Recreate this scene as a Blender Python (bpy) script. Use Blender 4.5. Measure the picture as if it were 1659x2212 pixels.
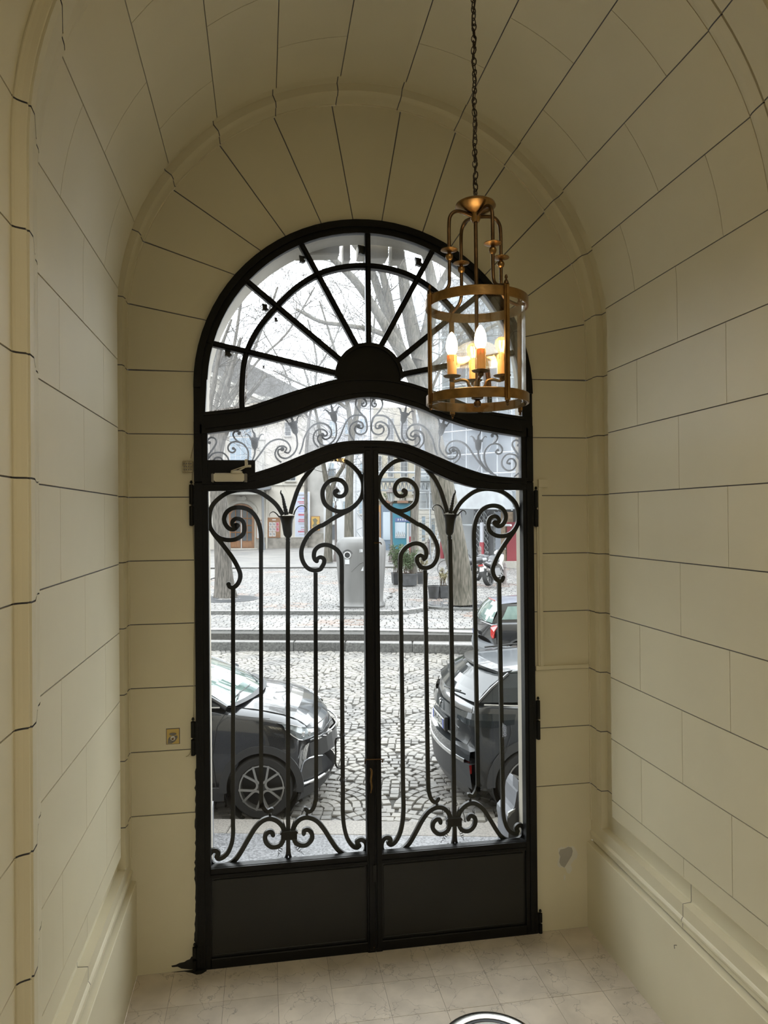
import bpy, bmesh, math, random
from mathutils import Vector, Matrix
random.seed(7)
for o in list(bpy.data.objects): bpy.data.objects.remove(o)
SC = bpy.context.scene
COL = SC.collection
PI = math.pi
R_ = math.radians

# ---------------------------------------------------------------- camera, sky, lights, exposure
CAM = Vector((-0.648, -4.393, 2.65)); FPX = 1563.35; YAW = .16567; PITCH = .00598; ROLL = -.00914
def cam_axes():
    f = Vector((math.sin(YAW)*math.cos(PITCH), math.cos(YAW)*math.cos(PITCH), math.sin(PITCH)))
    r = Vector((math.cos(YAW), -math.sin(YAW), 0)); u = r.cross(f)
    return r*math.cos(ROLL)+u*math.sin(ROLL), -r*math.sin(ROLL)+u*math.cos(ROLL), f
CR, CU, CF = cam_axes()
cd = bpy.data.cameras.new('camera'); cam = bpy.data.objects.new('camera', cd); COL.objects.link(cam)
cam.matrix_world = Matrix(((CR.x, CU.x, -CF.x, CAM.x), (CR.y, CU.y, -CF.y, CAM.y), (CR.z, CU.z, -CF.z, CAM.z), (0, 0, 0, 1)))
cd.sensor_fit = 'VERTICAL'; cd.sensor_height = 36.0; cd.lens = FPX/2212*36.0; cd.clip_end = 400; cd.clip_start = .05
SC.camera = cam
SC.view_settings.view_transform = 'Standard'; SC.view_settings.look = 'None'
SC.view_settings.exposure = 0.2; SC.view_settings.gamma = 1.0; SC.view_settings.use_curve_mapping = False
W = bpy.data.worlds.new('overcast'); SC.world = W; W.use_nodes = True
nt = W.node_tree; bg = nt.nodes['Background']
tc = nt.nodes.new('ShaderNodeTexCoord'); nz = nt.nodes.new('ShaderNodeTexNoise'); cr = nt.nodes.new('ShaderNodeValToRGB')
nz.inputs['Scale'].default_value = 1.4; nz.inputs['Detail'].default_value = 3
cr.color_ramp.elements[0].color = (.86, .91, .97, 1); cr.color_ramp.elements[1].color = (.97, .985, 1, 1)
nt.links.new(tc.outputs['Generated'], nz.inputs['Vector']); nt.links.new(nz.outputs['Fac'], cr.inputs['Fac']); nt.links.new(cr.outputs['Color'], bg.inputs['Color'])
bg.inputs['Strength'].default_value = 6.2
def area(name, loc, target, sx, sy, power, color, spread=180):
    l = bpy.data.lights.new(name, 'AREA'); l.shape = 'RECTANGLE'; l.size = sx; l.size_y = sy; l.energy = power; l.color = color; l.spread = R_(spread)
    o = bpy.data.objects.new(name, l); COL.objects.link(o); o.location = loc
    o.rotation_euler = (Vector(target)-Vector(loc)).to_track_quat('-Z', 'Y').to_euler(); return o
# unseen fill lights added above and behind the camera to brighten the passage
area('passage_top_fill', (0, -4.9, 4.85), (0, -4.9, 0), 1.4, 2.2, 34, (1.0, .88, .66), 150)
area('passage_rear_fill', (0, -8.7, 2.0), (0, -4, 1.2), 2.2, 2.6, 8, (.93, .97, 1.0))  # added cool fill, no window stands here

# ---------------------------------------------------------------- helpers
def ray(x, y): return CR*((x-829.5)/FPX) + CU*((1106-y)/FPX) + CF
def at(x, y, Y):            # photo pixel -> point on the plane Y
    d = ray(x, y); return CAM + d*((Y-CAM.y)/d.y)
def onz(x, y, Z):
    d = ray(x, y); return CAM + d*((Z-CAM.z)/d.z)
ALPHA = math.atan(.22); CA, SA = math.cos(ALPHA), math.sin(ALPHA)
def S(a, b, z=0.0): return Vector((a*CA+b*SA, -a*SA+b*CA, z))      # street frame: a along the street, b away from the house
ORG = {}
def org(o): return ORG.get(o.name, Vector((0, 0, 0))) if o else Vector((0, 0, 0))
def tag(o, label=None, cat=None, group=None, kind=None):
    if label: o['label'] = label
    if cat: o['category'] = cat
    if group: o['group'] = group
    if kind: o['kind'] = kind
    return o
def empty(name, loc, label=None, cat=None, group=None, kind=None, rz=0):
    o = bpy.data.objects.new(name, None); COL.objects.link(o); o.location = loc; o.rotation_euler = (0, 0, rz); o.empty_display_size = .1
    ORG[o.name] = Vector(loc); return tag(o, label, cat, group, kind)
class MB:
    def __init__(s): s.v = []; s.f = []
    def add(s, vs, fs):
        n = len(s.v); s.v += [Vector(p) for p in vs]; s.f += [tuple(i+n for i in f) for f in fs]; return s
    def box(s, lo, hi, M=None):
        x0, y0, z0 = lo; x1, y1, z1 = hi
        vs = [Vector(p) for p in ((x0,y0,z0),(x1,y0,z0),(x1,y1,z0),(x0,y1,z0),(x0,y0,z1),(x1,y0,z1),(x1,y1,z1),(x0,y1,z1))]
        if M: vs = [M(p) if callable(M) else M@p for p in vs]
        return s.add(vs, [(0,3,2,1),(4,5,6,7),(0,1,5,4),(1,2,6,5),(2,3,7,6),(3,0,4,7)])
    def bevbox(s, lo, hi, b, M=None):
        x0, y0, z0 = lo; x1, y1, z1 = hi
        def ring(z, i): return [(x0+i,y0+i,z),(x1-i,y0+i,z),(x1-i,y1-i,z),(x0+i,y1-i,z)]
        rings = [ring(z0, b), ring(z0+b, 0), ring(z1-b, 0), ring(z1, b)]
        vs = [Vector(p) for r in rings for p in r]
        if M: vs = [M(p) if callable(M) else M@p for p in vs]
        fs = [(3,2,1,0), (12,13,14,15)]
        for k in range(3):
            for j in range(4): a = 4*k+j; c = 4*k+(j+1)%4; fs.append((a, c, c+4, a+4))
        return s.add(vs, fs)
    def tube(s, pts, rad, n=6, caps=True, up=None, prof=None):   # round tube or a section (list of (u,v)) swept along pts
        pts = [Vector(p) for p in pts]; m = len(pts)
        if m < 2: return s
        rs = rad if isinstance(rad, (list, tuple)) else [rad]*m
        T = []
        for i in range(m):
            t = pts[min(i+1, m-1)]-pts[max(i-1, 0)]
            T.append(t.normalized() if t.length > 1e-9 else Vector((0, 0, 1)))
        if up is None:
            a = Vector((0, 0, 1)) if abs(T[0].z) < .9 else Vector((1, 0, 0)); N = T[0].cross(a).normalized()
        vs = []; k = len(prof) if prof else n
        for i in range(m):
            if up is None:
                N = (N - T[i]*N.dot(T[i]));  N = N.normalized() if N.length > 1e-9 else T[i].orthogonal().normalized()
                B = T[i].cross(N)
            else:
                B = Vector(up); N = B.cross(T[i]).normalized()
            for j in range(k):
                if prof: u, w = prof[j]; vs.append(pts[i]+(N*u+B*w)*rs[i])
                else:
                    an = 2*PI*j/n; vs.append(pts[i]+(N*math.cos(an)+B*math.sin(an))*rs[i])
        fs = [(i*k+j, i*k+(j+1)%k, (i+1)*k+(j+1)%k, (i+1)*k+j) for i in range(m-1) for j in range(k)]
        if caps: fs += [tuple(range(k-1, -1, -1)), tuple((m-1)*k+j for j in range(k))]
        return s.add(vs, fs)
    def lathe(s, prof, c=(0, 0, 0), n=20, M=None, closed=False, cap=True):     # prof: (r, z)
        c = Vector(c); vs = []
        for r, z in prof:
            for j in range(n):
                p = Vector((r*math.cos(2*PI*j/n), r*math.sin(2*PI*j/n), z)); p = (M@p if M else p); vs.append(c+p)
        m = len(prof); L = m if closed else m-1
        fs = [(i*n+j, i*n+(j+1)%n, ((i+1)%m)*n+(j+1)%n, ((i+1)%m)*n+j) for i in range(L) for j in range(n)]
        if not closed and cap:
            if prof[0][0] > 1e-6: fs.append(tuple(range(n-1, -1, -1)))
            if prof[-1][0] > 1e-6: fs.append(tuple((m-1)*n+j for j in range(n)))
        return s.add(vs, fs)
    def prism(s, poly, d0, d1, M):            # poly of 2D points, M(u, v, d) -> point
        n = len(poly); vs = [M(u, v, d0) for u, v in poly]+[M(u, v, d1) for u, v in poly]
        return s.add(vs, [tuple(range(n)), tuple(range(2*n-1, n-1, -1))]+[(j, j+n, (j+1) % n+n, (j+1) % n) for j in range(n)])
    def strip(s, A, B):                       # quad strip between two polylines
        n = len(A); return s.add(list(A)+list(B), [(i, i+1, n+i+1, n+i) for i in range(n-1)])
    def slab(s, A, B, off):                   # closed strip of thickness given by the offset vectors
        n = len(A); s.add(list(A)+list(B)+[Vector(p)+Vector(o) for p, o in zip(A, off)]+[Vector(p)+Vector(o) for p, o in zip(B, off)],
            [(i, i+1, n+i+1, n+i) for i in range(n-1)]+[(2*n+i, 3*n+i, 3*n+i+1, 2*n+i+1) for i in range(n-1)]
            +[(i, 2*n+i, 2*n+i+1, i+1) for i in range(n-1)]+[(n+i, n+i+1, 3*n+i+1, 3*n+i) for i in range(n-1)]
            +[(0, n, 3*n, 2*n), (n-1, 3*n-1, 4*n-1, 2*n-1)])
        return s
    def build(s, name, mat, parent=None, smooth=None, local=False, label=None, cat=None, group=None, kind=None, fix=True):
        o0 = org(parent) if not local else Vector((0, 0, 0))
        me = bpy.data.meshes.new(name); me.from_pydata([tuple(p-o0) for p in s.v], [], s.f); me.update()
        if fix:
            bm = bmesh.new(); bm.from_mesh(me); bmesh.ops.recalc_face_normals(bm, faces=bm.faces); bm.to_mesh(me); bm.free()
        if smooth is not None:
            me.polygons.foreach_set('use_smooth', [True]*len(me.polygons))
            try: me.set_sharp_from_angle(angle=R_(smooth))
            except Exception: pass
        me.materials.append(mat)
        o = bpy.data.objects.new(name, me); COL.objects.link(o)
        if parent: o.parent = parent
        ORG[o.name] = o0 if parent else Vector((0, 0, 0))
        return tag(o, label, cat, group, kind)
def copy_tree(o, parent=None):
    c = o.copy(); COL.objects.link(c); c.parent = parent
    ORG[c.name] = ORG.get(o.name, Vector((0, 0, 0)))
    for ch in list(o.children): copy_tree(ch, c)
    return c
def text(name, body, size, loc, rot, mat, parent=None, depth=.001, align='CENTER', font=None, M=None):
    cu = bpy.data.curves.new(name, 'FONT'); cu.body = body; cu.size = size; cu.align_x = align; cu.align_y = 'CENTER'; cu.extrude = depth
    t = bpy.data.objects.new(name+'_tmp', cu); COL.objects.link(t)
    dg = bpy.context.evaluated_depsgraph_get(); me = bpy.data.meshes.new_from_object(t.evaluated_get(dg)); bpy.data.objects.remove(t)
    T = M if M is not None else Matrix.Translation(Vector(loc)-org(parent))@rot.to_4x4()
    me.transform(T); me.materials.clear(); me.materials.append(mat)
    o = bpy.data.objects.new(name, me); COL.objects.link(o)
    if parent: o.parent = parent
    return o
def crom(P, n=6, closed=False):
    P = [Vector(p) for p in P]; out = []; m = len(P)
    for i in range(m-1):
        a = P[max(i-1, 0)]; b = P[i]; c = P[i+1]; d = P[min(i+2, m-1)]
        for k in range(n):
            t = k/n; out.append(.5*((2*b)+(c-a)*t+(2*a-5*b+4*c-d)*t*t+(3*b-a-3*c+d)*t**3))
    out.append(P[-1]); return out

# ---------------------------------------------------------------- materials
def mat(name, col, rough=.6, metal=0, spec=.5, var=0, vscale=8, bump=0, bscale=60, col2=None, coat=0, stretch=None, obj_var=0, detail=6, isl=0):
    m = bpy.data.materials.new(name); m.use_nodes = True; t = m.node_tree; b = t.nodes['Principled BSDF']
    b.inputs['Roughness'].default_value = rough; b.inputs['Metallic'].default_value = metal; b.inputs['Specular IOR Level'].default_value = spec
    b.inputs['Coat Weight'].default_value = coat; b.inputs['Coat Roughness'].default_value = .04
    col = tuple(col)+(1,); b.inputs['Base Color'].default_value = col
    geo = None
    def co():
        nonlocal geo
        if geo is None:
            g = t.nodes.new('ShaderNodeNewGeometry'); geo = g.outputs['Position']
            if stretch:
                mp = t.nodes.new('ShaderNodeMapping'); mp.inputs['Scale'].default_value = stretch; t.links.new(geo, mp.inputs['Vector']); geo = mp.outputs['Vector']
        return geo
    if var or col2:
        n = t.nodes.new('ShaderNodeTexNoise'); n.inputs['Scale'].default_value = vscale; n.inputs['Detail'].default_value = detail; t.links.new(co(), n.inputs['Vector'])
        r = t.nodes.new('ShaderNodeValToRGB'); r.color_ramp.elements[0].position = .35; r.color_ramp.elements[1].position = .65
        c2 = tuple(col2)+(1,) if col2 else tuple(max(0, c*(1+var)) for c in col[:3])+(1,); c1 = col if col2 else tuple(c*(1-var) for c in col[:3])+(1,)
        r.color_ramp.elements[0].color = c1; r.color_ramp.elements[1].color = c2
        t.links.new(n.outputs['Fac'], r.inputs['Fac']); out = r.outputs['Color']
        if obj_var:
            oi = t.nodes.new('ShaderNodeObjectInfo'); h = t.nodes.new('ShaderNodeHueSaturation'); mr = t.nodes.new('ShaderNodeMapRange')
            mr.inputs['To Min'].default_value = 1-obj_var; mr.inputs['To Max'].default_value = 1+obj_var
            t.links.new(oi.outputs['Random'], mr.inputs['Value']); t.links.new(mr.outputs['Result'], h.inputs['Value']); t.links.new(out, h.inputs['Color']); out = h.outputs['Color']
        if isl:
            g2 = t.nodes.new('ShaderNodeNewGeometry'); h = t.nodes.new('ShaderNodeHueSaturation'); mr = t.nodes.new('ShaderNodeMapRange')
            mr.inputs['To Min'].default_value = 1-isl; mr.inputs['To Max'].default_value = 1+isl
            t.links.new(g2.outputs['Random Per Island'], mr.inputs['Value']); t.links.new(mr.outputs['Result'], h.inputs['Value']); t.links.new(out, h.inputs['Color']); out = h.outputs['Color']
        t.links.new(out, b.inputs['Base Color'])
    if bump:
        n = t.nodes.new('ShaderNodeTexNoise'); n.inputs['Scale'].default_value = bscale; n.inputs['Detail'].default_value = 4; t.links.new(co(), n.inputs['Vector'])
        bp = t.nodes.new('ShaderNodeBump'); bp.inputs['Strength'].default_value = bump; bp.inputs['Distance'].default_value = .01
        t.links.new(n.outputs['Fac'], bp.inputs['Height']); t.links.new(bp.outputs['Normal'], b.inputs['Normal'])
    return m
def glass(name, tint=(1, 1, 1), refl=1.0, haze=0.0, hazecol=(.9, .93, .95), dust=0.0, dscale=3.0):
    m = bpy.data.materials.new(name); m.use_nodes = True; t = m.node_tree; t.nodes.clear()
    out = t.nodes.new('ShaderNodeOutputMaterial'); tr = t.nodes.new('ShaderNodeBsdfTransparent'); gl = t.nodes.new('ShaderNodeBsdfGlossy')
    fr = t.nodes.new('ShaderNodeLayerWeight'); pw = t.nodes.new('ShaderNodeMath'); pw.operation = 'POWER'; pw.inputs[1].default_value = 4.5; sc = t.nodes.new('ShaderNodeMath'); sc.operation = 'MULTIPLY_ADD'; sc.inputs[1].default_value = .8; sc.inputs[2].default_value = .045
    t.links.new(fr.outputs['Facing'], pw.inputs[0]); t.links.new(pw.outputs[0], sc.inputs[0]); mx = t.nodes.new('ShaderNodeMixShader'); mu = t.nodes.new('ShaderNodeMath'); mu.operation = 'MULTIPLY'
    tr.inputs['Color'].default_value = tuple(tint)+(1,); gl.inputs['Roughness'].default_value = .02
    mu.inputs[1].default_value = refl; t.links.new(sc.outputs[0], mu.inputs[0]); t.links.new(mu.outputs[0], mx.inputs['Fac'])
    src = tr.outputs[0]
    if haze or dust:
        df = t.nodes.new('ShaderNodeBsdfTranslucent'); df.inputs['Color'].default_value = tuple(hazecol)+(1,)
        m2 = t.nodes.new('ShaderNodeMixShader'); t.links.new(src, m2.inputs[1]); t.links.new(df.outputs[0], m2.inputs[2])
        if dust:
            g = t.nodes.new('ShaderNodeNewGeometry'); n = t.nodes.new('ShaderNodeTexNoise'); n.inputs['Scale'].default_value = dscale; n.inputs['Detail'].default_value = 8
            mp = t.nodes.new('ShaderNodeMapping'); mp.inputs['Scale'].default_value = (1, 1, .45); t.links.new(g.outputs['Position'], mp.inputs['Vector']); t.links.new(mp.outputs[0], n.inputs['Vector'])
            r = t.nodes.new('ShaderNodeMapRange'); r.inputs['From Min'].default_value = .42; r.inputs['From Max'].default_value = .75; r.inputs['To Min'].default_value = haze; r.inputs['To Max'].default_value = haze+dust
            t.links.new(n.outputs['Fac'], r.inputs['Value']); t.links.new(r.outputs['Result'], m2.inputs['Fac'])
        else: m2.inputs['Fac'].default_value = haze
        src = m2.outputs[0]
    t.links.new(src, mx.inputs[1]); t.links.new(gl.outputs[0], mx.inputs[2]); t.links.new(mx.outputs[0], out.inputs['Surface'])
    return m
def emis(name, col, st):
    m = bpy.data.materials.new(name); m.use_nodes = True; b = m.node_tree.nodes['Principled BSDF']
    b.inputs['Base Color'].default_value = tuple(col)+(1,); b.inputs['Emission Color'].default_value = tuple(col)+(1,); b.inputs['Emission Strength'].default_value = st; return m
M = {}
M['plaster'] = mat('cream_paint', (.70, .645, .475), .5, var=.03, vscale=1.6, bump=.05, bscale=300)
M['joint'] = mat('painted_joint', (.155, .15, .16), .8)
M['black'] = mat('black_gloss_paint', (.004, .004, .0036), .42, spec=.25, bump=.10, bscale=50, var=.3, vscale=5)
M['iron'] = mat('wrought_iron', (.008, .008, .007), .42, spec=.35, bump=.2, bscale=60, metal=.0)
M['brass'] = mat('aged_brass', (.23, .135, .05), .32, metal=1, var=.25, vscale=25, bump=.05)
M['brassdark'] = mat('dark_brass', (.10, .06, .03), .38, metal=1, var=.3, vscale=30)
M['marble'] = mat('beige_marble', (.60, .53, .44), .28, var=.12, vscale=5, obj_var=.06, bump=.02)
_t = M['marble'].node_tree; _b = _t.nodes['Principled BSDF']; _src = _b.inputs['Base Color'].links[0].from_socket
_g = _t.nodes.new('ShaderNodeNewGeometry'); _n = _t.nodes.new('ShaderNodeTexNoise'); _n.inputs['Scale'].default_value = 5; _n.inputs['Detail'].default_value = 6; _t.links.new(_g.outputs['Position'], _n.inputs['Vector'])
_va = _t.nodes.new('ShaderNodeVectorMath'); _va.operation = 'MULTIPLY_ADD'; _va.inputs[1].default_value = (.55, .55, .55); _t.links.new(_n.outputs['Color'], _va.inputs[0]); _t.links.new(_g.outputs['Position'], _va.inputs[2])
_v = _t.nodes.new('ShaderNodeTexVoronoi'); _v.feature = 'DISTANCE_TO_EDGE'; _v.inputs['Scale'].default_value = 3.6; _t.links.new(_va.outputs[0], _v.inputs['Vector'])
_r = _t.nodes.new('ShaderNodeMapRange'); _r.inputs['From Max'].default_value = .012; _r.inputs['To Min'].default_value = .55; _t.links.new(_v.outputs['Distance'], _r.inputs['Value'])
_mx = _t.nodes.new('ShaderNodeVectorMath'); _mx.operation = 'SCALE'; _t.links.new(_src, _mx.inputs[0]); _t.links.new(_r.outputs['Result'], _mx.inputs['Scale']); _t.links.new(_mx.outputs[0], _b.inputs['Base Color'])
M['grout'] = mat('floor_grout', (.25, .22, .18), .8)
M['clear'] = glass('window_glass', (.97, .985, .98), .3)
M['dusty'] = glass('dusty_glass', (.97, .985, .99), .4, haze=.035, dust=.11)
M['hazy'] = glass('hazy_transom_glass', (.96, .97, .98), .3, haze=.08, dust=.06, dscale=6)

# ================================================================ ROOM SHELL
RV = 1.42; ZC = 3.76; NB = 1.37
JZ = [.921+.3705*k for k in range(8)]                     # painted course lines of the walls
TH = [5.6, 20.9, 36.3, 51.6, 67.0, 82.3]
def sz(deg, R=RV): return ZC+R_(deg)*RV
CUT = JZ+[sz(t) for t in TH]                              # 8 wall lines, then the vault lines
def wp(s, off, side, Y):                                   # point of the wall / vault surface, off > 0 away from the room
    if s <= ZC: return Vector((side*(RV+off), Y, s))
    a = (s-ZC)/RV; return Vector((side*(RV+off)*math.cos(a), Y, ZC+(RV+off)*math.sin(a)))
def samples(s0, s1):
    n = 1 if s1 <= ZC else max(2, int(math.ceil((s1-max(s0, ZC))/.1)))
    L = [s0] if s1 <= ZC else ([s0, ZC] if s0 < ZC-.01 else [s0])
    b = L[-1]; L += [b+(s1-b)*(k+1)/n for k in range(n)]; return L
TOP = ZC+PI/2*RV
H1, H2 = .0029, .0017                                      # half widths of the joints
def block(side, s0, s1, y0, y1, off=0.0, key=False):
    mb = MB(); ss = samples(s0+H1, s1-H1) if not key else [sz(82.3)+H1+(2*(TOP-sz(82.3))-2*H1)*k/6 for k in range(7)]
    A = [wp(s, off, side, y0+H2) for s in ss]; B = [wp(s, off, side, y1-H2) for s in ss]; O = [wp(s, off+.006, side, 0)-wp(s, off, side, 0) for s in ss]
    return mb.slab(A, B, O)
def bay(side, ya, yb, off, walls, vault, first, phase, zbot):
    edges = [zbot]+CUT
    for i in range(len(edges)-1):
        s0, s1 = edges[i], edges[i+1]
        par = (i+phase) % 2; cuts = [c for c in first[par] if ya+.05 < c < yb-.05]
        ys = [ya]+sorted(cuts)+[yb]
        for k in range(len(ys)-1):
            e0 = -H2 if k == 0 else 0; e1 = H2 if k == len(ys)-2 else 0
            block(side, s0, s1, ys[k]+e0, ys[k+1]+e1, off).build('stone_block', M['plaster'], walls if i < 8 else vault, smooth=30, fix=True)
wallL = empty('wall_left', (-1.5, -4, 0), 'cream painted wall left of the gate, lined out as stone blocks', kind='structure')
wallR = empty('wall_right', (1.5, -4, 0), 'cream painted wall right of the gate, lined out as stone blocks', kind='structure')
vault = empty('ceiling', (0, -4, 5.2), 'cream barrel vault over the passage with painted block joints', kind='structure')
CJ = {1: [-.64, -1.43], 0: [-1.045]}
NJ = {1: [-2.75-.8*k for k in range(8)], 0: [-3.15-.8*k for k in range(7)]}
for side, wl in ((-1, wallL), (1, wallR)):
    bay(side, -1.735, -.29, 0, wl, vault, CJ, 0, .82)
    bay(side, -8.9, -2.128, NB-RV, wl, vault, NJ, 0, .55)
    for y0, y1, off, z0 in ((-1.745, -.2885, .006, .824), (-8.95, -2.10, NB-RV+.006, 0)):
        mb = MB(); ss = samples(z0, TOP if False else CUT[7]); mb.strip([wp(s, off, side, y0) for s in ss], [wp(s, off, side, y1) for s in ss]); mb.build('joint_backing', M['joint'], wl, fix=False)
        mb = MB(); ss = samples(CUT[7], TOP); mb.strip([wp(s, off, side, y0) for s in ss], [wp(s, off, side, y1) for s in ss]); mb.build('joint_backing', M['joint'], vault, fix=False)
for y0, y1, off in ((-1.735, -.29, 0), (-8.9, -2.128, NB-RV)):
    cs = [-1.07] if off == 0 else [-3.1, -3.9, -4.7, -5.5, -6.3, -7.1, -7.9]
    ys = [y0]+sorted(cs)+[y1]
    for k in range(len(ys)-1): block(1, 0, 0, ys[k]-(H2 if k == 0 else 0), ys[k+1]+(H2*1.5 if k == len(ys)-2 else 0), off, key=True).build('stone_block', M['plaster'], vault, smooth=30)
# mouldings swept round the passage: a profile of (Y, offset) cut at every course line
def arch_trim(name, prof, zb, label, zc=None):
    root = empty(name, (0, prof[0][0], 0), label, kind='structure')
    full = [(s, 1) for s in [zb]+CUT]+[(2*TOP-s, 1) for s in reversed([zb]+CUT)]
    L = [p[0] for p in full]
    for i in range(len(L)-1):
        s0, s1 = L[i]+H1, L[i+1]-H1
        if s0 <= ZC and s1 > ZC: ss = [s0, ZC]+[ZC+(s1-ZC)*k/3 for k in (1, 2, 3)]
        elif s1 <= ZC or s0 >= 2*TOP-ZC: ss = [s0, s1]
        elif s1 > 2*TOP-ZC: q = 2*TOP-ZC; ss = [s0, s0+(q-s0)*.5, q, s1]
        else: ss = [s0+(s1-s0)*k/5 for k in range(6)]
        def w(s, off, Y): return wp(s, off, 1, Y) if s <= TOP else Vector((-1, 1, 1))*wp(2*TOP-s, off, 1, Y)
        mb = MB(); rows = [[w(s, o, y) for s in ss] for y, o in prof]
        for a, b in zip(rows, rows[1:]): mb.strip(a, b)
        bm_ = mb.build('moulding_stone', M['plaster'], root, smooth=25, fix=False)
    for sg in (0, 1):
        ss = samples(zb, TOP); mb = MB(); rows = [[wp(s, o+.005, 1-2*sg, y+.004) for s in ss] for y, o in prof]
        for a, b in zip(rows, rows[1:]): mb.strip(a, b)
        mb.build('joint_backing', M['joint'], root, fix=False)
arch_trim('trim_1', [(-.288, .046), (-.147, .046), (-.147, .002), (-.118, -.004), (-.10, -.006), (-.09, 0), (-.012, .0), (-.012, -.006), (0.0, -.006)], .684,
          'stepped cream moulding framing the end wall round the gate')
arch_trim('trim_2', [(-1.736, .003), (-1.75, -.010), (-1.775, -.022), (-1.81, -.030), (-1.85, -.034), (-1.856, -.034), (-1.858, -.024), (-1.874, -.024), (-1.876, -.044), (-1.888, -.046), (-2.04, -.086), (-2.086, -.089), (-2.088, -.080), (-2.094, -.080), (-2.096, -.085), (-2.100, -.083), (-2.106, -.068), (-2.113, -.057), (-2.120, -.052), (-2.122, -.047), (-2.128, -.047), (-2.130, -.053)], .0,
    'cream transverse rib with coved mouldings across the vault near the camera')
for sg in (1, -1):
    ss = samples(.823, TOP); mb = MB(); mb.strip([wp(s, .0005, sg, -.289) for s in ss], [wp(s, .05, sg, -.289) for s in ss]); mb.build('arris_return', M['plaster'], wallR if sg > 0 else wallL, smooth=30, fix=False)
# panelled dado on both sides
DP = [(0, .821), (.044, .823), (.046, .79), (.046, .70), (.044, .69), (0, .687), (0, .622), (-.004, .618), (-.010, .608), (-.010, .598), (-.003, .59), (-.003, .566), (.012, .563), (.012, .553), (-.028, .548), (-.031, .543), (-.031, 0)]
for side, nm, lb in ((-1, 'baseboard_left', 'moulded cream dado along the foot of the left wall'), (1, 'baseboard_right', 'moulded cream dado along the foot of the right wall')):
    root = empty(nm, (side*1.42, -1, 0), lb, kind='structure')
    for y0, y1 in ((-1.735, -1.037), (-1.033, 0)):
        mb = MB()
        for (o0, z0_), (o1, z1_) in zip(DP[:12], DP[1:13]):
            ye = y1 if y1 < -1 else (-.285 if z1_ > .691 else (-.146 if z1_ > .686 else 0)); mb.strip([Vector((side*(RV+o0), y, z0_)) for y in (y0, ye)], [Vector((side*(RV+o1), y, z1_)) for y in (y0, ye)])
        mb.build('dado_stone', M['plaster'], root, smooth=30, fix=False)
    mb = MB(); rows = [[Vector((side*(RV+o), y, z)) for y in (-1.735, 0)] for o, z in DP[12:]]
    for a, b in zip(rows, rows[1:]): mb.strip(a, b)
    mb.build('plinth', M['plaster'], root, smooth=30, fix=False)
    mb = MB(); rows = [[Vector((side*(RV+o+.004), y, z-.003)) for y in (-1.735, -.30)] for o, z in DP[1:13]]
    for a, b in zip(rows, rows[1:]): mb.strip(a, b)
    mb.build('joint_backing', M['joint'], root, fix=False)
# end wall round the gate, flush with Y = 0
wallF = empty('wall_front', (0, 0, 0), 'cream end wall round the arched gate, joints fanning over the arch', kind='structure')
FW = 1.038
zs = [0]+[z for z in JZ]
for side in (-1, 1):
    for z0, z1 in zip(zs, zs[1:]):
        if z0 >= 3.4: break
        x0, x1 = side*(FW-.02), side*1.425
        MB().box((min(x0, x1), 0, z0+(H1 if z0 else 0)), (max(x0, x1), .03, z1-H1)).build('stone_block', M['plaster'], wallF)
FAN = [((-1.42, 3.5145), (-1.03, 3.5145)), ((-1.41, 3.903), (-.961, 3.824)), ((-1.323, 4.269), (-.789, 4.104)), ((-1.156, 4.585), (-.636, 4.253)), ((-.889, 4.873), (-.494, 4.344)), ((-.566, 5.064), (-.278, 4.434)),
       ((-.214, 5.167), (-.086, 4.462)), ((.214, 5.167), (.086, 4.464)), ((.566, 5.064), (.345, 4.413)), ((.892, 4.875), (.52, 4.33)), ((1.15, 4.595), (.74, 4.16)), ((1.325, 4.269), (.97, 3.99)), ((1.409, 3.88), (1.026, 3.80)), ((1.42, 3.5145), (1.03, 3.5145))]
for (o0, i0), (o1, i1) in zip(FAN, FAN[1:]):
    def ang(p, c): return math.atan2(p[1]-c, p[0])
    a0, a1 = ang(o0, ZC), ang(o1, ZC); b0, b1 = ang(i0, 3.42), ang(i1, 3.42)
    if a0 < -1.5: a0 += 2*PI
    if b0 < -1.5: b0 += 2*PI
    O, I = [], []; n = 6
    for k in range(n+1):
        t = k/n; a = a0+(a1-a0)*t; b = b0+(b1-b0)*t
        if k == 0: a -= .0028; b -= .003
        if k == n: a += .0028; b += .003
        O.append(Vector((1.428*math.cos(a), 0, ZC+1.428*math.sin(a)) if math.sin(a) > 0 else (math.copysign(1.428, math.cos(a)), 0, ZC+1.42*math.sin(a))))
        I.append(Vector((1.02*math.cos(b), 0, 3.42+1.02*math.sin(b))))
    MB().slab(O, I, [Vector((0, .03, 0))]*(n+1)).build('stone_block', M['plaster'], wallF)
def arch_pts(R, zc, xb, n=24, z0=-.12):
    return [Vector((-xb, 0, z0))]+[Vector((R*math.cos(PI-PI*k/n), 0, zc+R*math.sin(PI-PI*k/n))) for k in range(n+1)]+[Vector((xb, 0, z0))]
mb = MB(); a = arch_pts(1.022, 3.42, 1.022, z0=0); b = arch_pts(1.62, 3.76, 1.62, z0=0)
mb.strip([p+Vector((0, .006, 0)) for p in a], [p+Vector((0, .006, 0)) for p in b]); mb.build('joint_backing', M['joint'], wallF, fix=False)
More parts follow.
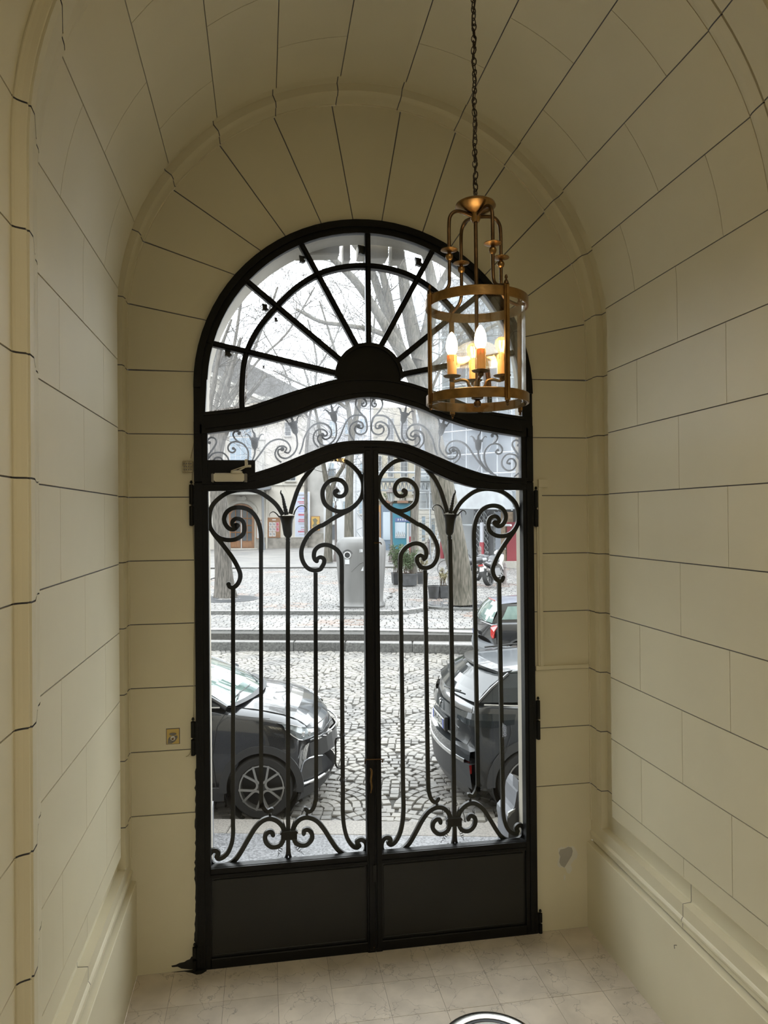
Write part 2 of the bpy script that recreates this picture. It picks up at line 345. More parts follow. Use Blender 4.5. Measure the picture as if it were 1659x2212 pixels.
# floor of marble tiles
floor = empty('floor', (0, -4, 0), 'beige marble tile floor of the passage', kind='structure')
T = .2965
xs = [-1.40]+[.006+T*k for k in range(-4, 5)]+[1.40]; xs = [x for x in xs if -1.41 < x < 1.41]
ys = [0, -.315]+[-.315-.29*k for k in range(1, 30)]
for i in range(len(ys)-1):
    for j in range(len(xs)-1):
        if ys[i] < -3.0: continue
        MB().bevbox((xs[j]+.0009, ys[i+1]+.0009, -.02), (xs[j+1]-.0009, ys[i]-.0009, random.uniform(-.0004, .0004)), .0006).build('tile', M['marble'], floor)
MB().box((-1.6, -9, -.06), (1.6, .01, -.0025)).build('tile_bed', M['grout'], floor)
MB().box((-1.4, -9, -.02), (1.4, ys[11]+.0, 0.0)).build('floor_slab', M['marble'], floor)
wb = MB(); wb.box((-1.7, -9.1, -.1), (1.7, -8.95, 5.4)); wb.build('wall_back', mat('dark_back_wall', (.07, .05, .035), .5), label='unseen wall closing the passage behind the camera, darkened to dim its reflection in the gate glass', kind='structure')  # unseen end of the passage, coloured dark so the panes reflect less
# peeling paint low on the end wall, right of the gate
PW = mat('bare_white_filler', (.72, .70, .62), .8, var=.05); PG = mat('old_grey_paint', (.42, .40, .36), .8, var=.06)
pp = [(1205, 1833), (1212, 1829), (1222, 1831), (1226, 1827), (1233, 1829), (1237, 1827), (1243, 1833), (1248, 1843), (1246, 1853), (1238, 1860), (1233, 1867), (1236, 1878), (1231, 1887), (1225, 1886), (1222, 1876), (1215, 1873), (1208, 1874), (1204, 1868), (1206, 1858), (1208, 1850)]
pg = [(1210, 1835), (1219, 1833), (1228, 1829), (1235, 1831), (1237, 1838), (1235, 1848), (1230, 1856), (1224, 1866), (1219, 1874), (1211, 1869), (1208, 1862), (1210, 1850), (1207, 1842)]
MP = lambda u, v, d: (lambda p: Vector((p.x, d, p.z)))(at(u, v, 0))
MB().prism(pp, -.0012, .0, MP).build('peeled_patch', PW, wallF, label='peeled pale patch low right of the gate')
MB().prism(pg, -.0018, -.001, MP).build('peeled_patch', PG, wallF, label='grey bare centre of the peeled patch')
MB().prism([(1217, 1892), (1220, 1889), (1222, 1893), (1221, 1901), (1218, 1901)], -.0012, 0, MP).build('peeled_patch', PW, wallF)
PB = mat('black_paint_smear', (.012, .012, .011), .6)
rr = random.Random(3)
for ex, (ya, yb) in ((424, (1660, 2080)),):
    P1 = [(ex+4, ya)]+[(ex-1-abs(rr.gauss(0, 1.6)), ya+(yb-ya)*k/60) for k in range(61)]+[(ex+4, yb)]
    MB().prism(P1, -.0013, 0, MP).build('paint_smear', PB, wallF, label='ragged black brush marks beside the frame')
P1 = [(414, 2066), (410, 2072), (404, 2074), (398, 2078), (388, 2080), (380, 2084), (370, 2086), (372, 2089), (384, 2088), (392, 2092), (402, 2093), (412, 2098), (416, 2104), (432, 2103), (440, 2094), (430, 2070)]
MB().prism([(x, min(y, 2094)) for x, y in P1], -.0015, 0, MP).build('paint_smear', PB, wallF)
def MF(u, v, d): p = onz(u, v, 0); return Vector((p.x, min(p.y, -.001), d))
MB().prism([(372, 2091), (392, 2089), (430, 2088), (442, 2090), (447, 2097), (436, 2104), (425, 2106), (414, 2102), (398, 2099), (386, 2100)], .0005, .0012, MF).build('paint_smear', PB, floor, label='black paint spill on the floor below the left hinge')

# ================================================================ THE GATE
YI = .045                                                  # plane of the ironwork
def mirror(p): return Vector((.197+(-p.x-.177)*.977, p.y, p.z))
def polyP(mb, pts, y0, y1): return mb.prism(pts, y0, y1, lambda u, v, d: Vector((u, d, v)))
def curve_y(pts, x):
    x = abs(x); P = sorted(pts)
    for (xa, za), (xb, zb) in zip(P, P[1:]):
        if x <= xb: t = (x-xa)/(xb-xa); t = max(0, t); return za+(zb-za)*t
    return P[-1][1]
def smooth_curve(keys, n=40):
    P = [Vector((x, 0, z)) for x, z in keys]; Q = crom([Vector((2*P[0].x-P[1].x, 0, P[1].z))]+P, 8)[8:]; return [(q.x, q.z) for q in Q]
TBT = smooth_curve([(0, 3.503), (.199, 3.483), (.444, 3.411), (.665, 3.331), (.763, 3.302), (.99, 3.272)])
TBB = smooth_curve([(0, 3.379), (.277, 3.325), (.445, 3.262), (.666, 3.195), (.963, 3.148), (1.0, 3.146)])
LBT = smooth_curve([(0, 3.114), (.208, 3.098), (.413, 3.022), (.591, 2.950), (.772, 2.900), (.97, 2.884), (1.0, 2.884)])
LBB = smooth_curve([(0, 3.036), (.12, 3.026), (.265, 2.982), (.353, 2.942), (.53, 2.862), (.71, 2.818), (.97, 2.808), (1.0, 2.808)])
def LBM(x): return (curve_y(LBT, x)+curve_y(LBB, x))/2
def band(mb, lo, hi, x0, x1, y0, y1, n=30):
    xs = [x0+(x1-x0)*k/n for k in range(n+1)]
    return polyP(mb, [(x, lo(x)) for x in xs]+[(x, hi(x)) for x in reversed(xs)], y0, y1)
def seg(mb, a, b, w, y0, y1):
    a = Vector(a); b = Vector(b); d = (b-a).normalized(); n = Vector((-d.y, d.x))*w/2
    return polyP(mb, [tuple(a+n), tuple(b+n), tuple(b-n), tuple(a-n)], y0, y1)
def arcband(mb, r0, r1, zc, a0, a1, y0, y1, n=40, cx=0):
    A = [a0+(a1-a0)*k/n for k in range(n+1)]
    O = [Vector((cx+r1*math.cos(a), y0, zc+r1*math.sin(a))) for a in A]; I = [Vector((cx+r0*math.cos(a), y0, zc+r0*math.sin(a))) for a in A]
    return mb.slab(O, I, [Vector((0, y1-y0, 0))]*(n+1))
win1 = empty('window_1', (0, 0, 3.3), 'black fanlight with eight-part sunburst glazing bars over the gate', kind='structure')
mb = MB(); arcband(mb, .972, 1.046, 3.42, 0, PI, -.012, .036)
polyP(mb, [(-1.046, 3.2), (-.985, 3.2), (-.972, 3.42), (-1.046, 3.42)], -.012, .036); polyP(mb, [(1.046, 3.2), (.985, 3.2), (.972, 3.42), (1.046, 3.42)], -.012, .036)
arcband(mb, 1.005, 1.046, 3.42, 0, PI, -.028, -.012); arcband(mb, .966, .978, 3.42, 0.05, PI-.05, -.02, .0)
mb.build('frame', M['black'], win1, smooth=30)
mb = MB(); band(mb, lambda x: curve_y(TBB, x)+.0, lambda x: curve_y(TBT, x), -1.04, 1.04, -.03, .04, 60)
band(mb, lambda x: curve_y(TBT, x)-.022, lambda x: curve_y(TBT, x)-.008, -.99, .99, -.042, -.03, 60); band(mb, lambda x: curve_y(TBB, x)+.028, lambda x: curve_y(TBB, x)+.045, -.98, .98, -.045, -.03, 60)
mb.build('transom_bar', M['black'], win1, smooth=30)
SPK = []
for (ix, iz), (ox, oz) in (((0, 3.69), (0, 4.40)), ((-.075, 3.695), (-.411, 4.309)), ((-.175, 3.607), (-.745, 4.073)), ((-.204, 3.526), (-.965, 3.690))):
    for sg in ((1,) if ix == 0 else (1, -1)):
        a, b = (sg*ix, iz), (sg*ox, oz); SPK.append((a, b)); mb = MB(); seg(mb, a, b, .033, -.008, .036); seg(mb, a, b, .011, -.022, -.008); mb.build('glazing_bar', M['black'], win1)
mb = MB(); ring = [(.765, 3.26), (.766, 3.42), (.744, 3.612), (.672, 3.77), (.563, 3.91), (.44, 4.035), (.30, 4.127), (.15, 4.175), (0, 4.19)]
rp = crom([Vector((x, 0, z)) for x, z in ring]+[Vector((-x, 0, z)) for x, z in reversed(ring[:-1])], 4)
mb.tube(rp, 1, prof=[(-.016, -.008), (.016, -.008), (.016, .036), (-.016, .036)], up=(0, 1, 0)); mb.tube(rp, 1, prof=[(-.005, -.02), (.005, -.02), (.005, -.008), (-.005, -.008)], up=(0, 1, 0)); mb.build('glazing_ring', M['black'], win1, smooth=40)
mb = MB(); polyP(mb, [(.197*math.cos(PI*k/24), 3.50+.197*math.sin(PI*k/24)) for k in range(25)]+[(-.197, 3.46), (.197, 3.46)], -.015, .05); arcband(mb, .19, .212, 3.50, 0, PI, -.03, .04, 30); mb.build('hub', M['black'], win1, smooth=30)
# panes of the fanlight: one inner and one outer pane between each two bars
def rpt(a, r, zc=3.45): return (r*math.cos(a), zc+r*math.sin(a))
angs = [PI*k/8 for k in range(9)]
spk = sorted([(math.atan2(b[1]-a[1], b[0]-a[0]), a, b) for a, b in SPK])
lines = [((.19, 3.44), (.99, 3.28))]+[(a, b) for _, a, b in spk]+[((-.19, 3.44), (-.99, 3.28))]
for (a0, b0), (a1, b1) in zip(lines, lines[1:]):
    for t0, t1 in ((-.02, .69), (.71, 1.02)):
        q = [(a0[0]+(b0[0]-a0[0])*t0, a0[1]+(b0[1]-a0[1])*t0), (a0[0]+(b0[0]-a0[0])*t1, a0[1]+(b0[1]-a0[1])*t1), (a1[0]+(b1[0]-a1[0])*t1, a1[1]+(b1[1]-a1[1])*t1), (a1[0]+(b1[0]-a1[0])*t0, a1[1]+(b1[1]-a1[1])*t0)]
        if t1 > 1:
            m = Vector(((q[1][0]+q[2][0])/2, (q[1][1]+q[2][1])/2-3.42)).normalized()*1.0; q.insert(2, (m.x, m.y+3.42))
        for i, (x, z) in enumerate(q):
            if z < 3.30: q[i] = (x, max(z, curve_y(TBT, x)-.03))
        polyP(MB(), q, .02, .023).build('pane', M['dusty'], win1)
for x, y, w in ((492, 762, 11), (572, 664, 9), (652, 560, 9), (781, 540, 12), (904, 566, 11), (596, 690, 5), (569, 792, 3)):
    p = at(x, y, -.0); q = at(x+w, y+w*1.2, 0); l = [(x-w*.7, y-w*.9), (x+w*.6, y-w*.6), (x+w*.5, y+w*.1), (x+w*.9, y+w*.5), (x+w*.3, y+w*.9), (x-w*.2, y+w*.6), (x-w*.6, y+w*.7), (x-w*.5, y)]
    MB().prism(l, .024, .05, lambda u, v, d: (lambda p: Vector((p.x, d, p.z)))(at(u, v, .03))).build('glazing_clip', M['black'], win1)

def iron(mb, px, w=.0132, dep=.011, n=5, taper=None, eye=0, Y=YI, mir=False, neg=False, tstart=0):
    P = [at(x, y, Y) for x, y in px]
    if mir: P = [mirror(p) for p in P]
    if neg: P = [Vector((.012-p.x, p.y, p.z)) for p in P]
    Q = crom(P, n) if len(P) > 2 else P
    m = len(Q); rad = []
    for i in range(m):
        s = 1.0
        if taper and i > m*.75: s = 1-(1-taper)*(i-m*.75)/(m*.25)
        rad.append(s)
    mb.tube(Q, rad, prof=[(-w, -dep), (w, -dep), (w, dep), (-w, dep)], up=(0, 1, 0))
    if eye:
        c = Q[-1]; mb.lathe([(eye, -dep-.001), (eye, dep+.001)], c, 12, M=Matrix.Rotation(PI/2, 3, 'X'))
    return mb
def z1(off, sc, L): return [(off[0]+x/sc, off[1]+y/sc) for x, y in L]
A1 = ((440, 1020), 6.38); A2 = ((680, 960), 5.822); A3 = ((440, 1560), 6.505); A7 = ((400, 1680), 3.95)
SCROLLS = [
 (z1(*A1, [(1092, 590), (1000, 450), (880, 345), (760, 275), (620, 242), (470, 248), (320, 290), (190, 380), (110, 480), (80, 610), (88, 750), (150, 850), (230, 910), (350, 935), (460, 915), (545, 850), (562, 750), (530, 665), (450, 640), (397, 680), (400, 730), (440, 738)]), .017),
 (z1(*A1, [(790, 1100), (788, 850), (750, 680), (680, 565), (590, 505), (480, 485), (380, 505), (312, 560), (283, 640), (300, 715), (350, 775), (410, 787), (455, 760), (462, 735)]), .017),
 (z1(*A1, [(95, 770), (150, 860), (240, 970), (330, 1085), (410, 1200), (470, 1310), (503, 1400), (498, 1480), (460, 1550), (405, 1588), (355, 1575), (345, 1542)]), .014),
 (z1(*A1, [(1195, 575), (1215, 490), (1250, 380), (1290, 260), (1340, 155), (1400, 60)])+z1(*A2, [(60, 200), (130, 195), (250, 185), (380, 212), (480, 280), (560, 370), (600, 460), (608, 560), (585, 660), (530, 740), (440, 810), (330, 845), (220, 820), (130, 750), (98, 650), (105, 560), (155, 485), (240, 443), (330, 455), (385, 515), (393, 590), (355, 645), (295, 655), (252, 625), (250, 590), (275, 583)]), .015),
 (z1(*A2, [(520, 755), (440, 820), (340, 872), (230, 932), (100, 1015)])+z1(*A1, [(1600, 742), (1480, 822), (1400, 930), (1352, 1050), (1347, 1150), (1372, 1240), (1430, 1318), (1520, 1352), (1600, 1338)])+z1(*A2, [(85, 1545), (115, 1490), (112, 1440), (75, 1418), (40, 1430), (22, 1462)]), .0),
 (z1(*A2, [(338, 1750), (335, 1450), (305, 1360), (240, 1298), (150, 1262), (65, 1275), (5, 1325), (-12, 1395), (0, 1450), (22, 1465)]), .014),
]
ROD = [([(503.5, 1272), (503.6, 1500), (503.3, 1756), (503.6, 1796), (501, 1819), (493, 1840), (482, 1851), (472, 1854), (468, 1849)], .013),
       ([(563.8, 1190), (564, 1400), (564.2, 1715), (565.5, 1733), (570, 1745), (578, 1752.5), (587.5, 1748)], .010),
       ([(681.6, 1237), (681.8, 1400), (682.8, 1690), (680.8, 1731), (674.5, 1747.5), (666, 1752), (659.5, 1745.5)], .010),
       ([(738.2, 1255), (739, 1500), (740.5, 1700), (740.5, 1756), (744, 1789), (751, 1812), (761.5, 1826.5), (770.5, 1830), (776, 1826)], .013)]
FOOT = [([(468, 1849), (472, 1842.5), (466, 1836.5), (457.5, 1838.5), (452.5, 1849), (455, 1862.5), (465, 1869.5), (478.5, 1870.5), (494, 1867), (508, 1857), (519, 1842), (536.7, 1811.6), (552, 1787), (567, 1772.5), (582, 1767.5), (597.5, 1772), (609, 1783), (615.5, 1798)], 0),
        ([(776, 1826), (771, 1820), (774, 1814.5), (782, 1813), (789, 1819), (791.5, 1831), (787, 1843), (775, 1850), (761, 1851), (746.8, 1847), (729, 1834), (714, 1813), (698.7, 1789), (683.5, 1772), (665.8, 1765), (650.6, 1767.5), (639, 1778), (631, 1796)], 0),
        ([(615.5, 1800), (609, 1820), (597.5, 1828), (584.8, 1827.5), (575, 1818.5), (572.5, 1806.6), (577.5, 1797.7), (586, 1796), (590, 1803)], .012),
        ([(632, 1800), (638, 1818), (650.6, 1825), (663, 1823), (673.5, 1811.6), (673, 1799), (665.8, 1791.5), (658, 1793), (656, 1800)], .012)]
def tulip(parent, mir, X=None):
    t = lambda L: z1(*A1, L)
    def g(x, y, d=0): p = at(x, y, YI+d); return mirror(p) if mir else p
    # cup: lathed section, slightly flattened
    prof_px = [(1162, 985, 27), (1162, 962, 33), (1162, 945, 28), (1162, 925, 35), (1162, 905, 28), (1162, 885, 46), (1160, 860, 60), (1155, 800, 66), (1150, 720, 74), (1145, 660, 85), (1143, 600, 112)]
    mb = MB(); ringn = 14; vs = []
    for x, y, r in prof_px:
        c = g(*t([(x, y)])[0]); rr = r/6.38*(abs(CAM.y)/FPX)*1.0
        for j in range(ringn): vs.append(c+Vector((rr*math.cos(2*PI*j/ringn), rr*.75*math.sin(2*PI*j/ringn), 0)))
    m = len(prof_px); mb.add(vs, [(i*ringn+j, i*ringn+(j+1) % ringn, (i+1)*ringn+(j+1) % ringn, (i+1)*ringn+j) for i in range(m-1) for j in range(ringn)]+[tuple(range(ringn))])
    cup = mb.build('tulip_cup', M['iron'], parent, smooth=40)
    for pth in ([(1040, 620), (1005, 575), (965, 548), (930, 555), (906, 585), (912, 612)], [(1240, 590), (1262, 530), (1300, 480), (1350, 462), (1392, 475), (1412, 508), (1400, 540), (1385, 538)]):
        mb = MB(); P = crom([g(*q) for q in t(pth)], 5); n = len(P)
        mb.tube(P, [1.0-.75*(i/(n-1)) for i in range(n)], prof=[(-.004, -.016), (.004, -.016), (.004, .016), (-.004, .016)], up=(0, 1, 0)); mb.build('petal', M['iron'], cup, smooth=50)
    mb = MB(); P = crom([g(*q) for q in t([(1142, 590), (1128, 520), (1110, 440), (1098, 375), (1080, 315), (1062, 285), (1068, 248)])], 6); n = len(P)
    rad = []
    for i in range(n):
        u = i/(n-1); r = .012*(1-u)**.75+.0018
        if .1 < u < .68: r *= 1+.16*math.cos(u*75)
        rad.append(r)
    mb.tube(P, rad, 8); mb.build('stamen', M['iron'], cup, smooth=60)
def leaf(mir):
    sx = (lambda x: mirror(Vector((x, 0, 0))).x) if mir else (lambda x: x)
    root = empty('door_2' if mir else 'door_1', (1.0 if mir else -1.0, 0, 0),
        'right leaf of the black wrought-iron gate with glass and steel kick panel' if mir else 'left leaf of the black wrought-iron gate, with pull handle on its inner bar', kind='structure')
    for i, (px, ey) in enumerate(SCROLLS): iron(MB(), px, eye=ey, mir=mir, taper=.85).build('scroll', M['iron'], root, smooth=40)
    for px, ey in ROD: iron(MB(), px, eye=ey, mir=mir, w=.0122, dep=.011).build('bar', M['iron'], root, smooth=40)
    for px, ey in FOOT: iron(MB(), px, eye=ey, mir=mir).build('foot_scroll', M['iron'], root, smooth=40)
    iron(MB(), [(621.7, 1170), (621.9, 1400), (622.5, 1796)], mir=mir, w=.0128, dep=.011, n=2).build('bar', M['iron'], root)
    mb = MB(); iron(mb, [(622.5, 1800), (622.6, 1838)], mir=mir, w=.0125); iron(mb, [(621, 1830), (620, 1846), (616, 1856), (609, 1857)], mir=mir, w=.008, eye=.011); iron(mb, [(624.5, 1830), (626, 1846), (630, 1856), (637, 1855)], mir=mir, w=.008, eye=.011)
    mb.build('centre_foot', M['iron'], root, smooth=40)
    g = lambda x, y, d=0: (mirror(at(x, y, YI+d)) if mir else at(x, y, YI+d))
    a, b = g(607, 1794), g(641.5, 1810)
    mb = MB(); mb.bevbox((min(a.x, b.x), YI-.026, b.z), (max(a.x, b.x), YI+.02, a.z), .003); mb.bevbox((min(a.x, b.x)-.006, YI-.02, a.z-.02), (max(a.x, b.x)+.006, YI+.014, a.z-.008), .003); mb.build('collar', M['iron'], root)
    mb = MB()
    for q in ([(611, 1771), (614, 1781), (617, 1792)], [(607.5, 1780), (611, 1784), (614, 1792)], [(635, 1770), (632, 1781), (629, 1792)], [(639, 1780), (635, 1785), (632, 1792)]):
        P = crom([g(*p) for p in q], 3); mb.tube(P, [.001+.005*i/(len(P)-1) for i in range(len(P))], 5)
    mb.build('leaf_sprig', M['iron'], root, smooth=60)
    for q0, q1, k in (((609, 1826), (600, 1850), 5), ((636, 1824), (656, 1846), 6)):
        mb = MB(); P = []; N = 60; p0, p1 = g(*q0), g(*q1)
        for i in range(N+1):
            u = i/N; c = p0.lerp(p1, u); r = .011*math.sin(PI*min(1, u*1.15+.05))+.001; an = 2*PI*k*u
            d = (p1-p0).normalized(); n_ = Vector((0, 1, 0)).cross(d); P.append(c+n_*(r*math.cos(an))+Vector((0, -1, 0))*(r*math.sin(an)))
        mb.tube(P, .0016, 5); mb.build('tendril', M['iron'], root, smooth=80)
    for x, y in ((583.5, 1760.5), (663, 1759)): p = g(x, y); MB().lathe([(.0, -.012), (.007, -.01), (.0095, 0), (.007, .01), (0, .012)], p, 10).build('bead', M['iron'], root, smooth=60)
    tulip(root, mir)
    # stiles, rails, panel
    xo, xi, xc = (sx(-.966), sx(-.040), .0085) if not mir else (.972, .050, .0085)
    s = 1 if mir else -1
    mb = MB(); x0, x1 = sorted((s*1.046, xo)); mb.bevbox((x0, -.02, .0), (x1, .034, 2.86), .004); mb.box((min(xo, xo+s*.012), -.03, .6), (max(xo, xo+s*.012), -.02, 2.82)); mb.box((min(s*1.0, s*1.012), -.027, .02), (max(s*1.0, s*1.012), -.02, 2.85)); mb.build('hinge_stile', M['black'], root)
    mb = MB(); x0, x1 = sorted((xi, xc-s*(-.001))); mb.bevbox((x0, -.028, .0), (x1, .034, LBM(.02)), .004)
    mb.bevbox((x0+.010, -.04, .02), (x1-.010, -.028, LBM(.02)-.02), .003); mb.build('meeting_stile', M['black'], root)
    mb = MB(); x0, x1 = sorted((s*1.0, xi)); band(mb, lambda x: curve_y(LBB, x), lambda x: LBM(x)-.001, x0, x1, -.026, .036, 30); band(mb, lambda x: curve_y(LBB, x)+.008, lambda x: curve_y(LBB, x)+.016, x0, x1, -.034, -.026, 30); mb.build('top_rail', M['black'], root, smooth=30)
    mb = MB(); x0, x1 = sorted((xo, xi)); mb.bevbox((x0-.005, -.02, .53), (x1+.005, .034, .594), .004); mb.box((x0, -.03, .583), (x1, -.02, .592)); mb.box((x0, -.026, .545), (x1, -.02, .553)); mb.bevbox((x0-.005, -.02, .0), (x1+.005, .05, .06), .004); mb.build('rail', M['black'], root)
    mb = MB(); mb.box((x0-.003, 0, .05), (x1+.003, .03, .54)); mb.bevbox((x0+.012, -.006, .075), (x1-.012, 0, .515), .005); mb.build('kick_panel', mat('panel_paint', (.009, .009, .0075), .42, var=.25, vscale=3, bump=.12, bscale=14), root)
    xs_ = [x0+(x1-x0)*k/16 for k in range(17)]
    polyP(MB(), [(x0-.004, .585), (x1+.004, .585)]+[(x, curve_y(LBB, x)+.01) for x in reversed(xs_)], .018, .022).build('pane', M['clear'], root)
    return root
leafL = leaf(False); leafR = leaf(True)
# pull handle on the innermost bar, latch and bolt on the meeting stiles
mb = MB()
for y in (1587, 1684): c = at(739.5, y, YI); mb.lathe([(0, -.024), (.009, -.02), (.013, -.014), (.021, 0), (.013, .014), (.009, .02), (0, .024)], c, 10)
mb.build('knob', M['iron'], leafL, smooth=50)
mb = MB(); P = crom([at(x, y, YI+d) for x, y, d in ((737, 1593, .0), (729, 1594, .05), (725, 1600, .06), (725, 1625, .07), (725, 1650, .06), (730, 1658, .05), (737, 1660, 0))], 5)
mb.tube(P, [.006+.0012*math.sin(i*1.9) for i in range(len(P))], 7); mb.build('pull_handle', M['iron'], leafL, smooth=50)
mb = MB(); mb.tube([at(x, y, -.052) for x, y in ((789, 1641), (826, 1640))], .0035, 6); mb.tube([at(x, y, -.052) for x, y in ((790, 1640), (788, 1650))], .004, 6); mb.tube([at(x, y, -.052) for x, y in ((826, 1640), (826, 1647))], .004, 6)
mb.tube([at(x, y, -.045) for x, y in ((808, 1173), (822, 1172), (824, 1176))], .004, 6); mb.build('bolt', M['brassdark'], leafR, smooth=40)
mb = MB(); mb.tube(crom([at(x, y, -.06) for x, y in ((800, 1660), (803, 1667), (801.5, 1685), (803, 1700), (801, 1713))], 4), [.004, .003]+[.006]*12+[.004]*3, 8); mb.build('latch_pull', M['brass'], leafR, smooth=50)
p = at(808, 1886, -.04); MB().bevbox((p.x-.006, -.05, p.z-.05), (p.x+.012, -.04, p.z+.05), .002).build('lock_plate', M['iron'], leafR)
p = at(808, 2047, -.045); MB().lathe([(0, -.004), (.003, 0), (0, .004)], p, 8).build('screw', M['brass'], leafR, smooth=50)
# hinges
for i, (s, zt, zb, lf) in enumerate(((-1, 2.852, 2.60, leafL), (-1, 1.465, 1.255, leafL), (-1, .15, .0, leafL), (1, 2.812, 2.57, leafR), (1, 1.48, 1.222, leafR), (1, .137, .0, leafR))):
    mb = MB(); x = s*1.062; h = zt-zb
    for k in range(2): mb.lathe([(.004, zb+h*k/2+.003), (.0125, zb+h*k/2+.007), (.0125, zb+h*(k+1)/2-.007), (.004, zb+h*(k+1)/2-.003)], (x, -.022, 0), 10)
    mb.lathe([(0, zt-.003), (.009, zt+.006), (.006, zt+.016), (0, zt+.02)], (x, -.022, 0), 10); a, b = sorted((s*1.03, x)); mb.box((a, -.022, zb+.01), (b, -.004, zt-.01)); mb.build('hinge', M['black'], lf, smooth=40)

# transom panel between the fanlight and the leaves
win2 = empty('window_2', (0, 0, 3.0), 'curved transom panel of thin iron scrolls and lilies behind hazy glass', kind='structure')
mb = MB(); band(mb, lambda x: LBM(x)+.001, lambda x: curve_y(LBT, x), -1.0, 1.0, -.03, .04, 60); band(mb, lambda x: curve_y(LBT, x)-.016, lambda x: curve_y(LBT, x)-.006, -.97, .97, -.04, -.03, 60); mb.build('bottom_rail', M['black'], win2, smooth=30)
mb = MB()
for s in (-1, 1): a, b = sorted((s*.968, s*1.046)); mb.bevbox((a, -.02, 2.86), (b, .034, 3.22), .004); a, b = sorted((s*1.0, s*1.01)); mb.box((a, -.03, 2.87), (b, -.02, 3.2))
mb.build('stile', M['black'], win2)
for xa, xb in ((-.975, .0065), (.0095, .975)):
    xs_ = [xa+(xb-xa)*k/16 for k in range(17)]
    polyP(MB(), [(x, curve_y(LBT, x)-.01) for x in xs_]+[(x, curve_y(TBB, x)+.01) for x in reversed(xs_)], -.004, .0).build('pane', M['hazy'], win2)
mb = MB(); mb.box((.0065, -.006, 3.10), (.0095, .004, 3.385)); mb.build('joint_strip', M['iron'], win2)
r4 = ((780, 850), 4.1475); c1 = ((700, 850), 8.295)
TS = [(z1(*c1, [(862, 520), (885, 440), (950, 365), (1010, 290), (1046, 215), (1036, 130), (985, 85), (920, 90), (868, 130), (853, 190), (880, 232), (925, 230), (938, 195), (905, 178)]), .007),
      (z1(*c1, [(850, 560), (870, 450), (925, 400), (1000, 393), (1085, 405), (1160, 450), (1220, 530), (1272, 640), (1320, 760), (1370, 850), (1415, 915)]), 0),
      (z1(*c1, [(850, 560), (852, 640), (885, 705), (960, 738), (1040, 715), (1072, 645), (1050, 595), (1005, 590)]), .013),
      (z1(*c1, [(1085, 850), (1140, 770), (1163, 680), (1142, 590), (1080, 530), (1000, 507), (935, 535), (918, 590), (945, 628), (1000, 618)]), 0),
      (z1(*r4, [(367, 272), (363, 330), (368, 390), (400, 440), (450, 472), (500, 462), (526, 420), (516, 385), (485, 380)]), .013),
      (z1(*r4, [(683, 550), (660, 490), (640, 410), (600, 335), (550, 290), (490, 276), (432, 300), (406, 350), (420, 398), (460, 418), (490, 400)]), 0),
      (z1(*r4, [(520, 490), (556, 445), (562, 392), (540, 348), (495, 330), (455, 345), (443, 375), (470, 390)]), 0),
      (z1(*r4, [(705, 390), (700, 440), (703, 490), (730, 545), (785, 585), (835, 580), (860, 548), (856, 515), (825, 508)]), .013),
      (z1(*r4, [(1130, 697), (1060, 620), (1000, 540), (950, 470), (900, 435), (842, 424), (785, 447), (757, 500), (775, 540), (812, 530)]), 0),
      (z1(*r4, [(835, 623), (872, 590), (886, 545), (862, 495), (822, 482), (790, 500), (800, 525)]), 0),
      (z1(*r4, [(1050, 520), (1052, 555), (1075, 615), (1110, 665), (1170, 720)]), 0),
      (z1(*r4, [(1215, 745), (1150, 690), (1112, 620), (1103, 540), (1130, 482), (1180, 452), (1232, 456), (1263, 492), (1256, 530), (1226, 543), (1205, 520), (1222, 508)]), .009),
      (z1(*r4, [(1178, 455), (1208, 425), (1222, 388), (1200, 362), (1165, 372), (1175, 382)]), .009),
      (z1(*r4, [(1372, 745), (1420, 700), (1436, 640), (1420, 570), (1380, 510), (1354, 460), (1366, 427), (1400, 420), (1424, 448), (1408, 462)]), .009),
      (z1(*r4, [(1425, 600), (1380, 552), (1310, 545), (1265, 590), (1265, 650), (1310, 690), (1362, 680), (1386, 632), (1362, 588), (1322, 590), (1306, 622), (1328, 628)]), .008)]
def small_tulip(neg, c, base, tip, s):
    def g(x, y): p = at(780+x/4.1475, 850+y/4.1475, YI); return Vector((.012-p.x, p.y, p.z)) if neg else p
    C, B, Tp = g(*c), g(*base), g(*tip); ax = (C-B).normalized(); side = Vector((0, 1, 0)).cross(ax)
    mb = MB(); n = 10; vs = []; h = (C-B).length*1.45
    pr = [(0, .004), (.04, .008), (.08, .005), (.14, .009), (.25, .017), (.55, .021), (.8, .023), (1.0, .033)]
    for u, r in pr:
        for j in range(n): vs.append(B+ax*(h*u)+side*(r*s*math.cos(2*PI*j/n))+Vector((0, r*.7*s*math.sin(2*PI*j/n), 0)))
    mb.add(vs, [(i*n+j, i*n+(j+1) % n, (i+1)*n+(j+1) % n, (i+1)*n+j) for i in range(len(pr)-1) for j in range(n)])
    for sg in (-1, 1):
        q = crom([B+ax*h*.85+side*sg*.022*s, B+ax*h*1.15+side*sg*.031*s, B+ax*h*1.3+side*sg*.045*s, B+ax*h*1.22+side*sg*.056*s], 4)
        mb.tube(q, [1-.7*i/(len(q)-1) for i in range(len(q))], prof=[(-.005, -.01), (.005, -.01), (.005, .01), (-.005, .01)], up=(0, 1, 0))
    q = crom([B+ax*h*.9, B+ax*h*1.3, Tp.lerp(B+ax*h, .35), Tp], 4); mb.tube(q, [.009*(1-i/len(q))+.0015 for i in range(len(q))], 6)
    return mb
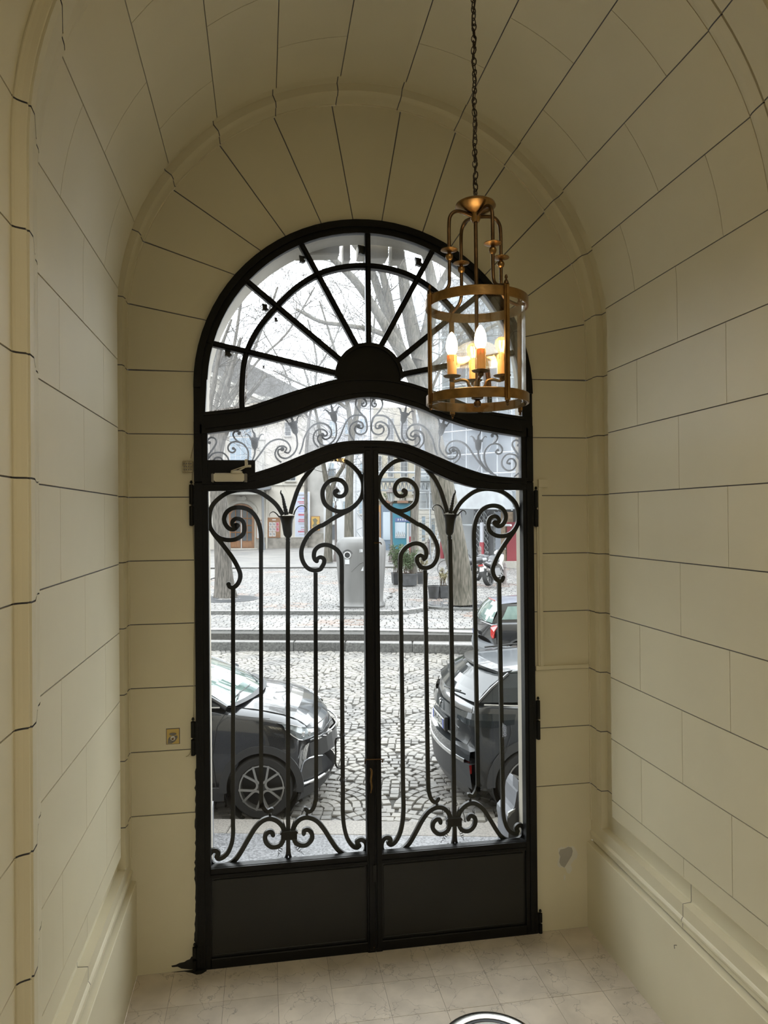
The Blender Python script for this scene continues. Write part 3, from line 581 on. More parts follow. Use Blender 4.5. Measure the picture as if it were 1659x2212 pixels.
for neg in (False, True):
    for px, ey in TS: iron(MB(), px, w=.0049, dep=.006, eye=ey, neg=neg, n=4).build('scroll', M['iron'], win2, smooth=50)
    for c, b, t, s in (((385, 205), (370, 275), (408, 95), 1), ((725, 310), (705, 392), (770, 205), 1.02), ((1050, 450), (1050, 525), (1070, 335), 1)):
        small_tulip(neg, c, b, t, s).build('lily', M['iron'], win2, smooth=50)
MB().box((-.968, .024, 2.83), (-.692, .03, 2.992)).build('closer_plate', M['black'], win2)
MB().box((-.968, -.012, 2.86), (-.692, -.005, 2.992)).build('closer_plate', M['black'], win2)

# ================================================================ LANTERN
LX, LY = .012, -2.225
fwd = Vector((CAM.x-LX, CAM.y-LY, 0)).normalized(); rgt = Vector((-fwd.y, fwd.x, 0))
def lp(deg, r, z): a = R_(deg); return Vector((LX, LY, z))+fwd*(r*math.cos(a))+rgt*(r*math.sin(a))
LR = .155
lan = empty('hanging_lantern', (LX, LY, 2.985), 'round brass lantern with four electric candles in a glass drum, hanging before the gate', 'lantern')
LC = (LX, LY, 0)
for z0 in (3.292, 2.995):
    MB().lathe([(LR-.003, z0), (LR-.003, z0+.026), (LR+.001, z0+.028), (LR+.004, z0+.026), (LR+.004, z0), (LR+.001, z0-.002)], LC, 56, closed=True).build('ring', M['brass'], lan, smooth=40)
gl = MB().lathe([(LR-.006, 2.99), (LR-.006, 3.318), (LR-.009, 3.318), (LR-.009, 2.99)], LC, 56, closed=True).build('glass_drum', glass('lantern_glass', (.985, .99, .985), 1.3), lan, smooth=40)
POST = (-62, 33, 122, 211)
for d in POST:
    mb = MB(); c = lp(d, LR+.004, 0); o = (c-Vector(LC)).normalized(); s = Vector((-o.y, o.x, 0))
    F = lambda u, v, z: c+s*u+o*v+Vector((0, 0, z))
    mb.box((-.008, -.002, 2.985), (.008, .004, 3.325), lambda p: F(p[0], p[1], p[2])); mb.box((-.0035, .003, 2.99), (.0035, .007, 3.32), lambda p: F(p[0], p[1], p[2]))
    mb.build('post', M['brass'], lan)
    for pr_ in ([(0, 3.352), (.003, 3.35), (.005, 3.343), (.0025, 3.338), (.007, 3.330), (.0085, 3.324), (0, 3.322)], [(0, 2.968), (.005, 2.972), (.003, 2.976), (.0065, 2.981), (.005, 2.987), (0, 2.989)]):
        MB().lathe(pr_, c, 8).build('finial', M['brassdark'], lan, smooth=50)
for d in POST:
    P = crom([lp(d, .0, 3.577), lp(d, .03, 3.585), lp(d, .065, 3.588), lp(d, .086, 3.572), lp(d, .092, 3.54), lp(d, .092, 3.45), lp(d, .092, 3.38), lp(d, .096, 3.352), lp(d, .115, 3.333), lp(d, LR, 3.322)], 4)
    arm = MB().tube(P, .0058, 8).build('arm', M['brassdark'], lan, smooth=50)
    c = lp(d, .092, 0); MB().lathe([(.004, 3.462), (.026, 3.466), (.0265, 3.464), (.01, 3.459), (.004, 3.457)], c, 20).build('bobeche', M['brass'], arm, smooth=50)
    MB().lathe([(.004, 3.457), (.010, 3.451), (.012, 3.444), (.010, 3.437), (.004, 3.431)], c, 14).build('ball', M['brass'], arm, smooth=60)
MB().lathe([(0, 3.64), (.007, 3.64), (.009, 3.63), (.016, 3.622), (.05, 3.625), (.061, 3.618), (.063, 3.611), (.05, 3.601), (.03, 3.592), (.017, 3.588), (.015, 3.57), (.01, 3.562), (0, 3.562)], LC, 32).build('canopy', M['brass'], lan, smooth=40)
MB().tube([Vector((LX, LY, 3.565)), Vector((LX, LY, 3.035))], .0062, 8).build('stem', M['brassdark'], lan, smooth=50)
MB().lathe([(0, 3.052), (.012, 3.05), (.02, 3.042), (.034, 3.036), (.036, 3.03), (.02, 3.022), (.018, 3.012), (.007, 3.008), (.012, 3.0), (.01, 2.99), (0, 2.985)], LC, 18).build('hub', M['brassdark'], lan, smooth=50)
WAX = mat('amber_candle_sleeve', (.72, .38, .12), .45, var=.1, vscale=30); WAX.node_tree.nodes['Principled BSDF'].inputs['Subsurface Weight'].default_value = .15
WAX.node_tree.nodes['Principled BSDF'].inputs['Emission Color'].default_value = (.9, .42, .10, 1); WAX.node_tree.nodes['Principled BSDF'].inputs['Emission Strength'].default_value = .12
BULB = emis('lit_frosted_bulb', (1, .80, .50), 24); FIL = emis('lit_filament', (1, .62, .25), 60)
BG = glass('amber_bulb_glass', (1, .93, .8), 1.0, haze=.12, hazecol=(1, .8, .5))
for d, kind_ in ((8, 'flame'), (98, 'globe'), (188, 'globe'), (-84, 'flame')):
    r = .078; zb = 3.082
    P = crom([lp(d, .012, 3.038), lp(d, .024, 3.052), lp(d, .032, 3.068), lp(d, .05, 3.072), lp(d, .07, 3.068), lp(d, r, 3.075)], 4)
    a = MB().tube(P, .0048, 8).build('candle_arm', M['brass'], lan, smooth=50); c = lp(d, r, 0)
    MB().lathe([(.003, 3.066), (.009, 3.070), (.009, 3.078), (.024, 3.081), (.028, 3.085), (.026, 3.086), (.01, 3.083), (0, 3.083)], c, 20).build('drip_pan', M['brassdark'], a, smooth=50)
    mb = MB(); mb.lathe([(.0145, 3.083), (.0145, 3.146), (.0135, 3.15), (0, 3.15)], c, 18)
    for k in range(7):
        an = k*.9+d; L_ = .012+.018*((k*37) % 5)/5; q = c+Vector((math.cos(an)*.0145, math.sin(an)*.0145, 0))
        mb.tube([q+Vector((0, 0, 3.148)), q+Vector((0, 0, 3.148-L_*.8)), q+Vector((0, 0, 3.148-L_))], [.0018, .0017, .0026], 6)
    mb.build('candle_sleeve', WAX, a, smooth=50)
    if kind_ == 'flame':
        MB().lathe([(.010, 3.150), (.0165, 3.162), (.0185, 3.175), (.0165, 3.193), (.011, 3.209), (.004, 3.219), (0, 3.222)], c, 18).build('bulb', BULB, a, smooth=80)
    else:
        MB().lathe([(.008, 3.150), (.011, 3.157), (.019, 3.167), (.023, 3.180), (.020, 3.194), (.011, 3.203), (0, 3.206)], c, 18).build('bulb', BG, a, smooth=80)
        mb = MB()
        for k in range(4): an = k*PI/2+.5; u = Vector((math.cos(an), math.sin(an), 0)); mb.tube([c+u*.004+Vector((0, 0, 3.160)), c+u*.010+Vector((0, 0, 3.192))], .0022, 5)
        mb.build('filament', FIL, a)
pl = bpy.data.lights.new('lantern_light', 'POINT'); pl.energy = 1.6; pl.color = (1, .78, .48); pl.shadow_soft_size = .09
po = bpy.data.objects.new('lantern_light', pl); COL.objects.link(po); po.location = (LX, LY, 3.185)
# chain with its flex
ch = empty('lantern_chain', (LX, LY, 5.08), 'dark iron link chain with a twisted cable carrying the lantern', 'chain')
CHM = mat('dark_chain', (.035, .025, .018), .45, metal=.6)
def link_mesh(w, h, r=.0019):
    mb = MB(); P = [Vector((w*math.cos(2*PI*k/10), 0, h*math.sin(2*PI*k/10))) for k in range(10)]; n = 4; vs = []
    for i in range(10):
        t = (P[(i+1) % 10]-P[i-1]).normalized(); N = t.cross(Vector((0, 1, 0))).normalized(); B = Vector((0, 1, 0))
        for j in range(n): an = 2*PI*j/n+.4; vs.append(P[i]+(N*math.cos(an)+B*math.sin(an))*r)
    mb.add(vs, [(i*n+j, i*n+(j+1) % n, ((i+1) % 10)*n+(j+1) % n, ((i+1) % 10)*n+j) for i in range(10) for j in range(n)]); return mb
lk = link_mesh(.0075, .0125).build('link', CHM, ch, smooth=60, local=True); z = 3.655; k = 0
first = True; cx = [0, 0]
while z < 5.09:
    o = lk if first else lk.copy()
    if not first: COL.objects.link(o); o.parent = ch
    first = False; w = .0012*math.sin(k*.7)
    o.location = (w, w*.5, z-5.08); o.rotation_euler = (0, .12*math.sin(k*1.7), (k % 2)*PI/2+.55+.5*math.sin(k*.31)); o.scale = (1, 1, 1+.1*math.sin(k*2.3)); z += .0178; k += 1
P = [Vector((LX+.006*math.cos(t*5), LY+.006*math.sin(t*5), 3.63+t*.1)) for t in [i*.25 for i in range(60)]]
MB().tube(P, .0022, 5).build('cable', CHM, ch, smooth=60)
MB().lathe([(0, 5.09), (.05, 5.085), (.045, 5.07), (.02, 5.055), (.006, 5.05), (0, 5.05)], LC, 20).build('ceiling_rose', M['brassdark'], ch, smooth=50)

# ================================================================ SMALL FITTINGS
CREAM = mat('cream_enamel', (.72, .68, .56), .35, var=.05); GREYP = mat('grey_plastic', (.2, .19, .17), .5, var=.1, vscale=40)
t = empty('door_closer', (-.84, -.06, 2.88), 'cream hydraulic door closer with folding arm at the upper left of the gate', 'door closer')
MB().bevbox((-.93, -.075, 2.862), (-.755, -.028, 2.912), .008).build('body', CREAM, t)
for x0, x1 in ((-.944, -.929), (-.756, -.738)): MB().bevbox((x0, -.071, 2.858), (x1, -.028, 2.909), .003).build('end_cap', GREYP, t)
MB().lathe([(.03, 2.909), (.034, 2.915), (.034, 2.922), (.02, 2.926), (.008, 2.93), (0, 2.93)], (-.80, -.055, 0), 18).build('spindle_cover', CREAM, t, smooth=50)
mb = MB(); mb.tube([Vector((-.83, -.06, 2.925)), Vector((-.745, -.05, 2.955))], 1, prof=[(-.002, -.011), (.002, -.011), (.002, .011), (-.002, .011)], up=(0, 1, 0)); mb.tube([Vector((-.79, -.055, 2.925)), Vector((-.74, -.045, 2.955)), Vector((-.738, -.04, 2.975))], .006, 6); mb.build('arm', CREAM, t, smooth=30)
mb = MB(); mb.bevbox((-.752, -.05, 2.945), (-.735, -.03, 2.995), .003); mb.bevbox((-.735, -.04, 2.948), (-.715, -.012, 2.962), .002); mb.build('bracket', CREAM, t)
t = empty('key_switch', (-1.178, -.004, 1.372), 'square brass key-switch plate on the wall left of the gate', 'switch plate')
MB().bevbox((-1.213, -.004, 1.330), (-1.143, 0, 1.417), .001).build('plate', mat('polished_brass_plate', (.62, .46, .16), .45, metal=.6), t)
MB().bevbox((-1.217, -.0008, 1.327), (-1.139, -.0002, 1.421), .0002).build('recess_edge', M['joint'], t)
mb = MB(); mb.prism([(-1.197, 1.372), (-1.205, 1.36), (-1.209, 1.333), (-1.185, 1.333), (-1.165, 1.346), (-1.152, 1.365), (-1.153, 1.378)], -.006, -.004, lambda u, v, d: Vector((u, d, v))); mb.build('worn_patch', GREYP, t)
mb = MB(); mb.prism([(-1.178+.020*math.cos(a)*1.0, 1.388+.0075*math.sin(a)) for a in [2*PI*k/16 for k in range(16)]], -.009, -.004, lambda u, v, d: Vector((u, d, v))); mb.build('cover_flap', GREYP, t)
RX = Matrix.Rotation(PI/2, 3, 'X')
MB().lathe([(.014, .004), (.014, .012), (.010, .013), (.009, .008), (0, .008)], (-1.178, 0, 1.366), 18, M=RX).build('lock_barrel', mat('nickel', (.6, .57, .5), .25, metal=1), t, smooth=40)
MB().lathe([(.005, .007), (.005, .014), (0, .015)], (-1.178, 0, 1.362), 10, M=RX).build('key_plug', M['brass'], t, smooth=40)
t = empty('junction_box', (-1.08, -.01, 2.95), 'small perforated junction box on the wall at the top left hinge of the gate', 'junction box')
MB().bevbox((-1.112, -.022, 2.917), (-1.052, 0, 2.985), .003).build('cover', mat('grubby_beige', (.36, .31, .2), .6, var=.3, vscale=60), t)
mb = MB()
for i in range(4):
    for j in range(3): mb.box((-1.104+.013*i, -.0235, 2.93+.018*j), (-1.098+.013*i, -.0218, 2.938+.018*j))
mb.build('vent_holes', M['joint'], t)
WIRE = mat('painted_cable', (.42, .37, .24), .5)
mb = MB().tube(crom([at(x, y, -.006) for x, y in ((421, 905), (420, 930), (419, 955), (414, 980), (412, 990))], 4), .0022, 5)
mb.tube(crom([at(x, y, -.006) for x, y in ((416, 1022), (415, 1030), (417, 1150), (421, 1250), (419, 1400), (418, 1560), (412, 1622), (402, 1635))], 4), .0022, 5); tag(mb.build('cable', WIRE, smooth=50), 'thin painted cable pinned down the left edge of the gate frame', 'cable')
t = empty('cable_trunking', (1.1, -.01, 1.7), 'cream square cable trunking down the wall right of the gate', 'trunking')
MB().bevbox((1.079, -.03, 2.826), (1.137, 0, 2.876), .002).build('end_box', M['plaster'], t)
MB().bevbox((1.070, -.014, 1.69), (1.080, 0, 2.826), .002).build('duct', M['plaster'], t)
MB().bevbox((1.080, -.022, 1.69), (1.102, 0, 2.826), .002).build('duct', M['plaster'], t)
MB().bevbox((1.052, -.022, 1.665), (1.405, 0, 1.690), .002).build('duct', M['plaster'], t)
t = empty('wall_hook', (1.36, -.55, .4), 'tiny bent nail sticking out of the plinth on the right', 'nail'); q = onz(1463, 2046, .45)
def onx(x, y, X): d = ray(x, y); return CAM+d*((X-CAM.x)/d.x)
a = onx(1461, 2042, 1.388); MB().tube([a+Vector((.003, 0, 0)), a+Vector((-.012, 0, .002)), a+Vector((-.014, -.006, -.012))], .0022, 5).build('shank', GREYP, t)
# round floor fitting cut by the frame
t = empty('floor_uplight', (.455, -.90, 0), 'round chrome-rimmed fitting sunk into the marble floor', 'floor fitting')
CH = mat('polished_steel', (.62, .6, .55), .18, metal=1)
MB().lathe([(.205, .0005), (.215, .002), (.235, .004), (.25, .003), (.256, .0005)], (.455, -.90, 0), 48, cap=False).build('rim', CH, t, smooth=40)
MB().lathe([(.175, .001), (.182, .004), (.195, .004), (.2, .001)], (.455, -.90, 0), 48, cap=False).build('inner_rim', mat('black_gasket', (.02, .02, .02), .4), t, smooth=40)
MB().lathe([(0, .0035), (.15, .0035), (.172, .002), (.174, .0005)], (.455, -.90, 0), 48, cap=False).build('lens', mat('frosted_lens', (.75, .76, .72), .2), t, smooth=40)

# ================================================================ HOUSE FRONT AND STREET
M['stone_ext'] = mat('cream_render', (0.312, 0.284, 0.232), .8, var=.08, vscale=4, bump=.15, bscale=40)
M['grey_ext'] = mat('grey_socle_paint', (0.114, 0.118, 0.128), .6, var=.12, vscale=6, bump=.1, bscale=40)
M['white_chip'] = mat('white_undercoat', (0.355, 0.355, 0.346), .7)
FB = .40                                                   # street face of the house, in the street frame
def on_face(x): return (FB+x*SA*-1.0)/CA if False else (FB-x*SA)/CA
def onface(x, z, d=0.0): return Vector((x, (FB+d-x*SA)/CA, z))
face = empty('house_front', (0, .4, 0), 'cream street front of the house with the deep arched reveal round the gate', kind='structure')
A_ = [Vector((-1.0, 0, -.14))]+[Vector((-1.0, 0, .5*k)) for k in range(1, 7)]+[Vector((1.0*math.cos(PI-PI*k/30), 0, 3.47+1.0*math.sin(PI-PI*k/30))) for k in range(31)]+[Vector((1.0, 0, .5*k)) for k in range(6, 0, -1)]+[Vector((1.0, 0, -.14))]
inner = [Vector((p.x, .055, p.z)) for p in A_]; outer = [onface(p.x, p.z) for p in A_]
outer2 = [onface(p.x*1.0, p.z, -.012) for p in A_]
mb = MB(); mb.strip(inner, outer2); mb.strip(outer2, [onface(p.x*1.012, (p.z-3.47)*1.012+3.47 if p.z > 3.47 else p.z) for p in A_]); mb.build('reveal', M['stone_ext'], face, smooth=30, fix=False)
mb = MB()
big = []
for p in A_:
    q = p-Vector((0, 0, 2.2))
    k = min(9/abs(q.x) if abs(q.x) > 1e-3 else 1e9, (13/q.z) if q.z > 1e-3 else 1e9)
    z = p.z if q.z <= 0 else 2.2+q.z*k; x = math.copysign(9, p.x) if q.z <= 0 else q.x*k; big.append(onface(x, z))
mb.strip([onface(p.x*1.012, (p.z-3.47)*1.012+3.47 if p.z > 3.47 else p.z) for p in A_], big); mb.build('front_wall', M['stone_ext'], face, fix=False)
mb = MB(); mb.strip([Vector((p.x, .058, p.z)) for p in A_], [Vector((p.x*1.8, .058, p.z*1.0 if p.z < 3.47 else 3.47+(p.z-3.47)*1.8)) for p in A_]); mb.build('wall_core', M['stone_ext'], face, fix=False)
MB().box((-1.6, .0, -.3), (1.6, .46, .0)).build('threshold', mat('worn_stone_step', (.35, .33, .3), .6, var=.15, bump=.2), face)
# carved keystone and console blocks under the crown of the arch
mb = MB()
for x0, x1, dz, dd in ((-.42, -.13, .05, .05), (-.10, -.055, .085, .09), (.0, .055, .05, .1), (.08, .20, .06, .12), (.22, .30, .085, .1)):
    mb.bevbox((x0, 0, 4.455-dz), (x1, .12, 4.50), .008, lambda p, dd=dd: onface(p.x, p.z, p.y+dd-.08))
mb.build('keystone_carving', M['stone_ext'], face)
# grey socle with a broken, chipped top edge
ed = [(1.0, .90), (1.012, .86), (1.03, .80), (1.06, .74), (1.1, .70), (1.3, .68), (9, .68)]
mb = MB(); po = [(1.0, -.14)]+[(9, -.14)]+[(x, z) for x, z in reversed(ed)]
mb.prism(po, 0, .10, lambda u, v, d: onface(u, v, d)); mb.build('socle', M['grey_ext'], face)
GP = [(1121, 1690), (1116, 1698), (1112, 1707), (1110, 1722), (1107, 1738), (1103, 1746), (1097, 1752), (1092, 1758), (1091, 1770), (1094, 1785), (1094, 1840), (1150, 1840), (1150, 1720), (1140, 1712), (1130, 1696)]
MB().prism([(u, v) for u, v in GP if True], .20, .42, lambda u, v, d: (lambda q: Vector((q.x, d+.0, q.z)))(at(u, v, .24))).build('socle', M['grey_ext'], face)
MB().prism([(1092, 1757), (1093, 1750), (1099, 1746), (1108, 1741), (1107, 1746), (1100, 1752), (1097, 1757), (1093, 1761)], .192, .21, lambda u, v, d: (lambda q: Vector((q.x, d, q.z)))(at(u, v, .24))).build('chipped_edge', M['white_chip'], face)
MB().prism([(-9, -.14), (-1.0, -.14), (-1.0, .7), (-9, .7)], 0, .10, lambda u, v, d: onface(u, v, d)).build('socle', M['grey_ext'], face)

# ---- sidewalk, kerb and carriageway
def bx_s(mb, a0, b0, z0, a1, b1, z1, bev=0, f=None):
    fn = (lambda p: S(p[0], p[1], p[2])) if f is None else f
    return mb.bevbox((a0, b0, z0), (a1, b1, z1), bev, fn) if bev else mb.box((a0, b0, z0), (a1, b1, z1), fn)
ASPH = mat('wet_asphalt', (0.075, 0.075, 0.078), .32, col2=(0.218, 0.218, 0.223), vscale=55, bump=.5, bscale=120, detail=2)
walk = empty('sidewalk', S(0, 1.2, -.12), 'narrow wet asphalt footway just outside the gate', kind='structure')
bx_s(MB(), -9, FB+.02, -.4, 9, 1.86, -.12).build('asphalt', ASPH, walk)
GRAN = mat('granite_kerb', (0.170, 0.156, 0.138), .5, var=.3, vscale=60, bump=.4, bscale=90, obj_var=.12)
x = -6.1
rk = random.Random(5)
while x < 6:
    L_ = rk.uniform(.95, 1.35); bx_s(MB(), x+.003, 1.865, -.42, x+L_-.003, 2.16, -.118+rk.uniform(-.003, .003), .008).build('kerb_stone', GRAN, walk); x += L_
def setts_mat(name, c1, c2, rough):
    return mat(name, c1, rough, col2=c2, vscale=2.3, bump=.35, bscale=45, obj_var=.18, detail=3, isl=.22)
SETT = setts_mat('granite_sett', (.14, .135, .127), (.21, .197, .173), .5)
SETTR = mat('rust_sett', (0.142, 0.104, 0.085), .4, col2=(0.180, 0.147, 0.128), vscale=5, bump=.3, bscale=45, isl=.25)
DIRT = mat('sett_joint_dirt', (.05, .048, .043), .9, var=.3, vscale=30)
street = empty('street', S(0, 6.5, -.25), 'wet granite sett street laid in overlapping fan arcs', kind='structure')
def fb(a): return 11.11-.026*(a+.93) if a < -.93 else 11.11-.15*(min(a, 3.0)+.93)
def zst(b): return -.24-.01*(b-2.2)/9
bx_s(MB(), -16, 2.1, -.5, 16, 13, -.262).build('sett_bed', DIRT, street)
GB = mat('far_setts', (0.128, 0.123, 0.116), .35, col2=(0.189, 0.178, 0.156), vscale=9, bump=1.0, bscale=14, detail=3)
bx_s(MB(), -16, 2.2, -.4, -5.0, 12, -.243).build('paving_beyond', GB, street); bx_s(MB(), 7.0, 2.2, -.4, 16, 12, -.243).build('paving_beyond', GB, street)
FWD = 1.5; RR = FWD/2*1.28; near = []; farm = MB(); rs = random.Random(11)
def sett_shape(mb, c, ux, uy, w, h, z, rng):
    j = lambda: rng.uniform(-.006, .006); q = []
    for sx_, sy_ in ((-1, -1), (1, -1), (1, 1), (-1, 1)):
        q.append((c[0]+ux[0]*(sx_*w/2+j())+uy[0]*(sy_*h/2+j()), c[1]+ux[1]*(sx_*w/2+j())+uy[1]*(sy_*h/2+j())))
    cx_ = sum(p[0] for p in q)/4; cy_ = sum(p[1] for p in q)/4; dz = rng.uniform(-.004, .004)
    lo = [S(a, b, z-.05) for a, b in q]; mid = [S(a, b, z-.010+dz) for a, b in q]; top = [S(cx_+(a-cx_)*.86, cy_+(b-cy_)*.86, z+.003+dz) for a, b in q]
    mb.add(lo+mid+top, [(i, (i+1) % 4, 4+(i+1) % 4, 4+i) for i in range(4)]+[(4+i, 4+(i+1) % 4, 8+(i+1) % 4, 8+i) for i in range(4)]+[(8, 9, 10, 11)])
ncol = 0
RF = .74; RFY = .74
def owner(a, b):
    k0 = int(math.floor((b-2.0)/RFY))-2
    for k in range(k0, k0+4):
        bc = 2.0+k*RFY; j = round((a-(k % 2)*RF)/(2*RF)); ac = j*2*RF+(k % 2)*RF
        if math.hypot(a-ac, b-bc) < RF and b >= bc-.02: return (j, k)
    return None
for k in range(-2, 14):
    for j in range(-5, 6):
        ac = j*2*RF+(k % 2)*RF; bc = 2.0+k*RFY
        if ac < -5.6 or ac > 7.6: continue
        r = RF-.05
        while r > .06:
            n = max(3, int(PI*r/.104))
            for q in range(n+1):
                th = -PI/2+(q+.25+.5*rs.random())*PI/(n+1); a = ac+r*math.sin(th); b = bc+r*math.cos(th)
                if b < 2.22 or b > fb(a)-.03 or a < -5 or a > 7 or owner(a, b) != (j, k): continue
                ux = (math.cos(th), -math.sin(th)); uy = (math.sin(th), math.cos(th))
                p = S(a, b, 0); ang_ = (p.x-CAM.x)/(p.y-CAM.y)
                if -.07 < ang_ < .36 and (a > -.42 or b < 2.45) and not (a > .55 and b > 2.4) and b < 5.6 and ncol < 290: near.append((b, a, th, ux, uy)); ncol += 1
                else: sett_shape(farm, (a, b), ux, uy, .094, .090, zst(b), rs)
            r -= .100
        bb = bc-.03
        while bb > bc-RF:
            aa = ac-RF-.05
            while aa < ac+RF:
                aa += .100
                if 2.22 < bb < fb(aa)-.03 and -5 < aa < 7 and all(math.hypot(aa-(ac+s_*RF), bb-(bc-RFY)) > RF+.03 for s_ in (-1, 1)) and abs(aa-ac) < RF: sett_shape(farm, (aa, bb), (1, 0), (0, 1), .092, .090, zst(bb), rs)
            bb -= .098
for b, a, th, ux, uy in near:
    mb = MB(); sett_shape(mb, (a, b), ux, uy, .094, .090, zst(b), rs); mb.build('sett', SETT, street)
farm.build('setts', SETT, street, kind='stuff')
# ---- the two long steps and the raised square beyond
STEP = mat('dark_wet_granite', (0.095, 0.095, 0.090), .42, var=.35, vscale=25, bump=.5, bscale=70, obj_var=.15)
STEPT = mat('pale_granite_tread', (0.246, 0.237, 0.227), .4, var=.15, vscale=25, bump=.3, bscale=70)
steps = empty('steps', S(0, 11.6, 0), 'two long low granite steps up from the street to the square', kind='structure')
rk = random.Random(9)
for off, z0, z1, d, i0 in ((0, -.45, -.06, .64, 0), (.58, -.3, .11, .30, .5)):
    a = -9.0+i0
    while a < 9:
        L_ = rk.uniform(1.1, 1.6); b0, b1 = fb(a+.005)+off, fb(a+L_-.005)+off
        q = lambda u, v, w, a=a, L_=L_, b0=b0, b1=b1, d=d: S(a+.005+u*(L_-.01), (b0+(b1-b0)*u)+v*d, w)
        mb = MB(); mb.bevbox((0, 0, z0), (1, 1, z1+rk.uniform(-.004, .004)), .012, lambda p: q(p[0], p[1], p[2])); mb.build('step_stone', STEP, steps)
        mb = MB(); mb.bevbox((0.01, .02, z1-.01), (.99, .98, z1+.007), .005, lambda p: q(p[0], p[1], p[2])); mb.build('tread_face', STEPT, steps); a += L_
square = empty('square', S(0, 25, .2), 'wet sett-paved square with bare trees behind the street', kind='structure')
PLZ = setts_mat('square_sett', (.14, .137, .134), (.205, .195, .182), .5)
def zq(a, b):
    return .2 if b < 16 else .2+(b-16)*.0045
def isl(a, b):         # raised island edge (third step): left part and a rounded corner by the bottle bank
    return (a < -.75 and b > 14.25-.035*(a+3)) or (a >= -.75 and math.hypot(a+.75, b-15.45) < 1.25 and b > 14)
mb = MB(); n = 0
P0 = [S(-16, 11.9, .085), S(16, 10.6, .085), S(26, 30, .085), S(-26, 30, .085)]
MB().add([p+Vector((0, 0, .0)) for p in P0]+[p-Vector((0, 0, .5)) for p in P0], [(0, 1, 2, 3), (4, 7, 6, 5), (0, 4, 5, 1), (1, 5, 6, 2), (2, 6, 7, 3), (3, 7, 4, 0)]).build('paving_bed', DIRT, square)
def iz(a, b):
    zr = .11 if a > .4 or not isl(a, b) else .2
    if zr == .11 and b > 16: zr = min(zq(a, b), .11+(b-16)*.02)
    if zr == .11 and b > 14.3 and a < .5 and not isl(a, b) and a < -.75: zr = .11
    return zr
rs = random.Random(21); pl1, pl2 = MB(), MB(); ind = []
b = 12.0
while b < 30:
    w = .145
    a = -7.5-(b-12)*.05+rs.uniform(0, .2)
    while a < 9.5:
        L_ = rs.uniform(.17, .23)
        if b > fb(a)+.90:
            z = iz(a, b); q = [(a+.009, b+.009), (a+L_-.009, b+.009), (a+L_-.009, b+w-.009), (a+.009, b+w-.009)]
            dz = rs.uniform(-.003, .003); i_ = .012
            lo = [S(u, v, z-.04) for u, v in q]; md = [S(u, v, z-.006+dz) for u, v in q]; tp = [S(u+(i_ if k in (0, 3) else -i_), v+(i_ if k < 2 else -i_), z+dz) for k, (u, v) in enumerate(q)]
            red = math.sin(a*1.3+b*.8)+math.sin(a*.7-b*1.9+2) > 1.25 and rs.random() < .6
            vs, fs = lo+md+tp, [(i, (i+1) % 4, 4+(i+1) % 4, 4+i) for i in range(4)]+[(4+i, 4+(i+1) % 4, 8+(i+1) % 4, 8+i) for i in range(4)]+[(8, 9, 10, 11)]
            p = S(a, b, 0); an_ = (p.x-CAM.x)/(p.y-CAM.y)
            if b < 13.7 and -.03 < an_ < .31 and len(ind) < 285: ind.append(1); MB().add(vs, fs).build('sett', SETTR if red else PLZ, square)
            else: (pl2 if red else pl1).add(vs, fs)
        a += L_
    b += w
pl1.build('setts', PLZ, square, kind='stuff'); pl2.build('rust_setts', SETTR, square, kind='stuff')
def bumpset(name):
    m = mat(name, (.14, .137, .134), .5, col2=(.205, .195, .182), vscale=.8, detail=4); t = m.node_tree; g = t.nodes.new('ShaderNodeNewGeometry'); mp = t.nodes.new('ShaderNodeMapping'); br = t.nodes.new('ShaderNodeTexBrick'); bp = t.nodes.new('ShaderNodeBump')
    mp.inputs['Rotation'].default_value = (0, 0, ALPHA); br.inputs['Scale'].default_value = 1; br.inputs['Brick Width'].default_value = .2; br.inputs['Row Height'].default_value = .145; br.inputs['Mortar Size'].default_value = .012; br.inputs['Mortar Smooth'].default_value = .4
    br.inputs['Color1'].default_value = (1, 1, 1, 1); br.inputs['Color2'].default_value = (.85, .85, .85, 1); br.inputs['Mortar'].default_value = (0, 0, 0, 1)
    t.links.new(g.outputs['Position'], mp.inputs['Vector']); t.links.new(mp.outputs[0], br.inputs['Vector']); t.links.new(br.outputs['Color'], bp.inputs['Height']); bp.inputs['Strength'].default_value = .8; bp.inputs['Distance'].default_value = .02
    t.links.new(bp.outputs['Normal'], t.nodes['Principled BSDF'].inputs['Normal']); return m
GS = bumpset('setts_far_off')
mb = MB(); G = [[S(a, b, zq(a, b)-.002) for a in (-70, -30, -10, 0, 10, 30, 70)] for b in (29.9, 40, 55, 75, 110)]
for r0, r1 in zip(G, G[1:]): mb.strip(r0, r1)
mb.build('paving_beyond', GS, square, fix=False)
MB().box((-90, 3, -1.2), (90, 120, -.6)).build('subsoil', DIRT, square)
mb = MB(); mb.strip([S(a, 29.9, 0) for a in (-70, 70)], [S(a, 29.9, .262) for a in (-70, 70)]); mb.build('paving_edge', DIRT, square, fix=False)
mb = MB(); G = [[S(a, b, .19) for a in (-70, -30, -8.2)] for b in (12.5, 20, 30)]
for r0, r1 in zip(G, G[1:]): mb.strip(r0, r1)
G = [[S(a, b, .10+max(0, b-16)*.009) for a in (9.6, 30, 70)] for b in (11, 16, 20, 30)]
for r0, r1 in zip(G, G[1:]): mb.strip(r0, r1)
mb.build('paving_beyond', GS, square, fix=False)
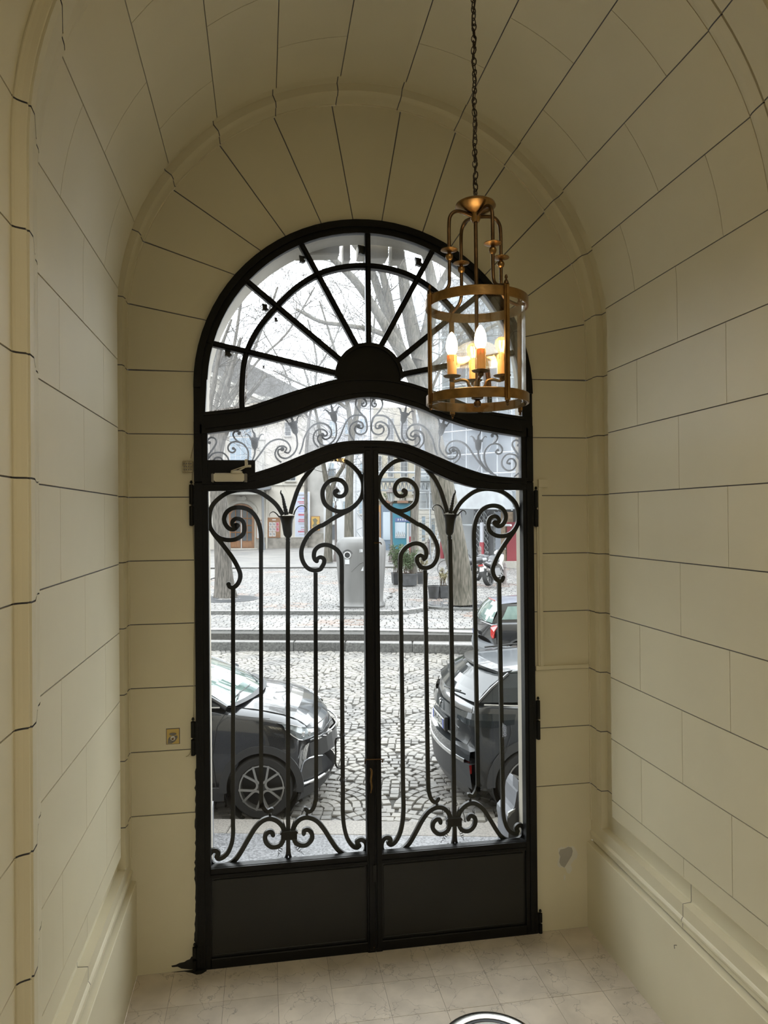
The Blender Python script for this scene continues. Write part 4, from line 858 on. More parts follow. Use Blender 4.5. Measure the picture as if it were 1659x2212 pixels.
# raised kerb of the island, and the low kerb before the big tree
E1 = [(a, 14.25-.035*(a+3)) for a in [-9+.9*k for k in range(10)]]+[(-.75+1.25*math.sin(t), 15.45-1.25*math.cos(t)) for t in [.0, .25, .5, .75, 1.0, 1.3, 1.6]]
for (a0, b0), (a1, b1) in zip(E1, E1[1:]):
    d = Vector((a1-a0, b1-b0)).normalized(); n_ = Vector((-d.y, d.x))*.2
    mb = MB(); q = [(a0, b0), (a1, b1), (a1+n_.x, b1+n_.y), (a0+n_.x, b0+n_.y)]
    mb.add([S(u, v, .0) for u, v in q]+[S(u, v, .207) for u, v in q], [(0, 1, 5, 4), (1, 2, 6, 5), (2, 3, 7, 6), (3, 0, 4, 7), (4, 5, 6, 7)]); mb.build('island_kerb', STEP, square)
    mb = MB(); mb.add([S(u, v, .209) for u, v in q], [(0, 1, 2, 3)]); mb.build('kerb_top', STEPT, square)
E2 = [(.35, 15.55), (.8, 15.2), (1.3, 15.0), (2.0, 14.85), (3.0, 14.8), (4.2, 14.7)]
for (a0, b0), (a1, b1) in zip(E2, E2[1:]):
    d = Vector((a1-a0, b1-b0)).normalized(); n_ = Vector((-d.y, d.x))*.2; q = [(a0, b0), (a1, b1), (a1+n_.x, b1+n_.y), (a0+n_.x, b0+n_.y)]
    mb = MB(); mb.add([S(u, v, .0) for u, v in q]+[S(u, v, .17) for u, v in q], [(0, 1, 5, 4), (1, 2, 6, 5), (2, 3, 7, 6), (3, 0, 4, 7), (4, 5, 6, 7)]); mb.build('island_kerb', STEP, square)
# scraps of paper in the gutter
for x, y, w in ((525, 1404.5, .15), (554, 1401.5, .11), (667, 1403, .11)):
    p = onz(x, y, -.25); mb = MB(); rp_ = random.Random(int(x)); mb.add([p+Vector((rp_.uniform(-1, 1)*w, rp_.uniform(-.3, .3)*w, rp_.uniform(0, .9)*w*(.4 if x < 540 else 1))) for _ in range(7)], [(0, 1, 2), (2, 3, 4), (4, 5, 6), (0, 3, 6), (1, 4, 2), (0, 5, 1), (2, 6, 5)])
    tag(mb.build('paper_scrap', mat('white_paper', (0.544, 0.544, 0.531), .8), fix=False), {525: 'flat white paper scrap in the gutter, leftmost of the three', 554: 'crumpled peaked white paper scrap in the gutter, middle of three', 667: 'small crumpled white paper ball in the gutter, rightmost of three'}[x], 'litter', 'paper scraps in the gutter')

# ================================================================ TREES
BARK = mat('grey_bark', (0.047, 0.043, 0.037), .9, col2=(0.123, 0.111, 0.095), vscale=26, bump=1.0, bscale=40, stretch=(1, 1, .14))
BARKG = mat('mossy_bark', (0.040, 0.038, 0.027), .9, col2=(0.109, 0.097, 0.078), vscale=24, bump=1.0, bscale=38, stretch=(1, 1, .14))
TWIG = mat('twig_bark', (0.061, 0.055, 0.047), .8)
def grow(mb, p, d, L_, r, lvl, rng, droop=0.0, cnt=None):
    n = 4; pts = [p]; rad = [r]; q = p.copy(); dd = d.copy()
    for i in range(n):
        dd = (dd+Vector((rng.gauss(0, .16), rng.gauss(0, .16), rng.gauss(0.03, .12)-droop))).normalized(); q = q+dd*(L_/n); pts.append(q.copy()); rad.append(r*(1-.62*(i+1)/n))
    mb.tube(pts, rad, 4 if r > .02 else 3, caps=False)
    if lvl <= 0: return
    k = 3 if lvl > 1 else 4
    for j in range(k):
        t = rng.uniform(.35, 1.0); i = min(int(t*n), n-1); s = pts[i].lerp(pts[i+1], t*n-i)
        ax = Vector((rng.gauss(0, 1), rng.gauss(0, 1), rng.gauss(0, 1))); ax = (ax-dd*ax.dot(dd)).normalized()
        nd = (dd*math.cos(.75)+ax*math.sin(rng.uniform(.5, 1.0))).normalized(); grow(mb, s, nd, L_*rng.uniform(.5, .75), max(.0038, r*(1-.62*t)*.66), lvl-1, rng, droop)
def tree(label, Y, trunk, limbs, seed, mats=None, twig=1.0, base_flare=1.15, nb=10, lvl=3, L0=1.6, r0=.03, grp='bare trees on the square'):
    """trunk / limbs: lists of (px, py, width px, depth shift) read on the plane Y"""
    rng = random.Random(seed); mats = mats or BARK
    def pr(L_):
        P = [at(x, y, Y+(dy or 0)) for x, y, w, dy in L_]; W_ = [w/FPX*((Y+(dy or 0)-CAM.y)*1.02)/2 for x, y, w, dy in L_]; return P, W_
    P, W_ = pr(trunk); base = P[0].copy()
    root = empty('tree', base, label, 'tree', grp)
    Q = crom(P, 5); R__ = []
    for i in range(len(Q)):
        t = i/5; k = min(int(t), len(W_)-2); R__.append(W_[k]+(W_[k+1]-W_[k])*(t-k))
    n = 18; mb = MB(); vs = []
    for i, q in enumerate(Q):
        tt = (Q[min(i+1, len(Q)-1)]-Q[max(0, i-1)]).normalized(); N = tt.cross(Vector((0, 1, 0))).normalized(); B = tt.cross(N)
        fl = 1+(base_flare-1)*math.exp(-(q.z-Q[0].z)/.25)
        for j in range(n):
            an = 2*PI*j/n; w = R__[i]*fl*(1+.05*math.sin(3*an+i*.3+seed)+.035*math.sin(7*an+seed)+.10*(fl-1)*math.sin(5*an+seed)); vs.append(q+N*w*math.cos(an)+B*w*math.sin(an))
    m = len(Q); mb.add(vs, [(i*n+j, i*n+(j+1) % n, (i+1)*n+(j+1) % n, (i+1)*n+j) for i in range(m-1) for j in range(n)]+[tuple((m-1)*n+j for j in range(n))]); mb.build('trunk', mats, root, smooth=60)
    tw = MB()
    for lb in limbs:
        P, W_ = pr(lb); Q = crom(P, 4); R__ = []
        for i in range(len(Q)): t = i/4; k = min(int(t), len(W_)-2); R__.append(W_[k]+(W_[k+1]-W_[k])*(t-k))
        MB().tube(Q, R__, 10).build('branch', mats, root, smooth=60)
        for j in range(int(nb*twig)):
            t = rng.uniform(.15, 1); i = min(int(t*(len(Q)-1)), len(Q)-2); d = (Q[i+1]-Q[i]).normalized()
            ax = Vector((rng.gauss(0, 1), rng.gauss(0, .6), rng.gauss(.25, .8))); nd = (d*.5+ax.normalized()).normalized()
            grow(tw, Q[i], nd, L0*rng.uniform(.6, 1.3), min(r0, R__[i]*.6), lvl, rng)
    if tw.v: tw.build('twigs', TWIG, root, fix=False, kind='stuff')
    return root
tree('massive grey leaning tree with a mossy crown, rising right of the grey bottle bank', 15.35,
     [(1001, 1304, 54, 0), (998, 1262, 48, 0), (986, 1200, 52, 0), (972, 1130, 55, 0), (959, 1070, 51, 0), (950, 1020, 48, 0), (940, 970, 44, 0), (930, 915, 42, 0), (921, 865, 46, 0)],
     [[(920, 880, 34, 0), (888, 800, 27, -.2), (850, 735, 24, -.3), (815, 675, 20, -.4), (770, 610, 17, -.5), (720, 560, 14, -.6), (670, 510, 11, -.6), (600, 440, 7, -.7)],
      [(918, 872, 30, 0), (880, 790, 25, .2), (848, 710, 22, .3), (822, 640, 18, .4), (795, 570, 15, .5), (745, 500, 12, .6), (690, 430, 8, .6)],
      [(848, 712, 20, .3), (840, 650, 18, .3), (826, 590, 15, .3), (812, 540, 12, .4), (800, 470, 9, .5)],
      [(922, 880, 38, 0), (912, 800, 34, .2), (895, 730, 32, .3), (880, 660, 28, .4), (870, 590, 22, .5), (862, 530, 18, .5), (850, 440, 12, .6)],
      [(905, 780, 34, .2), (925, 710, 28, .2), (935, 640, 26, .3), (925, 570, 20, .3), (905, 500, 15, .3), (890, 420, 10, .3)],
      [(935, 650, 18, .3), (965, 590, 14, .4), (1000, 530, 10, .5), (1040, 470, 7, .6)],
      [(845, 730, 12, -.3), (800, 712, 11, -.4), (740, 702, 9, -.5), (690, 694, 8, -.6), (640, 668, 5, -.7)],
      [(900, 820, 14, 0), (960, 770, 11, .3), (1020, 730, 9, .6), (1090, 690, 6, .9)]], 4, mats=BARKG, nb=20, L0=1.5, r0=0.0136)
tree('pale grey tree trunk at the far left, standing in a round iron grate', 18.45,
     [(487, 1292, 44, 0), (484, 1240, 36, 0), (480, 1170, 33, 0), (474, 1100, 33, 0), (466, 1050, 34, 0), (462, 1000, 34, 0), (470, 950, 34, 0)],
     [[(468, 965, 26, 0), (490, 920, 20, 0), (510, 885, 15, .2), (540, 850, 10, .3), (575, 810, 6, .4)],
      [(468, 965, 24, 0), (480, 900, 19, 0), (487, 850, 14, .2), (500, 800, 10, .3), (520, 730, 6, .5)],
      [(466, 960, 18, 0), (450, 900, 15, 0), (462, 830, 11, -.2), (475, 760, 8, -.3), (500, 690, 5, -.3)]], 12, nb=17, L0=1.7, r0=0.0136)
tree('slender forked tree behind the posters, left of the bottle bank', 33.0,
     [(709, 1214, 19, 0), (710, 1150, 15, 0), (711, 1100, 14, 0), (712, 1066, 16, 0)],
     [[(712, 1070, 13, 0), (703, 1030, 11, 0), (697, 990, 9, 0), (690, 930, 7, 0), (675, 860, 5, 0), (655, 790, 3, 0)],
      [(712, 1070, 12, 0), (725, 1035, 9, 0), (745, 1000, 8, 0), (758, 950, 6, 0), (768, 880, 4, 0), (775, 800, 3, 0)]], 21, mats=BARKG, nb=17, L0=2.6, r0=0.0186)
tree('straight mossy tree trunk rising directly behind the bottle bank', 30.0,
     [(756, 1225, 24, 0), (754, 1150, 20, 0), (754, 1070, 17, 0), (756, 1000, 15, 0), (760, 940, 14, 0)],
     [[(760, 945, 12, 0), (752, 880, 10, 0), (735, 800, 7, 0), (712, 720, 5, 0), (690, 650, 3, 0)],
      [(760, 945, 12, 0), (775, 880, 9, 0), (790, 800, 7, 0), (806, 720, 5, 0), (812, 640, 3, 0)],
      [(753, 885, 7, 0), (700, 850, 5, 0), (650, 830, 4, 0), (590, 800, 3, 0)]], 33, mats=BARKG, nb=20, L0=2.5, r0=0.0186)
tree('slim straight tree growing out behind the oleander planters', 20.6,
     [(893, 1262, 16, 0), (894, 1200, 15, 0), (896, 1130, 14, 0), (900, 1060, 13, 0), (903, 1000, 13, 0), (900, 930, 12, 0)],
     [[(900, 935, 10, 0), (890, 870, 8, 0), (880, 790, 6, 0), (860, 700, 4, 0)], [(900, 935, 9, 0), (925, 860, 7, 0), (960, 780, 5, 0), (1010, 700, 3, 0)]], 44, nb=16, L0=1.8, r0=0.0124)
tree('bare twiggy tree far off before the theatre roof', 38.0,
     [(662, 1180, 8, 0), (661, 1000, 7, 0), (668, 900, 7, 0)],
     [[(668, 905, 6, 0), (680, 840, 5, 0), (683, 770, 4, 0), (665, 690, 3, 0)], [(668, 905, 5, 0), (640, 860, 4, 0), (610, 790, 3, 0), (560, 700, 2, 0)], [(683, 800, 4, 0), (720, 740, 3, 0), (750, 660, 2, 0)]], 52, nb=26, L0=3.2, r0=0.0186)
tree('fine-branched tree filling the sky at the upper left of the square', 27.0,
     [(420, 1230, 22, 0), (430, 1100, 19, 0), (445, 960, 17, 0)],
     [[(445, 965, 13, 0), (470, 860, 10, 0), (505, 750, 7, 0), (520, 650, 5, 0)], [(460, 900, 9, 0), (520, 820, 7, 0), (570, 700, 5, 0), (600, 620, 4, 0)], [(445, 965, 10, 0), (540, 800, 5, 0), (620, 720, 4, 0), (680, 620, 3, 0)]], 61, nb=29, L0=2.3, r0=0.0149)
# round iron tree grates
IRG = mat('grate_iron', (0.081, 0.085, 0.090), .45, metal=.3, var=.1)
def grate(c, r, lb, hole):
    root = empty('tree_grate', c, lb, 'tree grate', 'iron tree grates'); mb = MB(); mb.lathe([(r-.05, .005), (r, .005), (r, -.05), (r-.05, -.05)], c, 40, closed=True); mb.lathe([(hole, .005), (hole+.04, .005), (hole+.04, -.04), (hole, -.04)], c, 24, closed=True); mb.build('rim', IRG, root)
    bars = MB(); x = -r+.06
    while x < r-.04:
        h = math.sqrt((r-.03)**2-x*x); gap = math.sqrt(max(0, (hole+.02)**2-x*x)) if abs(x) < hole else 0
        for y0, y1 in (((-h, -gap), (gap, h)) if gap else ((-h, h),)):
            if y1-y0 > .03: bars.box((x-.013, y0, -.03), (x+.013, y1, .004), lambda p: Vector(c)+Vector((p[0]*CA+p[1]*SA, -p[0]*SA+p[1]*CA, p[2])))
        x += .05
    bars.build('bars', IRG, root, kind='stuff'); return root
g1 = onz(492, 1293, .21); grate(Vector((g1.x, g1.y-.05, .212)), .92, 'round ribbed iron grate at the foot of the far left tree', .34)
g2 = onz(995, 1303, .12); grate(Vector((g2.x, g2.y-.1, .125)), .95, 'round iron grate at the foot of the massive leaning tree', .55)

# ================================================================ VEHICLES
M['carblack'] = mat('black_car_paint', (.012, .013, .015), .25, coat=1.0, var=.2, vscale=3)
M['cargrey'] = mat('dark_grey_car_paint', (0.016, 0.018, 0.020), .3, coat=.9)
M['trim'] = mat('black_plastic_trim', (.035, .036, .038), .55, bump=.1, bscale=200)
M['rubber'] = mat('tyre_rubber', (.02, .02, .02), .75, bump=.2, bscale=80)
M['chrome'] = mat('chrome', (.6, .61, .62), .15, metal=1)
M['alloy'] = mat('machined_alloy', (0.333, 0.326, 0.307), .3, metal=.7)
M['alloydark'] = mat('dark_alloy', (.04, .04, .04), .4)
M['screen'] = mat('windscreen', (0.081, 0.128, 0.118), .05, coat=1.0, var=.4, vscale=5, col2=(0.142, 0.199, 0.180))
M['darkglass'] = mat('dark_car_glass', (.02, .024, .026), .06, coat=.25, spec=.3)
M['lamp'] = mat('headlamp_glass', (0.213, 0.237, 0.246), .08, coat=1.0, var=.5, vscale=12)
M['red'] = mat('red_lamp', (0.352, 0.013, 0.010), .15, coat=1.0, var=.3, vscale=30)
M['reddark'] = mat('smoked_red_lamp', (.06, .012, .012), .1, coat=1.0)
M['plate'] = mat('number_plate_white', (0.461, 0.461, 0.448), .4); M['blue'] = mat('plate_blue', (.02, .06, .35), .4); M['ink'] = mat('plate_ink', (.02, .02, .02), .5)
def interp(T, x):
    T = sorted(T)
    if x <= T[0][0]: return T[0][1:]
    for p, q in zip(T, T[1:]):
        if x <= q[0]: t = (x-p[0])/(q[0]-p[0]); return tuple(a+(b-a)*t for a, b in zip(p[1:], q[1:]))
    return T[-1][1:]
def car_body(name, st, bows, mtl, parent, wheels, ar, skip=None):
    """st: (x, w, zb, zs, zt) stations, rear to front; bows: (x0, x1, k) plan curvature"""
    def shift(x, y, w):
        s = 0
        for x0, x1, k in bows:
            t = (x-x0)/(x1-x0); t = max(0, min(1, t)); s += k*t*t*(y/w)**2
        return x+s
    rings = []
    for x, w, zb, zs, zt in st:
        h = [(0, zb), (w*.78, zb), (w*.93, zb+.03), (w*.99, zb+.14), (w, (zb+zs)/2+.02), (w*.99, zs-.13), (w*.965, zs-.035), (w*.92, zs+(zt-zs)*.15), (w*.84, zs+(zt-zs)*.55), (w*.55, zt-(zt-zs)*.10), (0, zt)]
        full = h+[(-y, z) for y, z in reversed(h[1:-1])]; rings.append([Vector((shift(x, y, w), y, z)) for y, z in full])
    k = len(rings[0]); vs = [p for r in rings for p in r]; m = len(rings)
    fs = [(i*k+j, i*k+(j+1) % k, (i+1)*k+(j+1) % k, (i+1)*k+j) for i in range(m-1) for j in range(k)]+[tuple(range(k)), tuple((m-1)*k+j for j in range(k))]
    mb = MB(); mb.add(vs, fs); o = mb.build(name, mtl, parent, smooth=32, local=True)
    for wx in wheels:        # real wheel housings cut out of the shell
        cm = MB(); W_ = max(s[1] for s in st)
        for sg in (-1, 1):
            c = MB().lathe([(ar, -.16), (ar, .16)], (wx, sg*(W_+.02-.10), .30), 32, M=Matrix.Rotation(PI/2, 3, 'X')).build('cut', mtl, None, local=True)
            c.parent = None; md = o.modifiers.new('c', 'BOOLEAN'); md.object = c; md.operation = 'DIFFERENCE'; md.solver = 'EXACT'
            keep = o.parent; o.parent = None; bpy.context.view_layer.update()
            dg = bpy.context.evaluated_depsgraph_get(); me = bpy.data.meshes.new_from_object(o.evaluated_get(dg)); o.modifiers.clear(); o.data = me; o.parent = keep; bpy.data.objects.remove(c)
    try: o.data.set_sharp_from_angle(angle=R_(32))
    except Exception: pass
    o.data.materials.clear(); o.data.materials.append(mtl); return o
def ruled(A, B, n=1, bulge=None):
    mb = MB(); rows = []
    for k in range(n+1): t = k/n; rows.append([a.lerp(b, t)+(bulge*math.sin(PI*t) if bulge else Vector((0, 0, 0))) for a, b in zip(A, B)])
    for a, b in zip(rows, rows[1:]): mb.strip(a, b)
    return mb
def wheel(parent, x, y, r, rim, side, style):
    z = .30 if r < .31 else r
    o = MB().lathe([(rim, -.09), (rim+.01, -.1), (r-.02, -.1), (r-.004, -.085), (r, -.07), (r, .07), (r-.004, .085), (r-.02, .1), (rim+.012, .1), (rim, .09)], (x, y, r), 40, M=Matrix.Rotation(PI/2, 3, 'X'), closed=True).build('wheel', M['rubber'], parent, smooth=35, local=True)
    yo = side*.088
    MB().lathe([(rim+.001, .0), (rim+.001, .012), (rim-.012, .012), (rim-.016, -.03), (rim-.02, -.08)], (x, y+yo, r), 40, cap=False, M=Matrix.Rotation(side*-PI/2 if False else PI/2, 3, 'X') if side < 0 else Matrix.Rotation(-PI/2, 3, 'X')).build('rim', M['alloy'], o, smooth=35, local=True)
    MB().lathe([(0, 0), (rim-.01, 0)], (x, y+side*.03, r), 30, M=Matrix.Rotation(PI/2, 3, 'X')).build('hub_backing', M['alloydark'], o, local=True)
    n = 5
    for k in range(n):
        a = 2*PI*k/n+.35; mb = MB(); M2 = lambda u, v, d, a=a: Vector((x+u*math.cos(a)-v*math.sin(a), y+yo+side*d, r+u*math.sin(a)+v*math.cos(a)))
        R1 = rim-.008
        if style == 'loop':
            pts = [(R1, .075), (.085, .048), (.055, .030), (.045, .0), (.055, -.030), (.085, -.048), (R1, -.075)]
            Q = crom([Vector((u, 0, v)) for u, v in pts], 4); L_ = []
            A = [M2(q.x, q.z, .004) for q in Q]
            mb.tube(A, 1, prof=[(-.010, -.010), (.010, -.010), (.010, .006), (-.010, .006)], up=(0, 1, 0))
            mb.build('spoke', M['alloy'], o, local=True)
        else:
            for s in (-1, 1): mb.tube([M2(.03, s*.012, 0), M2(R1, s*.035, .002)], 1, prof=[(-.011, -.01), (.011, -.01), (.011, .008), (-.011, .008)], up=(0, 1, 0))
            mb.build('spoke', M['alloy'], o, local=True)
    MB().lathe([(.048, -.01), (.048, .006), (.035, .012), (0, .012)], (x, y+yo, r), 18, M=Matrix.Rotation(PI/2 if side < 0 else -PI/2, 3, 'X')).build('hub_cap', M['alloydark'], o, smooth=30, local=True)
    return o
def arch_trim_car(parent, x, y, r0, r1, side, a0=-.12, a1=PI+.12, wd=.02, ml=None):
    mb = MB(); N = 26; A = [a0+(a1-a0)*k/N for k in range(N+1)]
    O = [Vector((x+r1*math.cos(a), y, .30+r1*math.sin(a))) for a in A]; I = [Vector((x+r0*math.cos(a), y, .30+r0*math.sin(a))) for a in A]
    mb.slab(O, I, [Vector((0, side*wd, 0))]*(N+1)); return mb.build('arch_cladding', ml or M['trim'], parent, smooth=30, local=True)
def tunnel(parent, x, w, r):
    for sg in (-1, 1): MB().lathe([(r, 0), (r, .3), (0, .3)], (x, sg*(w-.01), .30), 28, cap=False, M=Matrix.Rotation(PI/2*-1 if sg > 0 else PI/2, 3, 'X') if False else Matrix.Rotation(PI/2 if sg > 0 else -PI/2, 3, 'X')).build('wheel_housing', M['alloydark'], parent, smooth=40, local=True)

# ---- left car: its front wing, bonnet and windscreen are in view
c1 = empty('parked_car', S(-1.31, 3.27, -.245), 'shiny black parked car with its nose pointing right, behind the left gate leaf', 'car', rz=-ALPHA+R_(5))
st = [(-3.25, .60, .30, .80, .90), (-3.2, .72, .24, .85, 1.0), (-3.0, .79, .19, .90, 1.03), (-2.4, .82, .17, .95, 1.06), (-1.8, .82, .17, .96, 1.07), (-1.2, .82, .17, .97, 1.08), (-.8, .82, .17, .98, 1.09), (-.45, .82, .17, .975, 1.09), (-.2, .82, .17, .955, 1.07), (0, .82, .17, .93, 1.035), (.2, .815, .17, .895, .985),
      (.38, .80, .17, .85, .925), (.50, .78, .18, .80, .87), (.58, .755, .19, .76, .82), (.63, .73, .21, .71, .76), (.665, .70, .24, .64, .68)]
car_body('body', st, [(.1, .66, -.30), (-2.6, -3.25, .25)], M['carblack'], c1, (0, -2.55), .345)
for wx in (0, -2.55): tunnel(c1, wx, .82, .36)
def bon(u, v, up=.004):      # point of the bonnet, u = x, v = -1..1 across
    w, zb, zs, zt = interp([(s[0], s[1], s[2], s[3], s[4]) for s in st], u); y = v*w*.80; t = abs(v)
    prof_ = [(0, zt), (.6875, zt-(zt-zs)*.10), (1.0, zs+(zt-zs)*.62)]; z = interp([(p[0], p[1]) for p in prof_], t)[0]
    k = max(0, min(1, (u-.1)/.56)); return Vector((u-.30*k*k*(y/w)**2, y, z+up))
mb = MB(); US = [-.26, -.1, .05, .2, .33, .45, .54, .60]; VS = [-1, -.85, -.6875, -.45, -.2, 0, .2, .45, .6875, .85, 1]
rows = [[bon(u+(-.0 if i else -.0)-(.14*v*v if i == 0 else 0), v, .009+.010*math.exp(-((abs(v)-.62)/.12)**2)) for v in VS] for i, u in enumerate(US)]
for a, b in zip(rows, rows[1:]): mb.strip(a, b)
mb.strip(rows[-1], [p-Vector((0, 0, .014)) for p in rows[-1]]); mb.strip([r[0] for r in rows], [r[0]-Vector((0, 0, .014)) for r in rows]); mb.strip([r[-1] for r in rows], [r[-1]-Vector((0, 0, .014)) for r in rows])
mb.build('bonnet', M['carblack'], c1, smooth=40, local=True, fix=False)
YS = [-1, -.8, -.6, -.4, -.2, 0, .2, .4, .6, .8, 1]
Bw = [Vector((-.13-.20*v*v, v*.72, 1.085-.015*v*v)) for v in YS]; Tw = [Vector((-.93-.10*v*v, v*.585, 1.41-.03*v*v)) for v in YS]
ruled(Bw, Tw, 5, Vector((.02, 0, .025))).build('windscreen', M['screen'], c1, smooth=40, local=True, fix=False)
Tr = [Vector((-2.75+.05*v*v, v*.56, 1.39-.03*v*v)) for v in YS]; Br = [Vector((-3.08+.06*v*v, v*.68, 1.04)) for v in YS]
ruled(Tw, Tr, 5, Vector((0, 0, .03))).build('roof', M['carblack'], c1, smooth=40, local=True, fix=False)
ruled(Tr, Br, 2).build('rear_window', M['darkglass'], c1, smooth=40, local=True, fix=False)
for sg in (-1, 1):
    b0, b1 = Vector((-.40, sg*.755, 1.07)), Vector((-3.0, sg*.73, 1.02)); t0, t1 = Tw[10 if sg > 0 else 0], Tr[10 if sg > 0 else 0]
    Bs = [b0.lerp(b1, k/8) for k in range(9)]; Ts = [t0.lerp(t1, k/8) for k in range(9)]
    ruled(Bs, Ts, 2, Vector((0, sg*.03, 0))).build('side_window', M['darkglass'], c1, smooth=40, local=True, fix=False)
    e = Bw[10 if sg > 0 else 0]; MB().tube([e+Vector((-.01, sg*.02, -.02)), e.lerp(t0, .5)+Vector((.0, sg*.01, .012)), t0+Vector((0, 0, .004))], [.028, .026, .024], 8).build('windscreen_pillar', M['carblack'], c1, smooth=60, local=True)
    mb = MB(); mb.tube(crom([Vector((-.40, sg*.772, 1.065)), Vector((-1.2, sg*.79, 1.075)), Vector((-2.9, sg*.76, 1.05))], 4), .009, 6); mb.build('belt_strip', M['chrome'], c1, smooth=50, local=True)
    mb = MB(); mb.tube([Vector((-.33, sg*.80, 1.035)), Vector((-.42, sg*.823, .90)), Vector((-.47, sg*.832, .60)), Vector((-.43, sg*.832, .30))], .0028, 4); mb.tube([Vector((-.34, sg*.795, 1.03)), Vector((-.20, sg*.80, .985)), Vector((.08, sg*.79, .955))], .0028, 4); mb.build('panel_gap', M['ink'], c1, local=True)
    MB().bevbox((-.62, sg*.80-.01 if sg > 0 else -.96, 1.02), (-.50, .97 if sg > 0 else -.79, 1.15), .03).build('door_mirror', M['carblack'], c1, smooth=40, local=True)
    arch_trim_car(c1, 0, sg*.808, .335, .405, sg); arch_trim_car(c1, -2.55, sg*.808, .335, .405, sg)
    for wx in (0, -2.55): wheel(c1, wx, sg*.725, .302, .215, sg, 'loop')
    MB().bevbox((-2.2, sg*.80-.02, .17), (-.36, sg*.80+.03, .32), .015).build('sill', M['trim'], c1, local=True)
    # headlamp wrapped round the corner
    def hp(x, w_, z): k = max(0, min(1, (x-.1)/.56)); y = w_; return Vector((x-.30*k*k*(y/.80)**2, sg*y, z))
    up_ = [hp(.20, .803, .905), hp(.34, .80, .892), hp(.48, .775, .868), hp(.575, .73, .845), hp(.63, .66, .822), hp(.655, .58, .80)]; lo_ = [hp(.24, .815, .865), hp(.36, .812, .80), hp(.49, .79, .755), hp(.60, .745, .735), hp(.665, .68, .735), hp(.69, .60, .745)]
    mb = ruled(up_, lo_, 2, Vector((.012, sg*.012, 0))); mb.strip(up_, [p+Vector((-.05, -sg*.04, 0)) for p in up_]); mb.build('headlamp', M['lamp'], c1, smooth=50, local=True, fix=False)
    mb = MB(); mb.tube([p+Vector((.006, sg*.006, -.004)) for p in lo_], .006, 6); mb.tube([p+Vector((.004, sg*.004, .003)) for p in up_], .004, 6); mb.build('headlamp_rim', M['chrome'], c1, smooth=50, local=True)
    mb = MB()
    for t in (.45, .72): q = lo_[3].lerp(up_[3], .5) if t < .5 else lo_[4].lerp(up_[4], .5); mb.bevbox((q.x-.03, q.y-.03, q.z-.022), (q.x+.018, q.y+.03, q.z+.022), .006)
    mb.build('headlamp_lens', M['chrome'], c1, local=True)
    # fog lamp recess with a bright blade
    fp = [hp(.56, .79, .44), hp(.64, .755, .53), hp(.70, .68, .55), hp(.73, .60, .53)]; fq = [hp(.55, .79, .37), hp(.63, .765, .34), hp(.71, .69, .35), hp(.745, .60, .37)]
    ruled(fp, fq, 1).build('fog_lamp_recess', M['alloydark'], c1, local=True, fix=False)
    mb = MB(); mb.tube(crom([p+Vector((.012, sg*.01, 0)) for p in fp], 3), .008, 6); mb.tube(crom([p+Vector((.016, sg*.014, -.02)) for p in fq], 3), .016, 6); mb.build('bumper_blade', M['chrome'], c1, smooth=60, local=True)
mb = MB(); P = [Vector((.68-.30*(v*.9)**2+.01, v*.62, .66)) for v in YS]; Q = [Vector((.70-.30*(v*.9)**2+.01, v*.62, .50)) for v in YS]; ruled(P, Q, 1).build('grille', M['alloydark'], c1, local=True, fix=False)
mb = MB(); mb.tube([Vector((.69-.30*(v*.9)**2+.01, v*.66, .70)) for v in YS], .008, 6); mb.build('grille_bar', M['chrome'], c1, smooth=60, local=True)
mb = MB(); P = [Vector((.685-.28*v*v, v*.76, .28)) for v in YS]; Q = [Vector((.62-.28*v*v, v*.76, .15)) for v in YS]; m2 = ruled(P, Q, 1); m2.build('lower_bumper', M['trim'], c1, smooth=40, local=True, fix=False)
mb = MB(); mb.strip([b+Vector((.075, 0, -.004)) for b in Bw], [b+Vector((-.01, 0, .0)) for b in Bw]); mb.build('scuttle', M['trim'], c1, local=True, fix=False)
for y0, y1, x_ in ((-.62, -.12, 0), (.15, .62, 0)):
    a = Vector((-.16-.2*(y0/.72)**2, y0, 1.11)); b = Vector((-.20-.2*(y1/.72)**2, y1, 1.135)); mb = MB(); mb.tube([a, b], [.006, .004], 5); mb.tube([a+Vector((.05, .03, -.01)), a.lerp(b, .45)+Vector((-.004, 0, .012))], .006, 5); mb.build('wiper', M['ink'], c1, local=True)

# ---- right car: tailgate and rear quarter in view
c2 = empty('parked_car', S(1.32, 3.51, -.245), 'dark grey parked hatchback seen from its tailgate, behind the right gate leaf', 'car', rz=-ALPHA+R_(12))
st2 = [(-.845, .60, .42, .62, .66), (-.83, .68, .34, .78, .82), (-.80, .74, .28, .92, .96), (-.76, .78, .23, .985, 1.01), (-.70, .81, .20, 1.02, 1.05), (-.55, .835, .18, 1.04, 1.07), (-.3, .845, .17, 1.03, 1.08), (0, .85, .17, 1.01, 1.08), (.5, .85, .17, 1.0, 1.08), (1.2, .85, .17, .99, 1.08), (2.2, .85, .17, .97, 1.05), (2.9, .82, .19, .85, .93), (3.25, .72, .24, .66, .72)]
car_body('body', st2, [(-.2, -.845, .14), (2.6, 3.25, -.3)], M['cargrey'], c2, (-.17, 2.30), .35)
for wx in (-.17, 2.30): tunnel(c2, wx, .85, .36)
def rb(x, y): k = max(0, min(1, (x+.2)/-.645)); return x+.14*k*k*(y/.80)**2
Gb = [Vector((rb(-.74, v*.74), v*.74, 1.045+.03*v*v)) for v in YS]; Gt = [Vector((-.45+.16*v*v, v*.60, 1.345-.03*v*v)) for v in YS]
ruled(Gb, Gt, 4, Vector((-.02, 0, .02))).build('rear_window', M['darkglass'], c2, smooth=40, local=True, fix=False)
